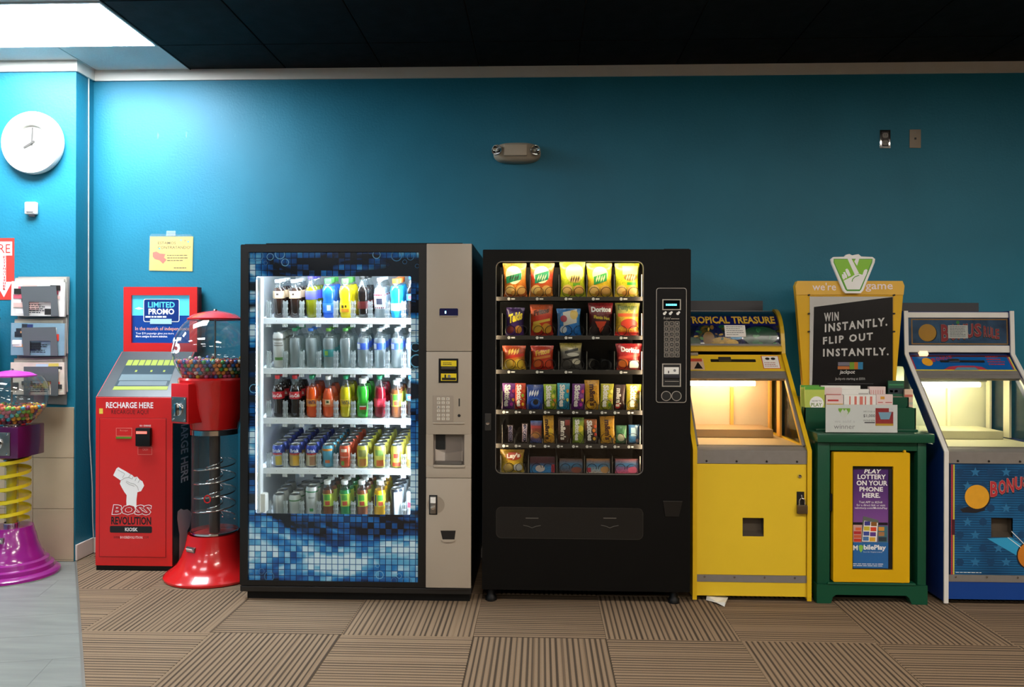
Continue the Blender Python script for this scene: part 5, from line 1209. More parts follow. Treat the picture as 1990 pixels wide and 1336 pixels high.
    rdecal(FS, (r[0]+0.005, r[1]-0.005, r[2]+0.005, r[3]-0.005), INKK, pn, 'bill_acceptor', 0.001)
    bl = rdecal(FS, FS.rp(1290.5, 714, 1319, 727.5), PAPER, pn, 'bill_label', 0.0022)
    rdecal(FS, FS.rp(1298, 721, 1300, 726), INKK, pn, 'print', 0.003); decal(FS, circ(*FS.px(1311, 720.5), 0.007, 12), INKG, pn, 'print', 0.003)
    MB().fbox(FS, *FS.rp(1291, 729, 1320, 735), 0.002, 0.014, 0.002).build('bill_lip', pm('bill_lip_dark', '#2b2b33', 0.3), pn)
    MB().fbox(FS, *FS.rp(1292, 741, 1319, 742), 0.002, 0.003).build('bill_line', OUT, pn)
    for x in (1294.5, 1314.5):
        p = FS.px(x, 770); MB().ring(FS, circ(*p, 0.0255, 28), circ(*p, 0.0225, 28), 0.001, 0.003).build('coin_ring', OUT, pn)
        decal(FS, circ(*p, 0.0225, 28), pm('coin_well', '#0a0a0a', 0.5), pn, 'coin_well', 0.001)
    # retrieval door, coin cup, lock, feet
    r = FS.rp(965, 988, 1249, 1047)
    MB().ring(FS, rrect(r[0]-0.003, r[1]+0.003, r[2]-0.003, r[3]+0.003, 0.028, 5), rrect(*r, 0.026, 5), 0, 0.003).build('retrieval_frame', EDG if False else pm('retrieval_edge', '#35322f', 0.3, metal=0.4), t)
    rd = MB().prism(FS, rrect(*r, 0.026, 5), 0, 0.0015).build('retrieval_door', pm('retrieval_black', '#0b0a09', 0.4), t)
    for x in (1034, 1185):
        p = FS.px(x, 1015)
        MB().fbox(FS, p[0]-0.033, p[0]+0.033, p[1]+0.018, p[1]+0.022, 0.0015, 0.006).build('push_mark', EDG, rd)
        MB().tube([FS.pt(p[0]-0.045, p[1]-0.017, 0.003), FS.pt(p[0]-0.02, p[1]-0.022, 0.003), FS.pt(p[0], p[1]-0.03, 0.003), FS.pt(p[0]+0.02, p[1]-0.022, 0.003), FS.pt(p[0]+0.045, p[1]-0.017, 0.003)], 0.0018, 6).build('push_arrow', EDG, rd)
    r = FS.rp(1288, 974, 1326, 1004)
    MB().prism(FS, [(r[0], r[3]), (r[0]+0.012, r[2]), (r[1]-0.018, r[2]), (r[1], r[3])], 0, 0.006).build('coin_cup', pm('cup_black', '#0a0a0a', 0.35), t)
    MB().fbox(FS, r[0], r[1], r[3]-0.004, r[3], 0.004, 0.008, 0.001).build('coin_cup_edge', MATS['retrieval_edge'], t)
    lk = MB().fbox(FS, *FS.rp(942.5, 804, 954.5, 837), 0, 0.006, 0.002).build('lock_plate', pm('lock_black', '#2c2a27', 0.35), t)
    MB().lathe([(0, 0.012), (0.01, 0.011), (0.011, 0.0)], FS.pt(*FS.px(948, 822), 0.006), 16, (0, -1, 0)).build('lock_cylinder', CHROME, lk, smooth=40)
    for x in (953, 1313):
        for y in (YS+0.06, -0.12):
            c = FS.pt(*FS.px(x, 1150)); MB().lathe([(0, 0), (0.03, 0), (0.03, 0.02), (0.022, 0.03), (0.022, zb)], (c.x, y, 0), 16).build('foot', BLACK, t, smooth=40)
    return g, zs, lanes, YT_, hel, t
GS, ZS, SLANES, YST, HEL, SM = snack_machine()
for o in HEL.values():                                 # re-centre the shared coil mesh
    o.data.transform(Matrix.Translation(ORG[SM.name]))
# ---- snack packs
WN = [0]
def pack(rect, cols, label, patches=(), texts=(), kind='bag', name='snack_bag', thick=0.035, cat='snack bag', group='', dy=0.0, zb=None):
    x0, y0, x1, y1 = rect; Yc = YST+0.05+dy; q = F(Yc)
    a0, a1, b0, b1 = q.rp(x0, y0, x1, y1); w = a1-a0; h = b1-b0
    if zb is not None: b0 = zb+0.001; h = b1-b0
    WN[0] += 1; n = WN[0]
    m_, nt, bs = newmat('wrapper_%d' % n); tc = N(nt, 'ShaderNodeTexCoord'); sx = N(nt, 'ShaderNodeSeparateXYZ'); nt.links.new(tc.outputs['Generated'], sx.inputs[0])
    nz = N(nt, 'ShaderNodeTexNoise'); nz.inputs['Scale'].default_value = 30; nz.inputs['Detail'].default_value = 3; nt.links.new(tc.outputs['Object'], nz.inputs[0])
    ad = N(nt, 'ShaderNodeMath', operation='MULTIPLY_ADD'); ad.inputs[1].default_value = 0.16; nt.links.new(nz.outputs['Fac'], ad.inputs[0])
    sb = N(nt, 'ShaderNodeMath', operation='SUBTRACT'); sb.inputs[1].default_value = 0.08; nt.links.new(sx.outputs[2], sb.inputs[0]); nt.links.new(sb.outputs[0], ad.inputs[2])
    r = ramp(nt, cols); nt.links.new(ad.outputs[0], r.inputs[0])
    n5 = N(nt, 'ShaderNodeTexNoise'); n5.inputs['Scale'].default_value = 55; n5.inputs['Detail'].default_value = 2; n5.inputs['Distortion'].default_value = 2; nt.links.new(tc.outputs['Object'], n5.inputs[0])
    r5 = ramp(nt, [(0.33, '#7c7c7c'), (0.45, '#f4f4f4'), (0.6, '#ffffff'), (0.66, '#ffffff')]); nt.links.new(n5.outputs['Fac'], r5.inputs[0])
    m5 = N(nt, 'ShaderNodeMixRGB', blend_type='MULTIPLY'); m5.inputs[0].default_value = 0.65; nt.links.new(r.outputs[0], m5.inputs[1]); nt.links.new(r5.outputs[0], m5.inputs[2]); nt.links.new(m5.outputs[0], bs.inputs['Base Color'])
    bs.inputs['Roughness'].default_value = 0.32; bs.inputs['Coat Weight'].default_value = 0.3
    bp = N(nt, 'ShaderNodeBump'); bp.inputs['Strength'].default_value = 0.5; bp.inputs['Distance'].default_value = 0.006; n2 = N(nt, 'ShaderNodeTexNoise'); n2.inputs['Scale'].default_value = 45; nt.links.new(tc.outputs['Object'], n2.inputs[0]); nt.links.new(n2.outputs['Fac'], bp.inputs['Height']); nt.links.new(bp.outputs[0], bs.inputs['Normal'])
    ca, t_ = (a0+a1)/2, (0.5*thick)
    tl = random.Random(n).uniform(-0.05, 0.05) if kind != 'box' else 0
    def S(u, v, hh=0.0, sgn=1):
        e = 0.06 if kind == 'bag' else 0.05
        vv = min(1, max(0, (v-e)/(1-2*e)))
        if kind == 'box': y = t_; sq = 1
        else:
            y = t_*(max(0, math.sin(PI*u))**0.55)*(max(0, math.sin(PI*vv))**0.5)+0.0008
            sq = 1-0.09*max(0, math.sin(PI*vv))**0.7*(1 if kind == 'bag' else 0.6)
        x = (u-0.5)*w*sq
        if kind != 'box' and (v < e*0.9 or v > 1-e*0.9): y += 0.0015*math.sin(u*60)
        z = v*h
        return q.pt(ca+x+tl*(z-h*0.5), b0+z, sgn*y+hh)
    t = thing(name, label, cat, q.pt(ca, b0), group)
    if kind == 'box':
        MB().fbox(q, a0, a1, b0, b0+h, -t_, t_, 0.002).build('carton', m_, t)
    else:
        m = MB()
        NU, NV = (14, 16)
        Fv = [[m.bm.verts.new(S(i/NU, j/NV)) for i in range(NU+1)] for j in range(NV+1)]
        Bv = [[m.bm.verts.new(S(i/NU, j/NV, -0.0005, -1)) for i in range(NU+1)] for j in range(NV+1)]
        for j in range(NV):
            for i in range(NU):
                m.bm.faces.new((Fv[j][i], Fv[j][i+1], Fv[j+1][i+1], Fv[j+1][i])); m.bm.faces.new((Bv[j][i+1], Bv[j][i], Bv[j+1][i], Bv[j+1][i+1]))
            m.bm.faces.new((Bv[j][0], Fv[j][0], Fv[j+1][0], Bv[j+1][0])); m.bm.faces.new((Fv[j][NU], Bv[j][NU], Bv[j+1][NU], Fv[j+1][NU]))
        for i in range(NU):
            m.bm.faces.new((Bv[0][i], Bv[0][i+1], Fv[0][i+1], Fv[0][i])); m.bm.faces.new((Fv[NV][i], Fv[NV][i+1], Bv[NV][i+1], Bv[NV][i]))
        m.build('wrapper', m_, t, smooth=70)
    hh = 0.0012
    for pt in patches:
        sh, u0, v0, u1, v1, col = pt
        hh += 0.0003
        if sh == 'r': MB().surf(lambda u, v: S(u0+(u1-u0)*u, v0+(v1-v0)*v, hh), 6, 5).build('print', pm('ink_'+col[1:], col, 0.35), t, smooth=70)
        elif sh == 's': MB().surf(lambda u, v: S(u0+(u1-u0)*u, v0+(v1-v0)*v+0.12*(u-0.5), hh), 6, 5).build('print', pm('ink_'+col[1:], col, 0.35), t, smooth=70)
        elif sh == 't': # triangle, point down
            MB().surf(lambda u, v: S((u0+u1)/2+(u1-u0)*(u-0.5)*v, v0+(v1-v0)*v, hh), 6, 5).build('print', pm('ink_'+col[1:], col, 0.35), t, smooth=70)
        else:
            m = MB(); cu, cv = (u0+u1)/2, (v0+v1)/2; ru, rv = (u1-u0)/2, (v1-v0)/2
            m.surf(lambda u, v: S(cu+ru*v*math.cos(2*PI*u), cv+rv*v*math.sin(2*PI*u), hh), 18, 3); m.build('print', pm('ink_'+col[1:], col, 0.35), t, smooth=70)
    for tx in texts:
        s_, u0, v0, u1, v1, col = tx[:6]; rot = len(tx) > 6 and tx[6]; slope = tx[7] if len(tx) > 7 else 0.0
        hh += 0.0004
        if rot: fr = lambda a, b, h_: S(u0+(u1-u0)*b+slope*(a-0.5), v1-(v1-v0)*a, hh)
        else: fr = lambda a, b, h_: S(u0+(u1-u0)*a, v0+(v1-v0)*b+slope*(a-0.5), hh)
        lettering(fr, s_, (0, 1, 0, 1), pm('ink_'+col[1:], col, 0.35), t, bold=0.05)
    return t
G = ['snacks on the %s shelf of the snack machine' % s for s in ('top', 'second', 'third', 'fourth', 'fifth', 'bottom')]
CH = lambda: [('e', 0.06, 0.1, 0.48, 0.36, '#e8c070'), ('e', 0.52, 0.09, 0.95, 0.35, '#dba85a'), ('e', 0.3, 0.05, 0.62, 0.2, '#c98f3f')]
def C2(*c): return [(0.02+0.96*i/max(1, len(c)-1), x) for i, x in enumerate(c)]
pack((978, 512, 1024, 578), C2('#a8521f', '#cf7426', '#d88a2e', '#d9902a'), 'orange plantain chip bag at the left of the top shelf', [('e', 0.08, 0.38, 0.82, 0.92, '#ded6a8'), ('s', 0.1, 0.46, 0.8, 0.66, '#1f7d54')]+CH()+[('s', 0.250, 0.520, 0.340, 0.605, '#2c2a18'), ('s', 0.362, 0.540, 0.453, 0.620, '#2c2a18'), ('s', 0.475, 0.520, 0.565, 0.605, '#2c2a18'), ('s', 0.587, 0.540, 0.677, 0.620, '#2c2a18')], [], group=G[0], zb=ZS[0])
pack((1029, 512, 1076, 578), C2('#d08a2a', '#c85a26', '#b83322', '#d8a32e'), 'red and orange plantain chip bag second on the top shelf', [('e', 0.14, 0.4, 0.84, 0.92, '#dcd6a8'), ('s', 0.2, 0.46, 0.8, 0.72, '#1f7d54')]+CH()+[('s', 0.300, 0.520, 0.384, 0.605, '#b9c49a'), ('s', 0.405, 0.540, 0.489, 0.620, '#b9c49a'), ('s', 0.510, 0.520, 0.594, 0.605, '#b9c49a'), ('s', 0.615, 0.540, 0.699, 0.620, '#b9c49a')], [], group=G[0], zb=ZS[0])
pack((1088, 510, 1138, 578), C2('#a8b41e', '#b8c426', '#c6d02a', '#b9cc22'), 'lime green chip bag in the middle of the top shelf', [('e', 0.2, 0.42, 0.95, 0.96, '#e6e08a'), ('e', 0.3, 0.42, 0.85, 0.62, '#d6b26a'), ('r', 0.5, 0.32, 0.8, 0.4, '#5f9a28')]+CH()+[('s', 0.400, 0.460, 0.480, 0.565, '#4a3a1a'), ('s', 0.500, 0.480, 0.580, 0.580, '#4a3a1a'), ('s', 0.600, 0.460, 0.680, 0.565, '#4a3a1a'), ('s', 0.700, 0.480, 0.780, 0.580, '#4a3a1a')], [], group=G[0], zb=ZS[0])
pack((1140, 512, 1190, 578), C2('#c8a024', '#dcb828', '#e2c42c', '#d9bc2a'), 'yellow chip bag with green band, fourth on the top shelf', [('e', 0.2, 0.42, 0.85, 0.9, '#e8dc9a'), ('s', 0.25, 0.42, 0.8, 0.66, '#2a8a3f')]+CH()+[('s', 0.340, 0.490, 0.420, 0.585, '#d8dc9a'), ('s', 0.440, 0.510, 0.520, 0.600, '#d8dc9a'), ('s', 0.540, 0.490, 0.620, 0.585, '#d8dc9a'), ('s', 0.640, 0.510, 0.720, 0.600, '#d8dc9a')], [], group=G[0], zb=ZS[0])
pack((1194, 512, 1242, 578), C2('#b8a020', '#c8c024', '#bcc824', '#d2cc2c'), 'lime and yellow chip bag at the right of the top shelf', [('r', 0.3, 0.66, 0.95, 0.92, '#e0d890'), ('e', 0.35, 0.48, 0.95, 0.68, '#8a6a2a'), ('r', 0.5, 0.36, 0.9, 0.44, '#2f9a2f')]+CH()+[('s', 0.450, 0.530, 0.536, 0.625, '#e0c890'), ('s', 0.557, 0.550, 0.643, 0.640, '#e0c890'), ('s', 0.665, 0.530, 0.751, 0.625, '#e0c890'), ('s', 0.772, 0.550, 0.859, 0.640, '#e0c890')], [], group=G[0], zb=ZS[0])
pack((983, 598, 1019, 653), C2('#5a2f86', '#3a1f5f', '#2f1a52', '#3a2260'), 'purple chip bag with yellow slanted lettering on the second shelf', [('e', 0.05, 0.08, 0.45, 0.34, '#8a3a3a'), ('e', 0.5, 0.08, 0.9, 0.36, '#c88a3a')], [('Takis', 0.12, 0.5, 0.92, 0.82, '#e8d22a', False, 0.16)], group=G[1], zb=ZS[1])
pack((1030, 592, 1075, 653), C2('#a82218', '#cf3a1c', '#e0602a', '#c8541f'), 'orange-red corn chip bag second on the second shelf', [('s', 0.0, 0.5, 1.0, 0.66, '#d83a1c'), ('e', 0.06, 0.1, 0.5, 0.42, '#e0b23a'), ('e', 0.5, 0.08, 0.95, 0.4, '#d89a2e'), ('s', 0.1, 0.42, 0.9, 0.5, '#e8c24a')], [('Fritos', 0.15, 0.68, 0.85, 0.86, '#5a2a12', False, 0.12)], group=G[1], zb=ZS[1])
pack((1082, 600, 1129, 655), C2('#1f6fc0', '#2f80cf', '#4a9ad8', '#2a78c4'), 'blue chip bag in the middle of the second shelf', [('s', 0.25, 0.42, 0.85, 0.92, '#d8d6c8'), ('e', 0.12, 0.5, 0.42, 0.75, '#b8485a'), ('e', 0.55, 0.6, 0.9, 0.95, '#e8c86a'), ('e', 0.1, 0.1, 0.4, 0.36, '#cfe0ea')], [], group=G[1], zb=ZS[1])
pack((1143, 589, 1191, 653), C2('#1a1214', '#2a1518', '#6a1a1e', '#a8242c'), 'black and red tortilla chip bag fourth on the second shelf', [('t', 0.25, 0.08, 0.75, 0.44, '#d84a2a')], [('Doritos', 0.1, 0.72, 0.94, 0.88, '#ece8e2'), ('Flamin Hot', 0.2, 0.5, 0.9, 0.6, '#d8c23a', False, -0.06)], group=G[1], zb=ZS[1])
pack((1195, 589, 1243, 653), C2('#b8301f', '#d8a82a', '#d8b42e', '#b8b04a', '#a8a84a'), 'yellow and green chip bag at the right of the second shelf', [('r', 0.08, 0.58, 0.95, 0.68, '#d85a2a'), ('e', 0.2, 0.22, 0.95, 0.52, '#b83a2a'), ('r', 0.0, 0.02, 1.0, 0.12, '#a8231c')], [('Funyuns', 0.1, 0.74, 0.9, 0.95, '#5a6a2a')], group=G[1], zb=ZS[1])
pack((976, 672, 1022, 720), C2('#d8b83a', '#d08a2a', '#b84a1f', '#a8441c'), 'orange and yellow chip bag at the left of the third shelf', [('s', 0.1, 0.5, 0.95, 0.62, '#c83222'), ('e', 0.06, 0.1, 0.46, 0.45, '#e8c24a'), ('e', 0.5, 0.1, 0.94, 0.45, '#d8b83a')] + [('s', 0.250, 0.660, 0.350, 0.825, '#e8b84a'), ('s', 0.375, 0.680, 0.475, 0.840, '#e8b84a'), ('s', 0.500, 0.660, 0.600, 0.825, '#e8b84a'), ('s', 0.625, 0.680, 0.725, 0.840, '#e8b84a')], [], group=G[2], zb=ZS[2])
pack((1031, 672, 1076, 720), C2('#b82418', '#c8321c', '#d0441f', '#b8341c'), 'red corn chip bag second on the third shelf', [('e', 0.08, 0.1, 0.46, 0.42, '#d8662a'), ('e', 0.52, 0.1, 0.94, 0.42, '#d84a2a'), ('s', 0.1, 0.46, 0.9, 0.56, '#e0863a')], [('Fritos', 0.2, 0.62, 0.85, 0.85, '#e8b02e', False, 0.14)], group=G[2], zb=ZS[2])
pack((1088, 667, 1131, 721), C2('#3a3632', '#6a6660', '#8a867a', '#b8a83a'), 'crumpled black and white chip bag in the middle of the third shelf', [('s', 0.2, 0.66, 0.85, 0.76, '#2a2826'), ('e', 0.3, 0.5, 0.9, 0.64, '#d8d4c4'), ('s', 0.1, 0.4, 0.9, 0.47, '#1c1a18'), ('e', 0.55, 0.2, 0.95, 0.42, '#d8d0b8'), ('e', 0.1, 0.12, 0.4, 0.34, '#4a4642')], [], group=G[2], zb=ZS[2])
pack((1197, 668, 1248, 720), C2('#8a2a1c', '#a8241f', '#b8282a', '#a8242a'), 'red tortilla chip bag with white sticker on the third shelf', [('s', 0.05, 0.46, 0.95, 0.56, '#c84a3a'), ('e', 0.06, 0.1, 0.45, 0.42, '#c86a2a'), ('r', 0.5, 0.08, 0.88, 0.36, '#e0dcd2')], [('Doritos', 0.18, 0.66, 0.92, 0.86, '#ece8e2', False, -0.06)], group=G[2], zb=ZS[2])
SK = lambda u0=0.18, u1=0.62, c='#ece8de': ('Skittles', u0, 0.1, u1, 0.95, c, True)
MM = lambda u0=0.2, u1=0.66, c='#e9e0d0': ("m&m's", u0, 0.12, u1, 0.86, c, True)
ca = dict(kind='bar', name='candy_pack', thick=0.02, cat='candy')
def dots(cs): return [('e', 0.62+0.12*(i % 2), 0.12+0.17*i, 0.86+0.1*(i % 2), 0.26+0.17*i, c) for i, c in enumerate(cs)]
pack((975, 745, 1002, 796), C2('#6a2a7a', '#7a2f86', '#6f2c80'), 'purple candy pack at the left of the fourth shelf', dots(['#c83aa0', '#d8a83a', '#8a4a9a', '#c83a5a']), [SK()], group=G[3], zb=ZS[3], **ca)
pack((1000, 745, 1022, 795), C2('#b82a1c', '#d0381f', '#d84a22'), 'red candy pack second on the fourth shelf', dots(['#e8b83a', '#e8862a', '#8ab83a', '#d86a2a']), [SK()], group=G[3], zb=ZS[3], **ca)
pack((1023, 748, 1056, 797), C2('#1a3f9a', '#1c4aa8', '#163a86'), 'dark blue cookie pack third on the fourth shelf', [('e', 0.25, 0.1, 0.85, 0.48, '#3a6ac0'), ('e', 0.38, 0.18, 0.72, 0.4, '#2a2422')] + [('s', 0.150, 0.560, 0.270, 0.725, '#cfd8e8'), ('s', 0.300, 0.580, 0.420, 0.740, '#cfd8e8'), ('s', 0.450, 0.560, 0.570, 0.725, '#cfd8e8'), ('s', 0.600, 0.580, 0.720, 0.740, '#cfd8e8')], [], group=G[3], zb=ZS[3], **ca)
pack((1056.5, 747, 1082, 797), C2('#8aa02a', '#98b82e', '#a3c432'), 'lime green candy pack fourth on the fourth shelf', dots(['#d8a83a', '#c86a2a', '#e8d85a', '#5a8a2a']), [SK()], group=G[3], zb=ZS[3], **ca)
pack((1082.5, 745, 1107, 796), C2('#1f8aa8', '#2a9ab8', '#4ab0c8'), 'turquoise candy pack fifth on the fourth shelf', dots(['#2a6a8a', '#e8c85a', '#3ab0c0', '#d8862a']), [SK()], group=G[3], zb=ZS[3], **ca)
pack((1111, 746, 1136, 797), C2('#6a2a7a', '#7a2f86', '#6f2c80'), 'purple candy pack sixth on the fourth shelf beside tall yellow pack', dots(['#c83aa0', '#d8a83a', '#8a4a9a', '#c83a5a']), [SK()], group=G[3], zb=ZS[3], **ca)
pack((1136.5, 739, 1165, 797), C2('#c8901c', '#d09a20', '#c89222'), 'tall yellow peanut candy pack seventh on the fourth shelf', [('e', 0.05, 0.06, 0.45, 0.2, '#e8b82a')], [MM(0.3, 0.75, '#4a2a1a')], group=G[3], zb=ZS[3], **ca)
pack((1166.5, 746, 1192, 797), C2('#a8a82a', '#c0bc2e', '#c8c43a'), 'yellow-green candy pack eighth on the fourth shelf', dots(['#5a8a2a', '#b88a4a', '#e8d22a', '#e8e06a']), [SK()], group=G[3], zb=ZS[3], **ca)
pack((1192.5, 748, 1215, 797), C2('#3a1f16', '#42241a', '#3a2018'), 'dark brown candy pack ninth on the fourth shelf', [('e', 0.15, 0.04, 0.6, 0.26, '#c83a2a')], [MM()], group=G[3], zb=ZS[3], **ca)
pack((1216, 747, 1246, 797), C2('#a8901f', '#c8b028', '#c0b82e'), 'slanted yellow candy pack at the right of the fourth shelf', dots(['#d8a83a', '#8a9a2a', '#e8c85a', '#c86a2a']), [SK(0.25, 0.7)], group=G[3], zb=ZS[3], **ca)
pack((986, 826, 998, 863), C2('#3a211a', '#452720', '#3a211a'), 'slim brown chocolate bar at the left of the fifth shelf', [('r', 0.15, 0.05, 0.85, 0.95, '#b8a8b8')], [('SNICKERS', 0.25, 0.08, 0.75, 0.92, '#2a2a5a', True)], group=G[4], zb=ZS[4], **ca)
pack((1013.5, 823, 1026, 863), C2('#3a211a', '#452720', '#3a211a'), 'slim brown chocolate bar second on the fifth shelf', [('r', 0.15, 0.05, 0.85, 0.95, '#d0bcc4')], [('SNICKERS', 0.25, 0.08, 0.75, 0.92, '#2a2a5a', True)], group=G[4], zb=ZS[4], **ca)
pack((1030.5, 818, 1053, 863), C2('#1f4a9a', '#8a5a32', '#8a3a32', '#2a5a9a'), 'blue and brown cookie pack third on the fifth shelf', [('e', 0.2, 0.2, 0.85, 0.52, '#a8763f'), ('r', 0.05, 0.66, 0.95, 0.78, '#a83a3a')], [], group=G[4], zb=ZS[4], **ca)
pack((1056, 808, 1077, 863), C2('#c8901c', '#d09a20', '#d8a82a'), 'yellow peanut candy pack fourth on the fifth shelf', [('e', 0.4, 0.3, 0.95, 0.55, '#e0b82e')], [MM(0.15, 0.6, '#3f2416')], group=G[4], zb=ZS[4], **ca)
pack((1084.5, 812, 1109, 863), C2('#3a1f16', '#42241a', '#3a2018'), 'dark brown candy pack fifth on the fifth shelf', [('r', 0.55, 0.7, 0.92, 0.92, '#8a2a22')], [MM(0.18, 0.62)], group=G[4], zb=ZS[4], **ca)
pack((1112.5, 812, 1135, 863), C2('#7a9a2a', '#a8b02e', '#7aa03a'), 'green and yellow candy pack sixth on the fifth shelf', [('e', 0.45, 0.45, 0.95, 0.7, '#e0cc3a')], [SK(0.2, 0.6)], group=G[4], zb=ZS[4], **ca)
pack((1135.5, 815, 1161, 864), C2('#2a2220', '#3a2c26', '#b86a2a'), 'black and orange candy pack seventh on the fifth shelf', dots(['#d8a83a', '#c83a2a', '#e8862a', '#d85a2a']), [SK(0.2, 0.62)], group=G[4], zb=ZS[4], **ca)
pack((1166, 809, 1195, 864), C2('#d09a20', '#cf981e', '#c08a1c'), 'wide yellow peanut candy pack eighth on the fifth shelf', [], [MM(0.3, 0.72, '#4a2a1a')], group=G[4], zb=ZS[4], **ca)
pack((1196.5, 827, 1218, 864), C2('#3f7a4a', '#4a8a5a', '#3a7048'), 'small green sweets pack ninth on the fifth shelf', [('e', 0.12, 0.12, 0.85, 0.55, '#b8b898')], [], group=G[4], zb=ZS[4], **ca)
pack((1221, 826, 1244, 864), C2('#2f6a9a', '#3a7ab0', '#2f6ea0'), 'small blue sweets pack at the right of the fifth shelf', [('r', 0.2, 0.4, 0.8, 0.85, '#9ab8c8'), ('e', 0.62, 0.05, 0.95, 0.26, '#d8a8a0')], [], group=G[4], zb=ZS[4], **ca)
pack((972, 874, 1019, 922), C2('#b89a2a', '#c8a82c', '#c0982a', '#a8882a'), 'yellow potato chip bag at the left of the bottom shelf', [('e', 0.2, 0.55, 0.9, 0.9, '#a83a22'), ('e', 0.1, 0.08, 0.5, 0.4, '#d8b86a'), ('e', 0.55, 0.08, 0.95, 0.4, '#c8ccc8')], [("Lay's", 0.26, 0.6, 0.84, 0.85, '#ece4d4', False, 0.05)], group=G[5], zb=ZS[5])
bx = dict(kind='box', name='pastry_carton', thick=0.03, cat='snack carton', group=G[5], zb=ZS[5])
pack((1030, 888, 1078, 922), C2('#2a7ab8', '#2f86c0', '#4a2430', '#4a2430'), 'blue and maroon toaster pastry box second on the bottom shelf', [('r', 0.86, 0.05, 0.99, 0.55, '#c8283a'), ('e', 0.22, 0.08, 0.6, 0.5, '#c8b8b0')], [], **bx)
pack((1087, 892, 1132, 922), C2('#6a4a3a', '#4a6a86', '#5a7a96', '#6a4a3a'), 'brown and slate blue pastry box in the middle of the bottom shelf', [('r', 0.15, 0.5, 0.85, 0.74, '#3f78a0'), ('e', 0.5, 0.05, 0.98, 0.45, '#8a4a3a')], [], **bx)
pack((1139, 892, 1185, 922), C2('#c8b8a8', '#8aa8b8', '#5a82a0', '#a8703a'), 'tan and pale blue pastry box fourth on the bottom shelf', [('r', 0.1, 0.48, 0.7, 0.68, '#4a86b0'), ('e', 0.6, 0.05, 0.98, 0.5, '#c8935a'), ('r', 0.02, 0.1, 0.2, 0.4, '#b83a4a')], [], **bx)
pack((1195, 892, 1240, 922), C2('#b84a6a', '#8a5a8a', '#4a7aa0', '#8a4a4a'), 'pink and blue pastry box at the right of the bottom shelf', [('r', 0.15, 0.5, 0.8, 0.72, '#3f78a8'), ('e', 0.55, 0.05, 0.98, 0.48, '#c85a7a')], [], **bx)
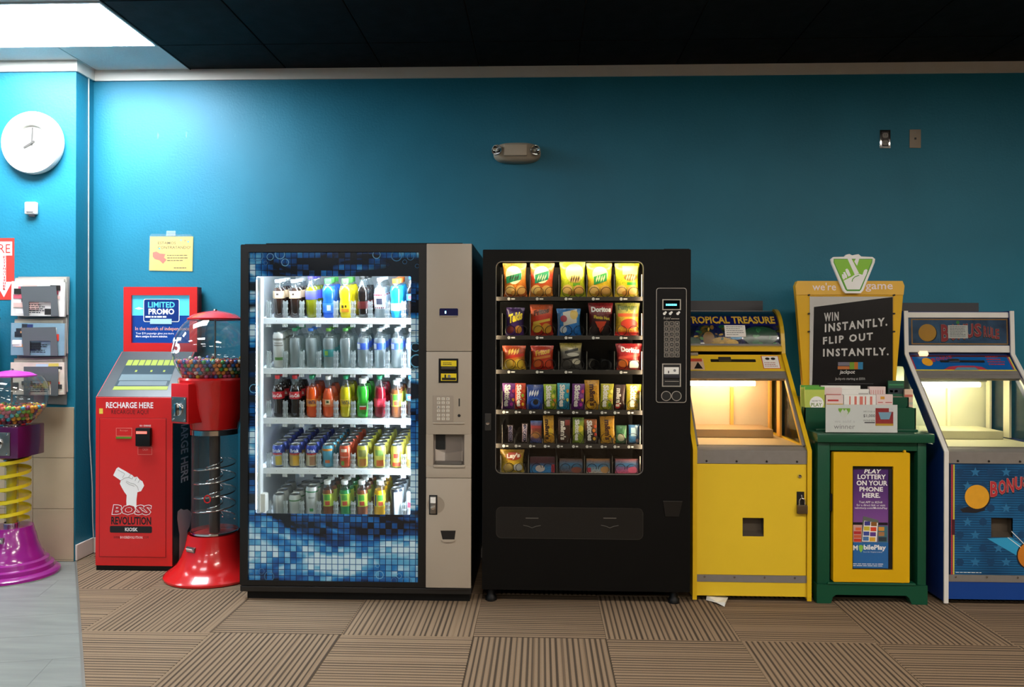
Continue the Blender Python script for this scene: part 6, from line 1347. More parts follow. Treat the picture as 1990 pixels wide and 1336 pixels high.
# ================================================================= coin pusher cabinets
RSTL = pm('rail_steel', '#8b8682', 0.4, metal=0.35, var=0.12, scale=30)
SFR = Frame((0, 0, 0), (0, 1, 0), (0, 0, 1))          # side view: a = y, b = z, normal = +x
YF_, YB_ = -0.77, -0.02
def marquee_mat(name, stops, sc=7.0):
    m, nt, b = newmat(name); tc = N(nt, 'ShaderNodeTexCoord'); n = N(nt, 'ShaderNodeTexNoise'); n.inputs['Scale'].default_value = sc; n.inputs['Detail'].default_value = 6; n.inputs['Distortion'].default_value = 1.0
    nt.links.new(tc.outputs['Object'], n.inputs[0]); r = ramp(nt, stops); nt.links.new(n.outputs['Fac'], r.inputs[0]); nt.links.new(r.outputs[0], b.inputs['Base Color']); b.inputs['Roughness'].default_value = 0.15; b.inputs['Coat Weight'].default_value = 0.6
    return m
def pusher(x0, x1, st_):
    t = thing('coin_pusher', st_['label'], 'arcade machine', ((x0+x1)/2, -0.4, 0))
    BODY, EDGE, INN = st_['body'], st_['edge'], st_['inner']; SID = st_['side']
    zs = 0.793; top = st_['top']                     # outline above the slope
    out = [(YF_, 0.012), (YF_, zs), (-0.32, 1.287)] + top
    T_ = 0.02
    for xa, xb, sg in ((x0, x0+T_, -1), (x1-T_, x1, 1)):
        m = MB()
        m.prism(SFR, [(YF_, 0.02), (YF_, zs), (YF_+0.02, zs+0.022), (YB_, zs+0.022), (YB_, 0.02)], xa, xb)
        m.prism(SFR, [(YF_+0.02, zs+0.022), (-0.384, 1.217), (-0.30, 1.217), (YF_+0.115, zs+0.022)], xa, xb)
        m.prism(SFR, [(-0.384, 1.217), (-0.32, 1.287)]+top+[(YB_, top[-1][1]), (YB_, 1.217)], xa, xb)
        m.prism(SFR, [(-0.10, zs+0.022), (-0.10, 1.217), (YB_, 1.217), (YB_, zs+0.022)], xa, xb)
        m.build('side_panel', SID, t)
        MB().prism(SFR, [(YF_+0.11, zs+0.022), (-0.302, 1.217), (-0.10, 1.217), (-0.10, zs+0.022)], xa+0.008, xa+0.011).build('side_window', clear('pusher_side_glass', '#d9dee0', 1.0, 0.03), t)
        xi = xb if sg < 0 else xa-0.012
        m = MB(); m.box(xi, xi+0.012, -0.33, -0.27, zs+0.02, 1.217).box(xi, xi+0.012, -0.13, -0.09, zs+0.02, 1.217); m.build('window_post', INN, t)
        # rounded edge moulding along the front outline
        m = MB(); off = []
        P = [Vector((a, b)) for a, b in out]
        for i, p in enumerate(P):
            d0 = (P[i]-P[i-1]).normalized() if i else (P[1]-P[0]).normalized(); d1 = (P[i+1]-P[i]).normalized() if i < len(P)-1 else d0
            nrm = Vector((-(d0+d1).y, (d0+d1).x)).normalized(); off.append(p+nrm*0.009)
        poly = [tuple(p) for p in P]+[tuple(p) for p in reversed(off)]
        for i in range(len(P)-1):
            m.prism(SFR, [tuple(P[i]), tuple(off[i]), tuple(off[i+1]), tuple(P[i+1])], xa-0.001, xb+0.001)
        m.build('edge_moulding', EDGE, t)
    xi0, xi1 = x0+T_, x1-T_
    fr = F(YF_+0.006)
    # lower front
    yv = lambda p: fr.px(st_['cx'], p)[1]
    MB().fbox(fr, xi0, xi1, 0.03, yv(1132), -0.02, 0).build('lower_front', st_['front2'], t)
    MB().fbox(fr, xi0, xi1, yv(1132), yv(1118.5), -0.02, 0.003).build('lower_rail', RSTL, t)
    hole = fr.rp(*st_['hole'])
    m = MB(); d0, d1 = yv(1118), yv(902.5)
    m.fbox(fr, xi0+0.003, hole[0], d0, d1, -0.012, 0.001).fbox(fr, hole[1], xi1-0.003, d0, d1, -0.012, 0.001).fbox(fr, hole[0], hole[1], hole[3], d1, -0.012, 0.001).fbox(fr, hole[0], hole[1], d0, hole[2], -0.012, 0.001)
    dr = m.build('front_door', st_['door'], t)
    m = MB(); m.fbox(fr, hole[0]-0.004, hole[1]+0.004, hole[2]-0.004, hole[3]+0.004, -0.05, -0.046).fbox(fr, hole[0]-0.004, hole[0], hole[2], hole[3], -0.046, 0).fbox(fr, hole[1], hole[1]+0.004, hole[2], hole[3], -0.046, 0).fbox(fr, hole[0], hole[1], hole[3], hole[3]+0.004, -0.046, 0)
    m.prism(Frame((hole[0], 0, 0), (0, 1, 0), (0, 0, 1)), [(YF_+0.006, hole[2]), (YF_+0.052, hole[2]), (YF_+0.052, hole[2]+0.02)], 0, hole[1]-hole[0])
    m.build('coin_outlet', pm('outlet_metal', '#5c5348', 0.5, metal=0.5), t)
    up = MB().fbox(fr, xi0, xi1, yv(901.5), zs-0.006, -0.02, 0.004).build('upper_rail', RSTL, t)
    for k in range(4):
        xx = xi0+(xi1-xi0)*(0.09+0.273*k)
        MB().lathe([(0, 0.005), (0.005, 0.004), (0.006, 0)], fr.pt(xx, yv(897), 0.004), 10, (0, -1, 0)).build('screw', pm('screw_dark', '#2c2824', 0.4, metal=0.6), up)
        MB().lathe([(0, 0.004), (0.005, 0.003), (0.006, 0)], fr.pt(xx-0.01, yv(1122.5), 0.003), 10, (0, -1, 0)).build('screw', CHROME, t)
    MB().prism(SFR, [(YF_+0.004, zs-0.006), (YF_+0.004, zs), (YF_+0.05, zs+0.022), (YF_+0.06, zs+0.01)], xi0, xi1).build('shelf_lip', RSTL, t)
    # playfield box
    m = MB(); m.box(xi0, xi1, YF_+0.05, -0.06, zs-0.02, zs+0.012); m.build('playfield', st_['play'], t)
    MB().box(xi0+0.05, xi1-0.05, -0.34, -0.07, zs+0.0125, zs+0.06, 0.004).build('pusher_shelf', st_['shelf'], t)
    m = MB(); m.box(xi0, xi1, -0.07, -0.06, zs+0.012, 1.22); m.build('back_panel', st_['backp'], t)
    m = MB(); 
    for xx in (xi0+0.05, (xi0+xi1)/2+0.05): m.box(xx, xx+0.018, -0.09, -0.0705, zs+0.06, 1.08)
    m.build('inner_post', INN, t)
    m = MB(); m.box(xi0, xi1, -0.33, -0.03, 1.217, 1.235); m.build('inner_roof', st_['backp'], t)
    MB().tube([(xi0+0.05, -0.24, 1.112), (xi1-0.13, -0.24, 1.112)], 0.014, 12).build('light_tube', st_['tube'], t, smooth=60)
    MB().box(xi0+0.03, xi1-0.10, -0.262, -0.218, 1.128, 1.217).build('tube_holder', WHITE, t)
    # slope: glass, steel bar, coin panel
    sl = Frame((0, YF_+0.03, zs+0.02), (1, 0, 0), (0, 0.45, 0.494)); 
    bv = lambda p: sl.px(st_['cx'], p)[1]
    MB().fbox(sl, xi0, xi1, 0.0, bv(736), -0.006, -0.002).build('front_glass', clear('pusher_glass', '#f6f6f2', 0.8), t)
    MB().fbox(sl, xi1-0.014, xi1, 0, bv(736), -0.008, 0.006).fbox(sl, xi0, xi0+0.014, 0, bv(736), -0.008, 0.006).build('glass_channel', RSTL, t)
    b = MB(); b.fbox(sl, xi0, xi1, bv(736), bv(729), -0.02, 0.001, 0.001).fbox(sl, xi0, xi1, bv(729), bv(722), -0.02, 0.003, 0.001); b.build('steel_bar', RSTL, t)
    lim = Vector((0, -0.32+0.0, 1.287))-sl.o; bt = lim.dot(sl.v)+0.004
    cpn = MB().fbox(sl, xi0, xi1, bv(721.5), bt, -0.02, -0.002).build('coin_panel', st_['cpanel'], t)
    return t, fr, sl, xi0, xi1, dr, cpn, bt
YLW = pm('pusher_yellow', '#e3c02c', 0.35, var=0.04); YLD = pm('pusher_yellow_side', '#dcb41a', 0.35, var=0.04)
CRM = pm('playfield_cream', '#d9c6a0', 0.5)
arc = [(-0.13-0.17*math.cos(PI/2*i/8), 1.315+0.225*math.sin(PI/2*i/8)) for i in range(9)]
ytop = [(-0.312-0.0, 1.34)]+[(a-0.012, b+0.004) for a, b in arc[1:]]
xr = at(1576, 1000, YF_).x; xl = at(1346, 1100, YF_).x
ty, fr, sl, xi0, xi1, dr, cpn, bt = pusher(xl, xr, dict(label='yellow coin pusher arcade cabinet with lit glass playfield', body=YLW, edge=YLD, inner=pm('post_orange', '#e8b45a', 0.5), side=YLW, top=ytop, cx=1455,
    front2=YLW, door=YLW, hole=(1443, 1007, 1484, 1043), play=CRM, shelf=pm('pusher_plate', '#b59a78', 0.4, metal=0.3), backp=pm('backp_yellow', '#d8cbb4', 0.4, metal=0.1), tube=glow('yellow_cab_tube', '#ffdcb0', 60.0), cpanel=YLW))
def M_arc(a, s, h): # curved marquee of the yellow cabinet
    th = s*PI/2; n = Vector((0, -math.cos(th)/0.17, math.sin(th)/0.225)).normalized()
    return Vector((a, -0.13-0.17*math.cos(th), 1.315+0.225*math.sin(th)))+n*h
mq = MB().surf(lambda u, v: M_arc(xi0+(xi1-xi0)*u, v, 0), 4, 16).build('marquee', marquee_mat('marquee_jungle', [(0.32, '#0a2a1c'), (0.42, '#0b1420'), (0.5, '#141a4a'), (0.55, '#16301f'), (0.62, '#7a5a1c'), (0.7, '#c9a03a')], 6.0), ty, smooth=60)
MB().surf(lambda u, v: M_arc(xi0+(xi1-xi0)*u, 0.66+0.34*v, 0.001), 4, 8).build('marquee_top', pm('marquee_navy', '#0c2338', 0.2), mq, smooth=60)
MB().surf(lambda u, v: M_arc(xi0+(xi1-xi0)*u, 0.60*v+0.42, 0.0006), 4, 8).build('marquee_sky', pm('marquee_indigo', '#161a5a', 0.2), mq, smooth=60)
for u0, u1, s0, s1, col in ((0.3, 0.52, 0.02, 0.2, '#a8862e'), (0.22, 0.34, 0.05, 0.3, '#7a5a24'), (0.45, 0.58, 0.04, 0.16, '#c8a040'), (0.62, 0.98, 0.05, 0.4, '#12402a'), (0.02, 0.2, 0.03, 0.2, '#123f26'), (0.5, 0.62, 0.16, 0.22, '#2f86b8')):
    MB().surf(lambda u, v: M_arc(xi0+(xi1-xi0)*((u0+u1)/2+(u1-u0)/2*v*math.cos(2*PI*u)), (s0+s1)/2+(s1-s0)/2*v*math.sin(2*PI*u), 0.001), 14, 3).build('print', pm('marquee_'+col[1:], col, 0.25, var=0.35, scale=40), mq, smooth=60)
rq = random.Random(21)
for k_ in range(34):
    u_, s_ = rq.uniform(0.04, 0.96), rq.uniform(0.04, 0.4); ru, rs = rq.uniform(0.01, 0.035), rq.uniform(0.012, 0.05); an_ = rq.uniform(-0.9, 0.9)
    col = rq.choice(['#c8a040', '#7a5a24', '#2a6a3a', '#164a2c', '#a8862e', '#3f7a3a'] if u_ < 0.62 else ['#1c5a36', '#164a2c', '#2f7a44', '#0f3a24'])
    MB().surf(lambda u, v: M_arc(xi0+(xi1-xi0)*(u_+ru*v*(math.cos(2*PI*u)*math.cos(an_)-0.4*math.sin(2*PI*u)*math.sin(an_))), s_+rs*v*(math.sin(2*PI*u)*math.cos(an_)+0.8*math.cos(2*PI*u)*math.sin(an_)), 0.0012+0.00002*k_), 10, 1).build('print', pm('marquee_'+col[1:], col, 0.25, var=0.35, scale=40), mq, smooth=60)
GOLD = pm('marquee_gold', '#d8b23a', 0.3)
atx = lambda px: at(px, 625, -0.24).x
lettering(M_arc, 'TROPICAL TREASURE', (atx(1333), atx(1505), 0.45, 0.63), GOLD, mq, h=0.0045, bold=0.03)
nt_ = tag(MB().surf(lambda u, v: M_arc(atx(1405+40*u), 0.2+0.215*v, 0.006), 4, 6).build('taped_note', PAPER, None, smooth=60), 'white paper note taped over the marquee of the yellow cabinet', 'note')
class ArcFrame:
    def pt(s, a, b, h=0.0): return M_arc(a, b, h)
tlines(MB(), ArcFrame(), (atx(1408), atx(1442), 0.22, 0.4), 5, 0.0067, 8, 0.3).build('print', INKG, nt_)
MB().prism(SFR, [(-0.338, 1.303), (-0.338, 1.327), (-0.318, 1.335), (-0.29, 1.30)], xi0, xi1).build('marquee_ledge', YLD, ty)
MB().prism(SFR, [(-0.32, 1.335), (-0.32, 1.346), (-0.295, 1.346), (-0.295, 1.33)], xi0, xi1).build('marquee_strip', STEEL, ty)
MB().box(xi0, xi1, -0.13, -0.125, 1.535, 1.543).build('marquee_top_strip', STEEL, ty)
MB().box(xi0, xi1, -0.125, -0.02, 1.25, 1.535).build('marquee_back', BLACK, ty)
GB = pm('riser_grey', '#3c3c40', 0.5)
MB().box(at(1330, 590, -0.06).x, at(1482, 590, -0.06).x, -0.065, -0.05, 1.535, at(1400, 585, -0.06).z).build('rear_riser', GB, ty)
# coin panel fittings
def on_slope(sl, h0): return Frame(sl.o+sl.n*h0, sl.u, sl.v)
s2 = on_slope(sl, -0.002)
MB().prism(s2, rrect(*s2.rp(1381, 699, 1468.5, 704), 0.003), 0, 0.002).build('coin_slot', INKK, cpn)
MB().fbox(s2, *s2.rp(1396, 696.5, 1420, 703.5), 0.002, 0.012, 0.002).build('coin_guide', pm('guide_metal', '#55524c', 0.35, metal=0.6), cpn)
st1 = decal(s2, s2.pp([(1478, 692), (1512, 692), (1518, 717), (1484, 717)]), pm('sticker_red', '#c8503a', 0.5), cpn, 'sticker', 0)
decal(s2, s2.pp([(1480, 693), (1511, 693), (1516, 716), (1485, 716)]), PAPER, cpn, 'sticker_face', 0.0008)
for x in (1491, 1502): decal(s2, circ(*s2.px(x, 698), 0.013, 14, 0.009), INKK, cpn, 'print', 0.0016)
tlines(MB(), s2, s2.rp(1486, 704, 1512, 714), 3, 0.0016, 9, 0.35).build('print', pm('sticker_pink_ink', '#b06a60', 0.5), cpn)
rdecal(s2, s2.rp(1330, 698, 1368, 719), pm('sticker_peach', '#d9b79a', 0.5), cpn, 'sticker', 0); rdecal(s2, s2.rp(1330, 697.5, 1364, 703), MATS['sticker_red'], cpn, 'print', 0.0008)
decal(s2, s2.pp([(1356, 704), (1366, 717), (1349, 717)]), INKK, cpn, 'print', 0.0009)
MB().fbox(s2, *s2.rp(1338, 684.5, 1356, 692), 0, 0.012, 0.002).build('coin_counter', pm('counter_grey', '#a7a49c', 0.4), cpn)
# front fittings
kn = FR_ = fr
MB().lathe([(0, 0.012), (0.008, 0.01), (0.011, 0.0)], fr.pt(*fr.px(1553.5, 926), 0.001), 16, (0, -1, 0)).build('door_lock', CHROME, dr, smooth=40)
MB().fbox(fr, *fr.rp(1548, 956, 1562.5, 982), 0.001, 0.003).build('hasp_plate', INKK, dr)
pt_ = thing('padlock', 'small bronze padlock hanging on the yellow cabinet door', 'padlock', fr.pt(*fr.px(1556, 998)))
r = fr.rp(1547, 981, 1567, 997.5); MB().fbox(fr, *r, 0.006, 0.024, 0.003).build('lock_body', pm('padlock_bronze', '#6a5a44', 0.35, metal=0.7), pt_, smooth=40)
c_ = ((r[0]+r[1])/2, r[3]); P = [fr.pt(c_[0]+0.014*math.cos(PI*i/10), c_[1]+0.02+0.014*math.sin(PI*i/10), 0.015) for i in range(11)]
MB().tube([fr.pt(c_[0]+0.014, c_[1]-0.004, 0.015)]+P+[fr.pt(c_[0]-0.014, c_[1]-0.004, 0.015)], 0.0035, 8).build('shackle', CHROME, pt_, smooth=60)
MB().tube([fr.pt(c_[0], c_[1]+0.05, 0.003), fr.pt(c_[0], c_[1]+0.036, 0.012), fr.pt(c_[0], c_[1]+0.03, 0.004)], 0.003, 6).build('hasp_loop', STEEL, dr)
# paper scrap below the cabinet
def scrap(u, v):
    p = floor_at(1366+52*u, 1186-18*v); return Vector((p.x, p.y+0.02, 0.004+0.006*math.sin(u*7)*v+0.012*u*(1-v)+0.004*v))
pc = [floor_at(1372, 1168), floor_at(1392, 1176), floor_at(1408, 1181), floor_at(1414, 1167), floor_at(1390, 1160)]
m = MB(); vs = [m.bm.verts.new((p.x, p.y, 0.003+0.008*(i % 2))) for i, p in enumerate(pc)]; vt = [m.bm.verts.new((p.x+0.004, p.y+0.004, 0.014+0.01*((i+1) % 2))) for i, p in enumerate(pc)]
m.bm.faces.new(vs[::-1]); m.bm.faces.new(vt)
for i in range(5): m.bm.faces.new((vs[i], vs[(i+1) % 5], vt[(i+1) % 5], vt[i]))
tag(m.build('paper_scrap', PAPER), 'crumpled white paper scrap on carpet under the yellow cabinet', 'paper')
# ---- white and blue cabinet
WED = pm('pusher_white_edge', '#dcdad4', 0.4, var=0.03); BLU = pm('pusher_blue', '#0d3f8c', 0.4, var=0.04); NVY = pm('pusher_navy_side', '#0b2a6a', 0.4, var=0.05)
def bluedoor():
    m, nt, b = newmat('blue_line_graphic'); tc = N(nt, 'ShaderNodeTexCoord'); sx = N(nt, 'ShaderNodeSeparateXYZ'); nt.links.new(tc.outputs['Object'], sx.inputs[0])
    mu = N(nt, 'ShaderNodeMath', operation='MULTIPLY'); mu.inputs[1].default_value = 2*PI/0.0125; nt.links.new(sx.outputs[2], mu.inputs[0]); si = N(nt, 'ShaderNodeMath', operation='SINE'); nt.links.new(mu.outputs[0], si.inputs[0])
    n = N(nt, 'ShaderNodeTexNoise'); n.inputs['Scale'].default_value = 4; nt.links.new(tc.outputs['Object'], n.inputs[0])
    r = ramp(nt, [(0.3, '#0c3a60'), (0.7, '#1a6a9c')]); nt.links.new(n.outputs['Fac'], r.inputs[0])
    mx = N(nt, 'ShaderNodeMixRGB', blend_type='MULTIPLY'); mx.inputs[2].default_value = (0.25, 0.3, 0.4, 1); mr = N(nt, 'ShaderNodeMapRange'); mr.inputs[1].default_value = 0.2; mr.inputs[2].default_value = 0.9; nt.links.new(si.outputs[0], mr.inputs[0]); nt.links.new(mr.outputs[0], mx.inputs[0]); nt.links.new(r.outputs[0], mx.inputs[1])
    nt.links.new(mx.outputs[0], b.inputs['Base Color']); b.inputs['Roughness'].default_value = 0.35
    return m
xl2 = at(1834, 1000, YF_).x; xr2 = xl2+(xr-xl)+0.005
wtop = [(-0.318, 1.30), (-0.308, 1.538)]
BLG = bluedoor()
tw_, fr, sl, xi0, xi1, dr, cpn, bt = pusher(xl2, xr2, dict(label='white-edged blue coin pusher arcade cabinet at the right edge', body=BLU, edge=WED, inner=pm('post_cream', '#ded9bf', 0.5), side=NVY, top=wtop, cx=1950,
    front2=BLU, door=BLG, hole=(1926, 1007, 1968, 1045), play=pm('playfield_ivory', '#d9d6b8', 0.5), shelf=pm('ivory_plate', '#cbc7a8', 0.4), backp=pm('backp_white', '#d9d8c2', 0.4, metal=0.1), tube=glow('white_cab_tube', '#fff8d2', 52.0), cpanel=pm('coin_panel_blue', '#0f5aa0', 0.3, var=0.2, scale=14)))
MB().box(xi0, xi1, -0.29, -0.02, 1.27, 1.535).build('marquee_back', NVY, tw_)
fm_ = Frame((0, -0.302, 1.30), (1, 0, 0), (0, 0.012, 0.238))
bz = lambda p: fm_.px(1865, p)[1]
MB().fbox(fm_, xi0, xi1, bz(618), bz(607.5), -0.02, 0.008, 0.003).build('marquee_top_rail', WED, tw_)
MB().fbox(fm_, xi0, xi1, bz(685.5), bz(672), -0.02, 0.012, 0.004).build('marquee_bottom_rail', WED, tw_)
mq = MB().fbox(fm_, xi0, xi1, bz(672), bz(618), -0.02, 0.0).build('marquee', marquee_mat('marquee_steelblue', [(0.3, '#2f4a6a'), (0.5, '#456a90'), (0.7, '#5a86a8')], 4.0), tw_)
GO = pm('graphic_gold', '#b8863f', 0.35)
r = fm_.rp(1771, 620, 1958.5, 670); w = 0.007
MB().ring(fm_, [(r[0], r[2]), (r[1], r[2]), (r[1], r[3]), (r[0], r[3])], [(r[0]+w, r[2]+w), (r[1]-w, r[2]+w), (r[1]-w, r[3]-w), (r[0]+w, r[3]-w)], 0, 0.0008).build('gold_border', GO, mq)
DSK = pm('graphic_coin', '#dda02a', 0.35, var=0.12, scale=25); REDL = pm('graphic_red', '#b03038', 0.35); DKS = pm('graphic_shadow', '#1a1a22', 0.5)
decal(fm_, circ(*fm_.px(1804, 648), 0.05, 28), DKS, mq, 'print', 0.0005); decal(fm_, circ(*fm_.px(1802, 647), 0.05, 28), DSK, mq, 'coin_print', 0.001)
def curveword(fr_, word, x0, x1, yt0, yt1, yb0, yb1, parent, h=0.001, sh=True):
    """letters of uneven height following a curve, with a dark edge behind"""
    n = len(word); w_ = (x1-x0)/n
    for i, ch in enumerate(word):
        f0 = i/max(1, n-1); ya = yt0+(yt1-yt0)*f0; yb = yb0+(yb1-yb0)*f0
        rr = fr_.rp(x0+w_*i+w_*0.06, ya, x0+w_*(i+0.94), yb)
        if sh:
            r3 = (rr[0]-0.004, rr[1]+0.002, rr[2]-0.006, rr[3]+0.001); lettering(fr_, ch, r3, DKS, parent, h=h, bold=0.07, name='letter_shadow')
            lettering(fr_, ch, (rr[0]-0.001, rr[1]+0.001, rr[2]-0.001, rr[3]+0.001), pm('graphic_pale', '#c9a8a0', 0.4), parent, h=h+0.0005, bold=0.055, name='letter_edge')
        lettering(fr_, ch, rr, REDL, parent, h=h+0.001, bold=0.03)
curveword(fm_, 'BONUS', 1828, 1908, 631, 629, 664, 655, mq); curveword(fm_, 'RULE', 1911, 1942, 634, 640, 655, 659, mq)
decal(fm_, circ(*fm_.px(1861, 627), 0.01, 10), pm('graphic_green', '#3a9a4a', 0.4), mq, 'print', 0.001)
r = fm_.rp(1841.5, 632.5, 1880, 658); nt_ = tag(MB().fbox(fm_, *r, 0.0045, 0.0052).build('taped_note', PAPER), 'white paper note taped over the marquee of the blue cabinet', 'note')
tlines(MB(), fm_, (r[0]+0.01, r[1]-0.01, r[2]+0.008, r[3]-0.005), 7, 0.0054, 14, 0.35).build('print', INKG, nt_)
MB().fbox(fm_, xi0, xi1, bz(671.8), bz(618.2), 0.006, 0.0075).build('marquee_glass', clear('marquee_glass', '#eef0f0', 1.0), tw_)
MB().box(at(1752, 595, -0.06).x, at(1901, 595, -0.06).x, -0.065, -0.05, 1.50, at(1830, 589, -0.06).z).build('rear_riser', GB, tw_)
s2 = on_slope(sl, -0.002)
YLN = pm('graphic_yellow', '#d8c83a', 0.35)
decal(s2, [(xi0, s2.px(1870, 722)[1]+0.004), (xi1, s2.px(1870, 722)[1]+0.004), (xi1, s2.px(1870, 719)[1]), (xi0, s2.px(1870, 719)[1])], YLN, cpn, 'print', 0)
for a_, b_ in ((xi0+0.004, xi0+0.012), (xi1-0.012, xi1-0.004)): rdecal(s2, (a_, b_, s2.px(1870, 719)[1], bt-0.004), YLN, cpn, 'print', 0); 
for a_, b_ in ((xi0+0.014, xi0+0.02), (xi1-0.02, xi1-0.014)): rdecal(s2, (a_, b_, s2.px(1870, 718)[1], bt-0.004), REDL, cpn, 'print', 0)
rdecal(s2, (xi0, xi1, bt-0.012, bt), pm('graphic_maroon', '#4a1a24', 0.4), cpn, 'print', 0.0002)
MB().prism(s2, rrect(*s2.rp(1827, 701, 1913, 705), 0.003), 0, 0.002).build('coin_slot', INKK, cpn)
MB().fbox(s2, *s2.rp(1842, 700, 1863, 705), 0.002, 0.012, 0.002).build('coin_guide', STEEL, cpn)
MB().fbox(s2, *s2.rp(1785, 685.5, 1801, 693), 0, 0.02, 0.003).build('coin_counter', pm('counter_lit', '#f0d8b8', 0.4, emit='#ffd9a8', es=1.2), cpn)
decal(s2, circ(*s2.px(1802, 704), 0.03, 20), DSK, cpn, 'coin_print', 0.0006)
curveword(s2, 'BONUS', 1810, 1850, 697, 692, 704, 697, cpn, 0.0006, False)
m = MB(); tlines(m, s2, s2.rp(1918, 692, 1955, 711), 4, 0.0006, 15, 0.4); m.build('print', REDL, cpn)
decal(s2, s2.pp([(1834, 719), (1845, 713), (1865, 711.5), (1890, 711.5), (1908, 714), (1918, 719)]), pm('graphic_ribbon', '#a8384a', 0.35), cpn, 'print', 0.0012)
decal(s2, s2.pp([(1854, 720), (1860, 715), (1895, 715), (1902, 720)]), pm('graphic_ribbon_blue', '#5a8aa0', 0.35), cpn, 'print', 0.002)
# door print
hz = 0.0015
for xa, xb, mm in ((1848, 1851, REDL), (1852, 1854.5, YLN)): rdecal(fr, fr.rp(xa, 903, xb, 1117), mm, dr, 'print', hz)
rdecal(fr, fr.rp(1842, 903, 1847, 1117), pm('graphic_deepblue', '#0a1f3a', 0.4), dr, 'print', hz)
rdecal(fr, fr.rp(1849, 1010, 1855, 1040), pm('graphic_maroon', '#4a1a24', 0.4), dr, 'print', hz+0.0007)
def star(cx_, cy_, r_): p = fr.px(cx_, cy_); return [(p[0]+(r_ if k % 2 == 0 else r_*0.42)*math.sin(PI*k/5), p[1]+(r_ if k % 2 == 0 else r_*0.42)*math.cos(PI*k/5)) for k in range(10)]
STB = pm('graphic_star', '#2a6f9c', 0.4); SDB = pm('graphic_blot', '#0f3f66', 0.4)
for j, y in enumerate((918, 945, 988, 1015, 1040, 1066, 1093)):
    for i in range(5):
        x = 1865+30*i+(15 if j % 2 else 0)
        if 1920 < x < 1975 and 1000 < y < 1052: continue
        decal(fr, star(x, y, 0.026) if (i+j) % 2 else circ(*fr.px(x, y), 0.02, 14), STB if (i+j) % 2 else SDB, dr, 'print', hz)
decal(fr, fr.pp([(1918, 1047), (1963, 1045), (1990, 1062), (1990, 1095), (1975, 1080)]), pm('graphic_beam', '#2f9ac8', 0.35), dr, 'print', hz+0.0007)
MB().tube([fr.pt(*fr.px(1965, 1033), hz+0.0014), fr.pt(*fr.px(1990, 1058), hz+0.0014)], 0.002, 5).build('print', INKW, dr)
MB().tube([fr.pt(*fr.px(1958, 1045), hz+0.0014), fr.pt(*fr.px(1983, 1064), hz+0.0014)], 0.002, 5).build('print', INKW, dr)
decal(fr, circ(*fr.px(2004, 1080), 0.076, 32), DKS, dr, 'print', hz+0.0014); decal(fr, circ(*fr.px(2004, 1080), 0.07, 32), pm('graphic_coin_dark', '#c87a24', 0.35, var=0.15, scale=20), dr, 'coin_print', hz+0.0021)
decal(fr, fr.pp([(1865, 990), (1880, 985), (1914, 983), (1913, 993), (1895, 997), (1870, 996)]), DKS, dr, 'print', hz+0.0007)
decal(fr, circ(*fr.px(1900, 968), 0.063, 30), DKS, dr, 'print', hz+0.0009); decal(fr, circ(*fr.px(1898, 966), 0.062, 30), DSK, dr, 'coin_print', hz+0.0016)
curveword(fr, 'BONUS', 1923, 2003, 936, 924, 966, 948, dr, hz+0.0007); curveword(fr, 'RULE', 2006, 2052, 924, 926, 950, 956, dr, hz+0.0007)
tlines(MB(), fr, fr.rp(1857, 1112, 1914, 1114.5), 1, hz, 16, 0.4).build('print', INKW, dr)
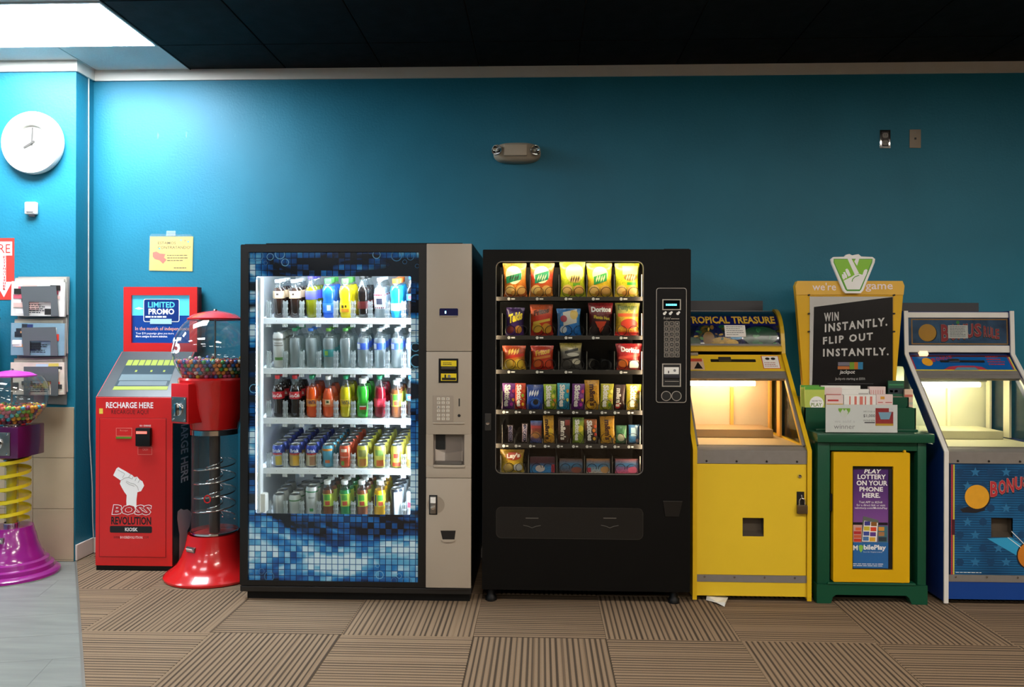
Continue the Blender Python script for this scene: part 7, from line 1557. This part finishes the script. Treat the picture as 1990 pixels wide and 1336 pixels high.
# ================================================================= green lottery stand
YG = -0.77
FG = F(YG)
GRN = pm('stand_green', '#0a4b34', 0.35, var=0.05, scale=3, coat=0.1); YDR = pm('stand_yellow', '#d9aa08', 0.35, var=0.04)
def stand():
    g = lambda *r: FG.rp(*r)
    a0, a1 = FG.px(1587, 1000)[0], FG.px(1802, 1000)[0]; zt = FG.px(1700, 860)[1]
    YBK = -0.33
    t = thing('lottery_stand', 'green lottery play stand with yellow door and display board', 'stand', ((a0+a1)/2, (YG+YBK)/2, 0))
    m = MB(); st1, st2 = FG.px(1613, 1000)[0], FG.px(1783, 1000)[0]; zr = FG.px(1700, 877)[1]; zb = FG.px(1700, 1137)[1]
    m.box(a0+0.004, st1, YG, YG+0.05, zb, zt, 0.006).box(st2, a1-0.004, YG, YG+0.05, zb, zt, 0.006).box(st1, st2, YG+0.003, YG+0.05, zr, zt, 0.004)
    m.box(a0+0.006, a0+0.03, YG+0.05, YBK, 0.03, zt).box(a1-0.03, a1-0.006, YG+0.05, YBK, 0.03, zt).box(a0+0.03, a1-0.03, YBK-0.02, YBK, 0.03, zt).box(a0+0.03, a1-0.03, YG+0.1, YBK-0.02, 0.1, zt)
    m.build('cabinet', GRN, t, smooth=30)
    # base with feet
    zf = FG.px(1700, 1157)[1]; A = lambda x: FG.px(x, 1150)[0]
    MB().prism(FG, [(a0, 0.002), (A(1614), 0.002), (A(1618), zf-0.012), (A(1624), zf), (A(1760), zf), (A(1766), zf-0.012), (A(1771), 0.002), (a1, 0.002), (a1, zb), (a0, zb)], -0.05, 0.006).build('base', GRN, t)
    MB().fbox(FG, A(1607), A(1778), zb, zb+0.012, -0.04, 0.012, 0.004).build('sill', GRN, t)
    # door, standing slightly proud
    d = g(1618, 879.5, 1766, 1131); w = g(1655, 906, 1734, 1107)
    o_ = rrect(*d, 0.006, 3); i_ = rrect(*w, 0.002, 3)
    dr = MB().ring(FG, o_, i_, -0.025, 0.012).build('door', YDR, t, smooth=30)
    MB().fbox(FG, A(1755), A(1759), d[3], d[3]+0.012, -0.01, 0.006).build('hinge_pin', YDR, t); MB().fbox(FG, A(1752), A(1756), d[2]-0.008, d[2], -0.01, 0.006).build('hinge_pin', YDR, t)
    MB().fbox(FG, A(1612.5), A(1616.5), FG.px(0, 976)[1], FG.px(0, 945)[1], -0.02, 0.003).build('door_catch', BLACK, t)
    MB().fbox(FG, *w, -0.01, -0.004).build('poster_backing', INKK, dr)
    f2 = F(YG+0.022); pr = FG.rp(1659, 912, 1729, 1105)
    C = lambda x, y: (1640+x/6.073, 900+y/6.073)
    R4 = lambda x0, y0, x1, y1: FG.rp(*C(x0, y0), *C(x1, y1)); h0 = -0.0035
    PUR = bpy.data.materials.get('poster_purple')
    m_, nt, bs = newmat('poster_purple'); tc = N(nt, 'ShaderNodeTexCoord'); sx = N(nt, 'ShaderNodeSeparateXYZ'); nt.links.new(tc.outputs['Generated'], sx.inputs[0]); r_ = ramp(nt, [(0.3, '#8a5a96'), (0.55, '#73448c'), (0.85, '#4a2a6a')]); nt.links.new(sx.outputs[2], r_.inputs[0]); nt.links.new(r_.outputs[0], bs.inputs['Base Color']); bs.inputs['Roughness'].default_value = 0.3
    po = rdecal(FG, R4(112, 75, 545, 1245), m_, dr, 'poster', h0)
    h1 = h0+0.001
    rdecal(FG, R4(95, 940, 528, 1245), pm('poster_blue', '#2a66a4', 0.3), dr, 'print', h1)
    for i, (s_, x0, x1, y0, y1, shr) in enumerate([('PLAY', 245, 440, 76, 126, 0.25), ('LOTTERY', 163, 497, 138, 195, 0), ('ON YOUR', 150, 517, 210, 270, 0), ('PHONE', 185, 463, 285, 340, 0), ('HERE.', 218, 430, 357, 414, 0)]):
        lettering(FG, s_, R4(x0, y0, x1, y1), INKW, dr, h=h1+0.001, bold=0.03, shear=shr)
    lettering(FG, 'Text APP to 82568', R4(180, 453, 455, 478), INKW, dr, h=h1+0.001, bold=0.005, res=1)
    lettering(FG, 'for a direct link or visit:', R4(152, 488, 492, 513), INKW, dr, h=h1+0.001, bold=0.005, res=1)
    lettering(FG, 'valottery.com/MobilePlay', R4(128, 523, 515, 552), INKW, dr, h=h1+0.001, bold=0.01, res=1)
    rdecal(FG, R4(110, 705, 520, 735), pm('poster_black', '#17141c', 0.3), dr, 'print', h1)
    rdecal(FG, R4(110, 735, 215, 940), pm('poster_pinkish', '#c9a098', 0.3), dr, 'print', h1); rdecal(FG, R4(405, 745, 520, 940), pm('poster_teal', '#3f6f7c', 0.3), dr, 'print', h1)
    ph = decal(FG, [FG.px(*C(*p)) for p in [(228, 630), (412, 680), (395, 940), (205, 935)]], pm('poster_phone', '#5f6660', 0.3), dr, 'print', h1+0.0006)
    decal(FG, [FG.px(*C(*p)) for p in [(240, 685), (402, 710), (388, 935), (215, 930)]], PAPER, dr, 'print', h1+0.0012)
    cols = ['#3a3a8a', '#8a5a2a', '#c8b83a', '#d8482a', '#3a4a9a', '#5a3a8a', '#4a78b0', '#d8a83a']
    for k in range(8):
        x = 243+(k % 2)*78; y = 692+(k//2)*60; rdecal(FG, R4(x-12*(k//2)*0.5, y+(k % 2)*8, x+68-12*(k//2)*0.5, y+48+(k % 2)*8), pm('ticket_'+cols[k][1:], cols[k], 0.3), dr, 'print', h1+0.0019)
    for k, c in enumerate(['#d8663a', '#b83030', '#c85a3a', '#c83a2a']): rdecal(FG, R4(118+(k == 0)*20, 765+k*44, 205, 800+k*44), pm('ticket_'+c[1:], c, 0.3), dr, 'print', h1+0.0008)
    for k, c in enumerate(['#d8963a', '#a8764a', '#2c3a44']): rdecal(FG, R4(410, 758+k*60, 478+(k == 2)*26, 804+k*62), pm('ticket_'+c[1:], c, 0.3), dr, 'print', h1+0.0008)
    lettering(FG, 'M', R4(110, 975, 165, 1034), INKW, dr, h=h1+0.0012, bold=0.03); lettering(FG, 'bilePlay', R4(235, 970, 498, 1045), INKW, dr, h=h1+0.0012, bold=0.03)
    decal(FG, [FG.px(*C(*p)) for p in [(175, 985), (190, 972), (215, 972), (230, 988), (222, 1030), (202, 1062), (182, 1030)]], pm('pin_green', '#8ac24a', 0.35), dr, 'print', h1+0.0008)
    lettering(FG, 'from the Virginia Lottery', R4(232, 1048, 455, 1064), INKW, dr, h=h1+0.0012, bold=0, res=1)
    tlines(MB(), FG, R4(108, 1185, 500, 1228), 2, h1+0.001, 3, 0.3).build('print', INKW, dr)
    MB().ring(FG, rrect(*R4(70, 72, 575, 1256), 0.002, 2), rrect(*R4(108, 74, 528, 1246), 0.002, 2), -0.003, 0.002).build('poster_frame', INKK, dr)
    # counter
    c0, c1 = FG.px(1582, 850)[0], FG.px(1814, 850)[0]; z2 = FG.px(1700, 860)[1]; z3 = FG.px(1700, 842)[1]
    MB().box(c0+0.006, c1-0.006, YG-0.03, YBK, z2, z3, 0.008).build('counter', GRN, t, smooth=30)
    MB().box(c0+0.03, c1-0.05, YG+0.06, YG+0.1, z3, z3+0.012, 0.004).build('counter_ridge', GRN, t, smooth=30)
    # tiered slip holder
    Y1, Y2 = -0.64, -0.54
    f1 = F(Y1); p1 = f1.rp(1563.5, 793, 1780, 838)
    MB().box(p1[0], p1[1], Y1, Y1+0.006, z3, p1[3]).box(p1[0], p1[0]+0.006, Y1, YBK-0.04, z3, p1[3]).box(p1[1]-0.006, p1[1], Y1, YBK-0.04, z3, p1[3]).build('front_tier', GRN, t)
    f3 = F(Y2); p2 = f3.rp(1556, 772, 1766, 800)
    MB().box(p2[0], p2[1], Y2, Y2+0.006, z3, p2[3]).box(p2[0], p2[0]+0.006, Y2, YBK-0.04, z3, p2[3]).box(p2[1]-0.006, p2[1], Y2, YBK-0.04, z3, p2[3]).build('rear_tier', GRN, t)
    # display board
    YBD = -0.42; b = F(YBD)
    MB().prism(b, b.pp([(1556, 800), (1561, 752), (1547, 574), (1545, 556), (1549, 547), (1753, 547), (1757, 556), (1755, 574), (1740, 752), (1738, 800)]), -0.035, 0).build('display_board', YDR, t)
    MB().prism(b, b.pp([(1547, 573.5), (1545, 556), (1549, 546.5), (1753, 546.5), (1757, 556), (1755, 573.5)]), 0, 0.006).build('header', pm('header_amber', '#e0b03c', 0.4), t)
    PKI = pm('header_ink', '#f0e2e4', 0.4)
    lettering(b, "we're", b.rp(1578, 550, 1624, 565), PKI, t, h=0.007, bold=0.01); lettering(b, 'game', b.rp(1681, 552.5, 1734, 567.5), PKI, t, h=0.007, bold=0.01)
    pb = MB().fbox(b, *b.rp(1573, 577, 1734, 790), 0.001, 0.006).build('poster_board', PAPER, t)
    K = lambda x, y: (1530+x/4.452, 480+y/4.452)
    decal(b, b.pp([(1581, 597), (1734, 577.5), (1734, 790), (1573, 790), (1578, 740)]), pm('poster_charcoal', '#1c1a1b', 0.3), pb, 'poster', 0.006)  # slanted top leaves a white corner: bare board plus a painted-in reflection
    MB().fbox(b, *b.rp(1572.5, 576, 1735, 789), 0.0105, 0.0125).build('poster_cover', clear('poster_acrylic', '#f4f4f4', 0.5, 0.02), t)
    for y in (574, 610, 645):
        for x in (1571, 1736): MB().lathe([(0, 0.016), (0.005, 0.016), (0.005, 0)], b.pt(*b.px(x, y), 0), 8, (0, -1, 0)).build('cover_stud', INKK, t)
    for s_, x0, x1, yl0, yl1, dy in [('WIN', 314, 440, 573, 648, -10), ('INSTANTLY.', 320, 860, 668, 742, -58), ('FLIP OUT', 304, 735, 782, 848, -42), ('INSTANTLY.', 305, 872, 884, 952, -14)]:
        p0, p1_ = K(x0, yl0), K(x1, yl1); rr = b.rp(*p0, *p1_); dz = -dy/4.452*(4.55/1548)
        lettering(b, s_, rr, INKW, pb, h=0.008, bold=0.035, spacing=1.3, warp=lambda a, bb, s, tt: (a, bb+dz*s))
    for k, (x0, x1, c) in enumerate([(435, 535, '#8d8a9a'), (535, 575, '#8ab83a'), (575, 607, '#e0882e'), (607, 650, '#3a9ad0')]): rdecal(b, b.rp(*K(x0, 998), *K(x1, 1030 if k == 0 else 1060)), pm('jackpot_'+c[1:], c, 0.4), pb, 'print', 0.007)
    rdecal(b, b.rp(*K(432, 1034), *K(533, 1060)), pm('jackpot_orange', '#e08a4a', 0.4), pb, 'print', 0.007)
    lettering(b, 'jackpot', b.rp(*K(450, 1066), *K(580, 1108)), INKW, pb, h=0.008, bold=0.02, shear=0.2)
    lettering(b, 'Jackpots starting at $350.', b.rp(*K(410, 1130), *K(672, 1158)), INKW, pb, h=0.008, bold=0.0, res=1)
    rdecal(b, b.rp(*K(345, 1182), *K(740, 1185)), INKG, pb, 'print', 0.007)
    # hand emblem on top
    L = lambda pts: b.pp([K(*p) for p in pts])
    sg = MB().prism(b, L([(385, 92), (478, 90), (495, 72), (520, 66), (545, 78), (572, 72), (600, 68), (622, 88), (720, 92), (742, 110), (738, 140), (640, 380), (618, 404), (490, 404), (470, 384), (370, 150), (362, 112)]), 0.012, 0.028).build('emblem_sign', INKW, t)
    decal(b, L([(385, 108), (720, 108), (716, 140), (622, 372), (608, 386), (500, 386), (486, 372), (384, 140)]), pm('emblem_dark_green', '#4f9a2e', 0.4), sg, 'print', 0.028)
    decal(b, L([(392, 114), (712, 114), (706, 140), (612, 366), (496, 366), (392, 140)]), pm('emblem_green', '#82c228', 0.4), sg, 'print', 0.0288)
    for pl in ([(498, 96), (512, 84), (530, 92), (602, 232), (566, 246)], [(586, 86), (604, 84), (608, 98), (585, 168), (562, 132)], [(485, 200), (500, 192), (512, 204), (532, 250), (512, 262), (490, 222)], [(466, 224), (480, 220), (500, 256), (498, 276), (482, 272)], [(455, 242), (468, 240), (484, 276), (470, 290), (458, 270)],
               [(470, 296), (540, 262), (566, 244), (602, 236), (632, 246), (646, 206), (664, 196), (676, 206), (668, 236), (608, 372), (502, 372)]):
        decal(b, L(pl), INKW, sg, 'hand_print', 0.0296)
    MB().tube([b.pt(*b.px(*K(*p)), 0.0305) for p in [(542, 305), (546, 284), (566, 264), (602, 250)]], 0.0022, 5).build('hand_line', MATS['emblem_dark_green'], sg)
    return t, z3, Y1, Y2, YBD
_, z3, Y1, Y2, YBD = stand()
# ---- slips and leaflets in the tiers
def leaf(rect, Y, mat, label, thick=0.012, prints=(), zb=None, name='play_slips', cat='paper slips', lean=0.0, texts=(), group='slips and leaflets in the lottery stand'):
    q = F(Y); r = q.rp(*rect); b0 = zb if zb is not None else r[2]
    t = thing(name, label, cat, q.pt((r[0]+r[1])/2, b0), group)
    v = Vector((0, lean, 1)); f = Frame(q.pt(0, b0), (1, 0, 0), v); hgt = (r[3]-b0)/v.normalized().z
    MB().fbox(f, r[0], r[1], 0, hgt, -thick, 0).build('sheets', mat, t)
    for (u0, v0, u1, v1, c) in prints:
        rdecal(f, (r[0]+(r[1]-r[0])*u0, r[0]+(r[1]-r[0])*u1, hgt*v0, hgt*v1), pm('slip_'+c[1:], c, 0.5), t, 'print', 0.0002)
    for (s_, u0, v0, u1, v1, c) in texts:
        lettering(f, s_, (r[0]+(r[1]-r[0])*u0, r[0]+(r[1]-r[0])*u1, hgt*v0, hgt*v1), pm('slip_'+c[1:], c, 0.5), t, h=0.0014, bold=0.01)
    return t
PINK = pm('slip_paper_pink', '#e6d0cc', 0.6, var=0.06); LIME_ = pm('leaflet_lime', '#b8c85a', 0.5)
z0 = z3+0.001
tt = leaf((1564, 752, 1602.5, 794), Y1+0.02, LIME_, 'lime green how-to-play leaflet at the left of the stand', 0.008, [(0.0, 0.93, 1, 1, '#5aa83a')], z0, 'leaflet', 'leaflet', texts=[])
q = F(Y1+0.0195); decal(q, circ(*q.px(1587, 784), 0.037, 24), INKW, tt, 'print', 0.0004); lettering(q, 'HOW TO', q.rp(1578, 778, 1597, 781.5), INKG, tt, h=0.0014, res=1); lettering(q, 'PLAY', q.rp(1576, 783.5, 1597, 790.5), MATS['leaflet_lime'] if False else pm('leaf_green_ink', '#6a8a2a', 0.5), tt, h=0.0014)
leaf((1556, 749, 1592, 790), Y1+0.05, LIME_, 'second lime leaflet peeking out behind the front leaflet', 0.008, [(0.0, 0.95, 1, 1, '#4f9a3a')], z0, 'leaflet', 'leaflet')
leaf((1605, 768.5, 1640, 800), Y1+0.03, PINK, 'red-lettered play slips beside the lime leaflet', 0.02, [(0.1, 0.82, 0.7, 0.87, '#c83a3a'), (0.05, 0.72, 0.95, 0.75, '#d8a83a')], z0)
leaf((1639, 767.5, 1702, 800), Y1+0.03, PAPER, 'white play slips with red columns in the middle of the stand', 0.02, [(0.18+0.16*k, 0.6, 0.22+0.16*k+0.03*(k % 3), 0.95, '#d8786a') for k in range(5)], z0)
leaf((1703, 767, 1735, 800), Y1+0.03, PINK, 'pale pink play slips at the right of the front tier', 0.02, [(0.25, 0.86, 0.5, 0.94, '#e0a03a'), (0.1, 0.76, 0.4, 0.78, '#c84a4a'), (0.55, 0.76, 0.95, 0.78, '#c84a4a')], z0)
leaf((1602, 754, 1636, 790), Y2+0.02, PINK, 'pink-headed play slips in the rear tier, leftmost', 0.02, [(0.1, 0.78, 0.95, 0.84, '#c86a6a')], z0)
leaf((1636, 757, 1690, 790), Y2+0.02, PAPER, 'grey-headed play slips in the middle of the rear tier', 0.02, [(0.1, 0.8, 0.35, 0.86, '#5a8a6a'), (0.6, 0.76, 0.95, 0.9, '#b8b4b0')], z0)
leaf((1689, 752, 1721, 790), Y2+0.02, PINK, 'pink barred play slips at the right of the rear tier', 0.02, [(0.1+0.14*k, 0.6, 0.14+0.14*k, 0.92, '#d89a94') for k in range(6)], z0)
leaf((1596, 750, 1672, 790), Y2+0.045, PAPER, 'white slips leaning at the back of the stand', 0.012, [], z0)
leaf((1726, 740.5, 1757, 775), Y2+0.05, pm('ticket_green', '#1f5a40', 0.5), 'dark green game ticket standing at the right rear', 0.012, [(0.0, 0.72, 1, 0.84, '#26323a'), (0.05, 0.9, 0.95, 0.93, '#3a8a5a'), (0.08, 0.5, 0.9, 0.66, '#b08a7a'), (0.1, 0.75, 0.3, 0.8, '#a8a89a'), (0.4, 0.75, 0.6, 0.8, '#a8a89a')], z0, 'game_ticket', 'ticket')
leaf((1758, 757, 1774, 800), Y2+0.03, pm('slip_paper_peach', '#dcc0a8', 0.6), 'peach ticket strip at the far right of the stand', 0.012, [(0.0, 0.8, 1, 0.86, '#c86a5a'), (0.0, 0.6, 1, 0.66, '#b8bcae')], z0, 'game_ticket', 'ticket')
def winner():
    Y = -0.792; q = F(Y); r = q.rp(1604.5, 787, 1744, 841)
    zc = z3+0.001; t = thing('sign_holder', 'white winner sign in a clear holder on the green counter', 'sign', q.pt((r[0]+r[1])/2, zc), None)
    hgt = r[3]
    MB().fbox(q, r[0], r[1], zc+0.004, hgt, -0.002, 0).build('sign_card', INKW, t)
    MB().fbox(q, r[0]-0.001, r[1]+0.001, zc, hgt+0.001, 0.001, 0.003).fbox(q, r[0]-0.001, r[1]+0.001, zc, zc+0.003, -0.05, 0.001).build('acrylic_holder', clear('holder_acrylic', '#f6f8f8', 1.0, 0.04), t)
    h = 0.0004
    C = lambda x, y: (1540+x/6.862, 720+y/6.862); R5 = lambda x0, y0, x1, y1: q.rp(*C(x0, y0), *C(x1, y1))
    decal(q, [q.px(*C(*p)) for p in [(610, 508), (770, 508), (768, 545), (735, 590), (660, 590), (615, 540)]], pm('pin_green', '#8ac24a', 0.35), t, 'print', h)
    decal(q, [q.px(*C(*p)) for p in [(640, 560), (670, 515), (690, 545), (712, 515), (742, 560), (715, 625), (668, 625)]], pm('emblem_pale', '#d8dcd4', 0.5), t, 'print', h+0.0006)
    GY = pm('winner_grey', '#8c8c8e', 0.5)
    lettering(q, 'we sold a', R5(562, 662, 832, 700), pm('winner_pale', '#c9c9cb', 0.5), t, h=h, bold=-0.01); lettering(q, 'winner', R5(553, 722, 832, 783), GY, t, h=h, bold=-0.005)
    DKP = pm('winner_dark', '#5a5a5e', 0.5)
    lettering(q, 'WE SOLD A', R5(945, 540, 1100, 562), GY, t, h=h, bold=0, res=1); lettering(q, '$1,000', R5(945, 588, 1102, 632), DKP, t, h=h, bold=0.01)
    lettering(q, 'WINNER', R5(942, 658, 1102, 684), GY, t, h=h, bold=0, res=1); rdecal(q, R5(960, 690, 1098, 706), DKP, t, 'print', h)
    rdecal(q, R5(1107, 506, 1343, 740), pm('winner_red', '#a83a3c', 0.4, var=0.2, scale=60), t, 'ticket_print', h); rdecal(q, R5(1110, 712, 1343, 740), pm('winner_gold', '#c8a03a', 0.4), t, 'print', h+0.0007)
    rdecal(q, R5(1285, 506, 1343, 555), pm('winner_whitebox', '#d8d8dc', 0.4), t, 'print', h+0.0007)
    decal(q, [q.px(*C(*p)) for p in [(1145, 560), (1320, 560), (1290, 655), (1175, 655)]], pm('winner_blue', '#7ea8c0', 0.4), t, 'print', h+0.0007)
winner()
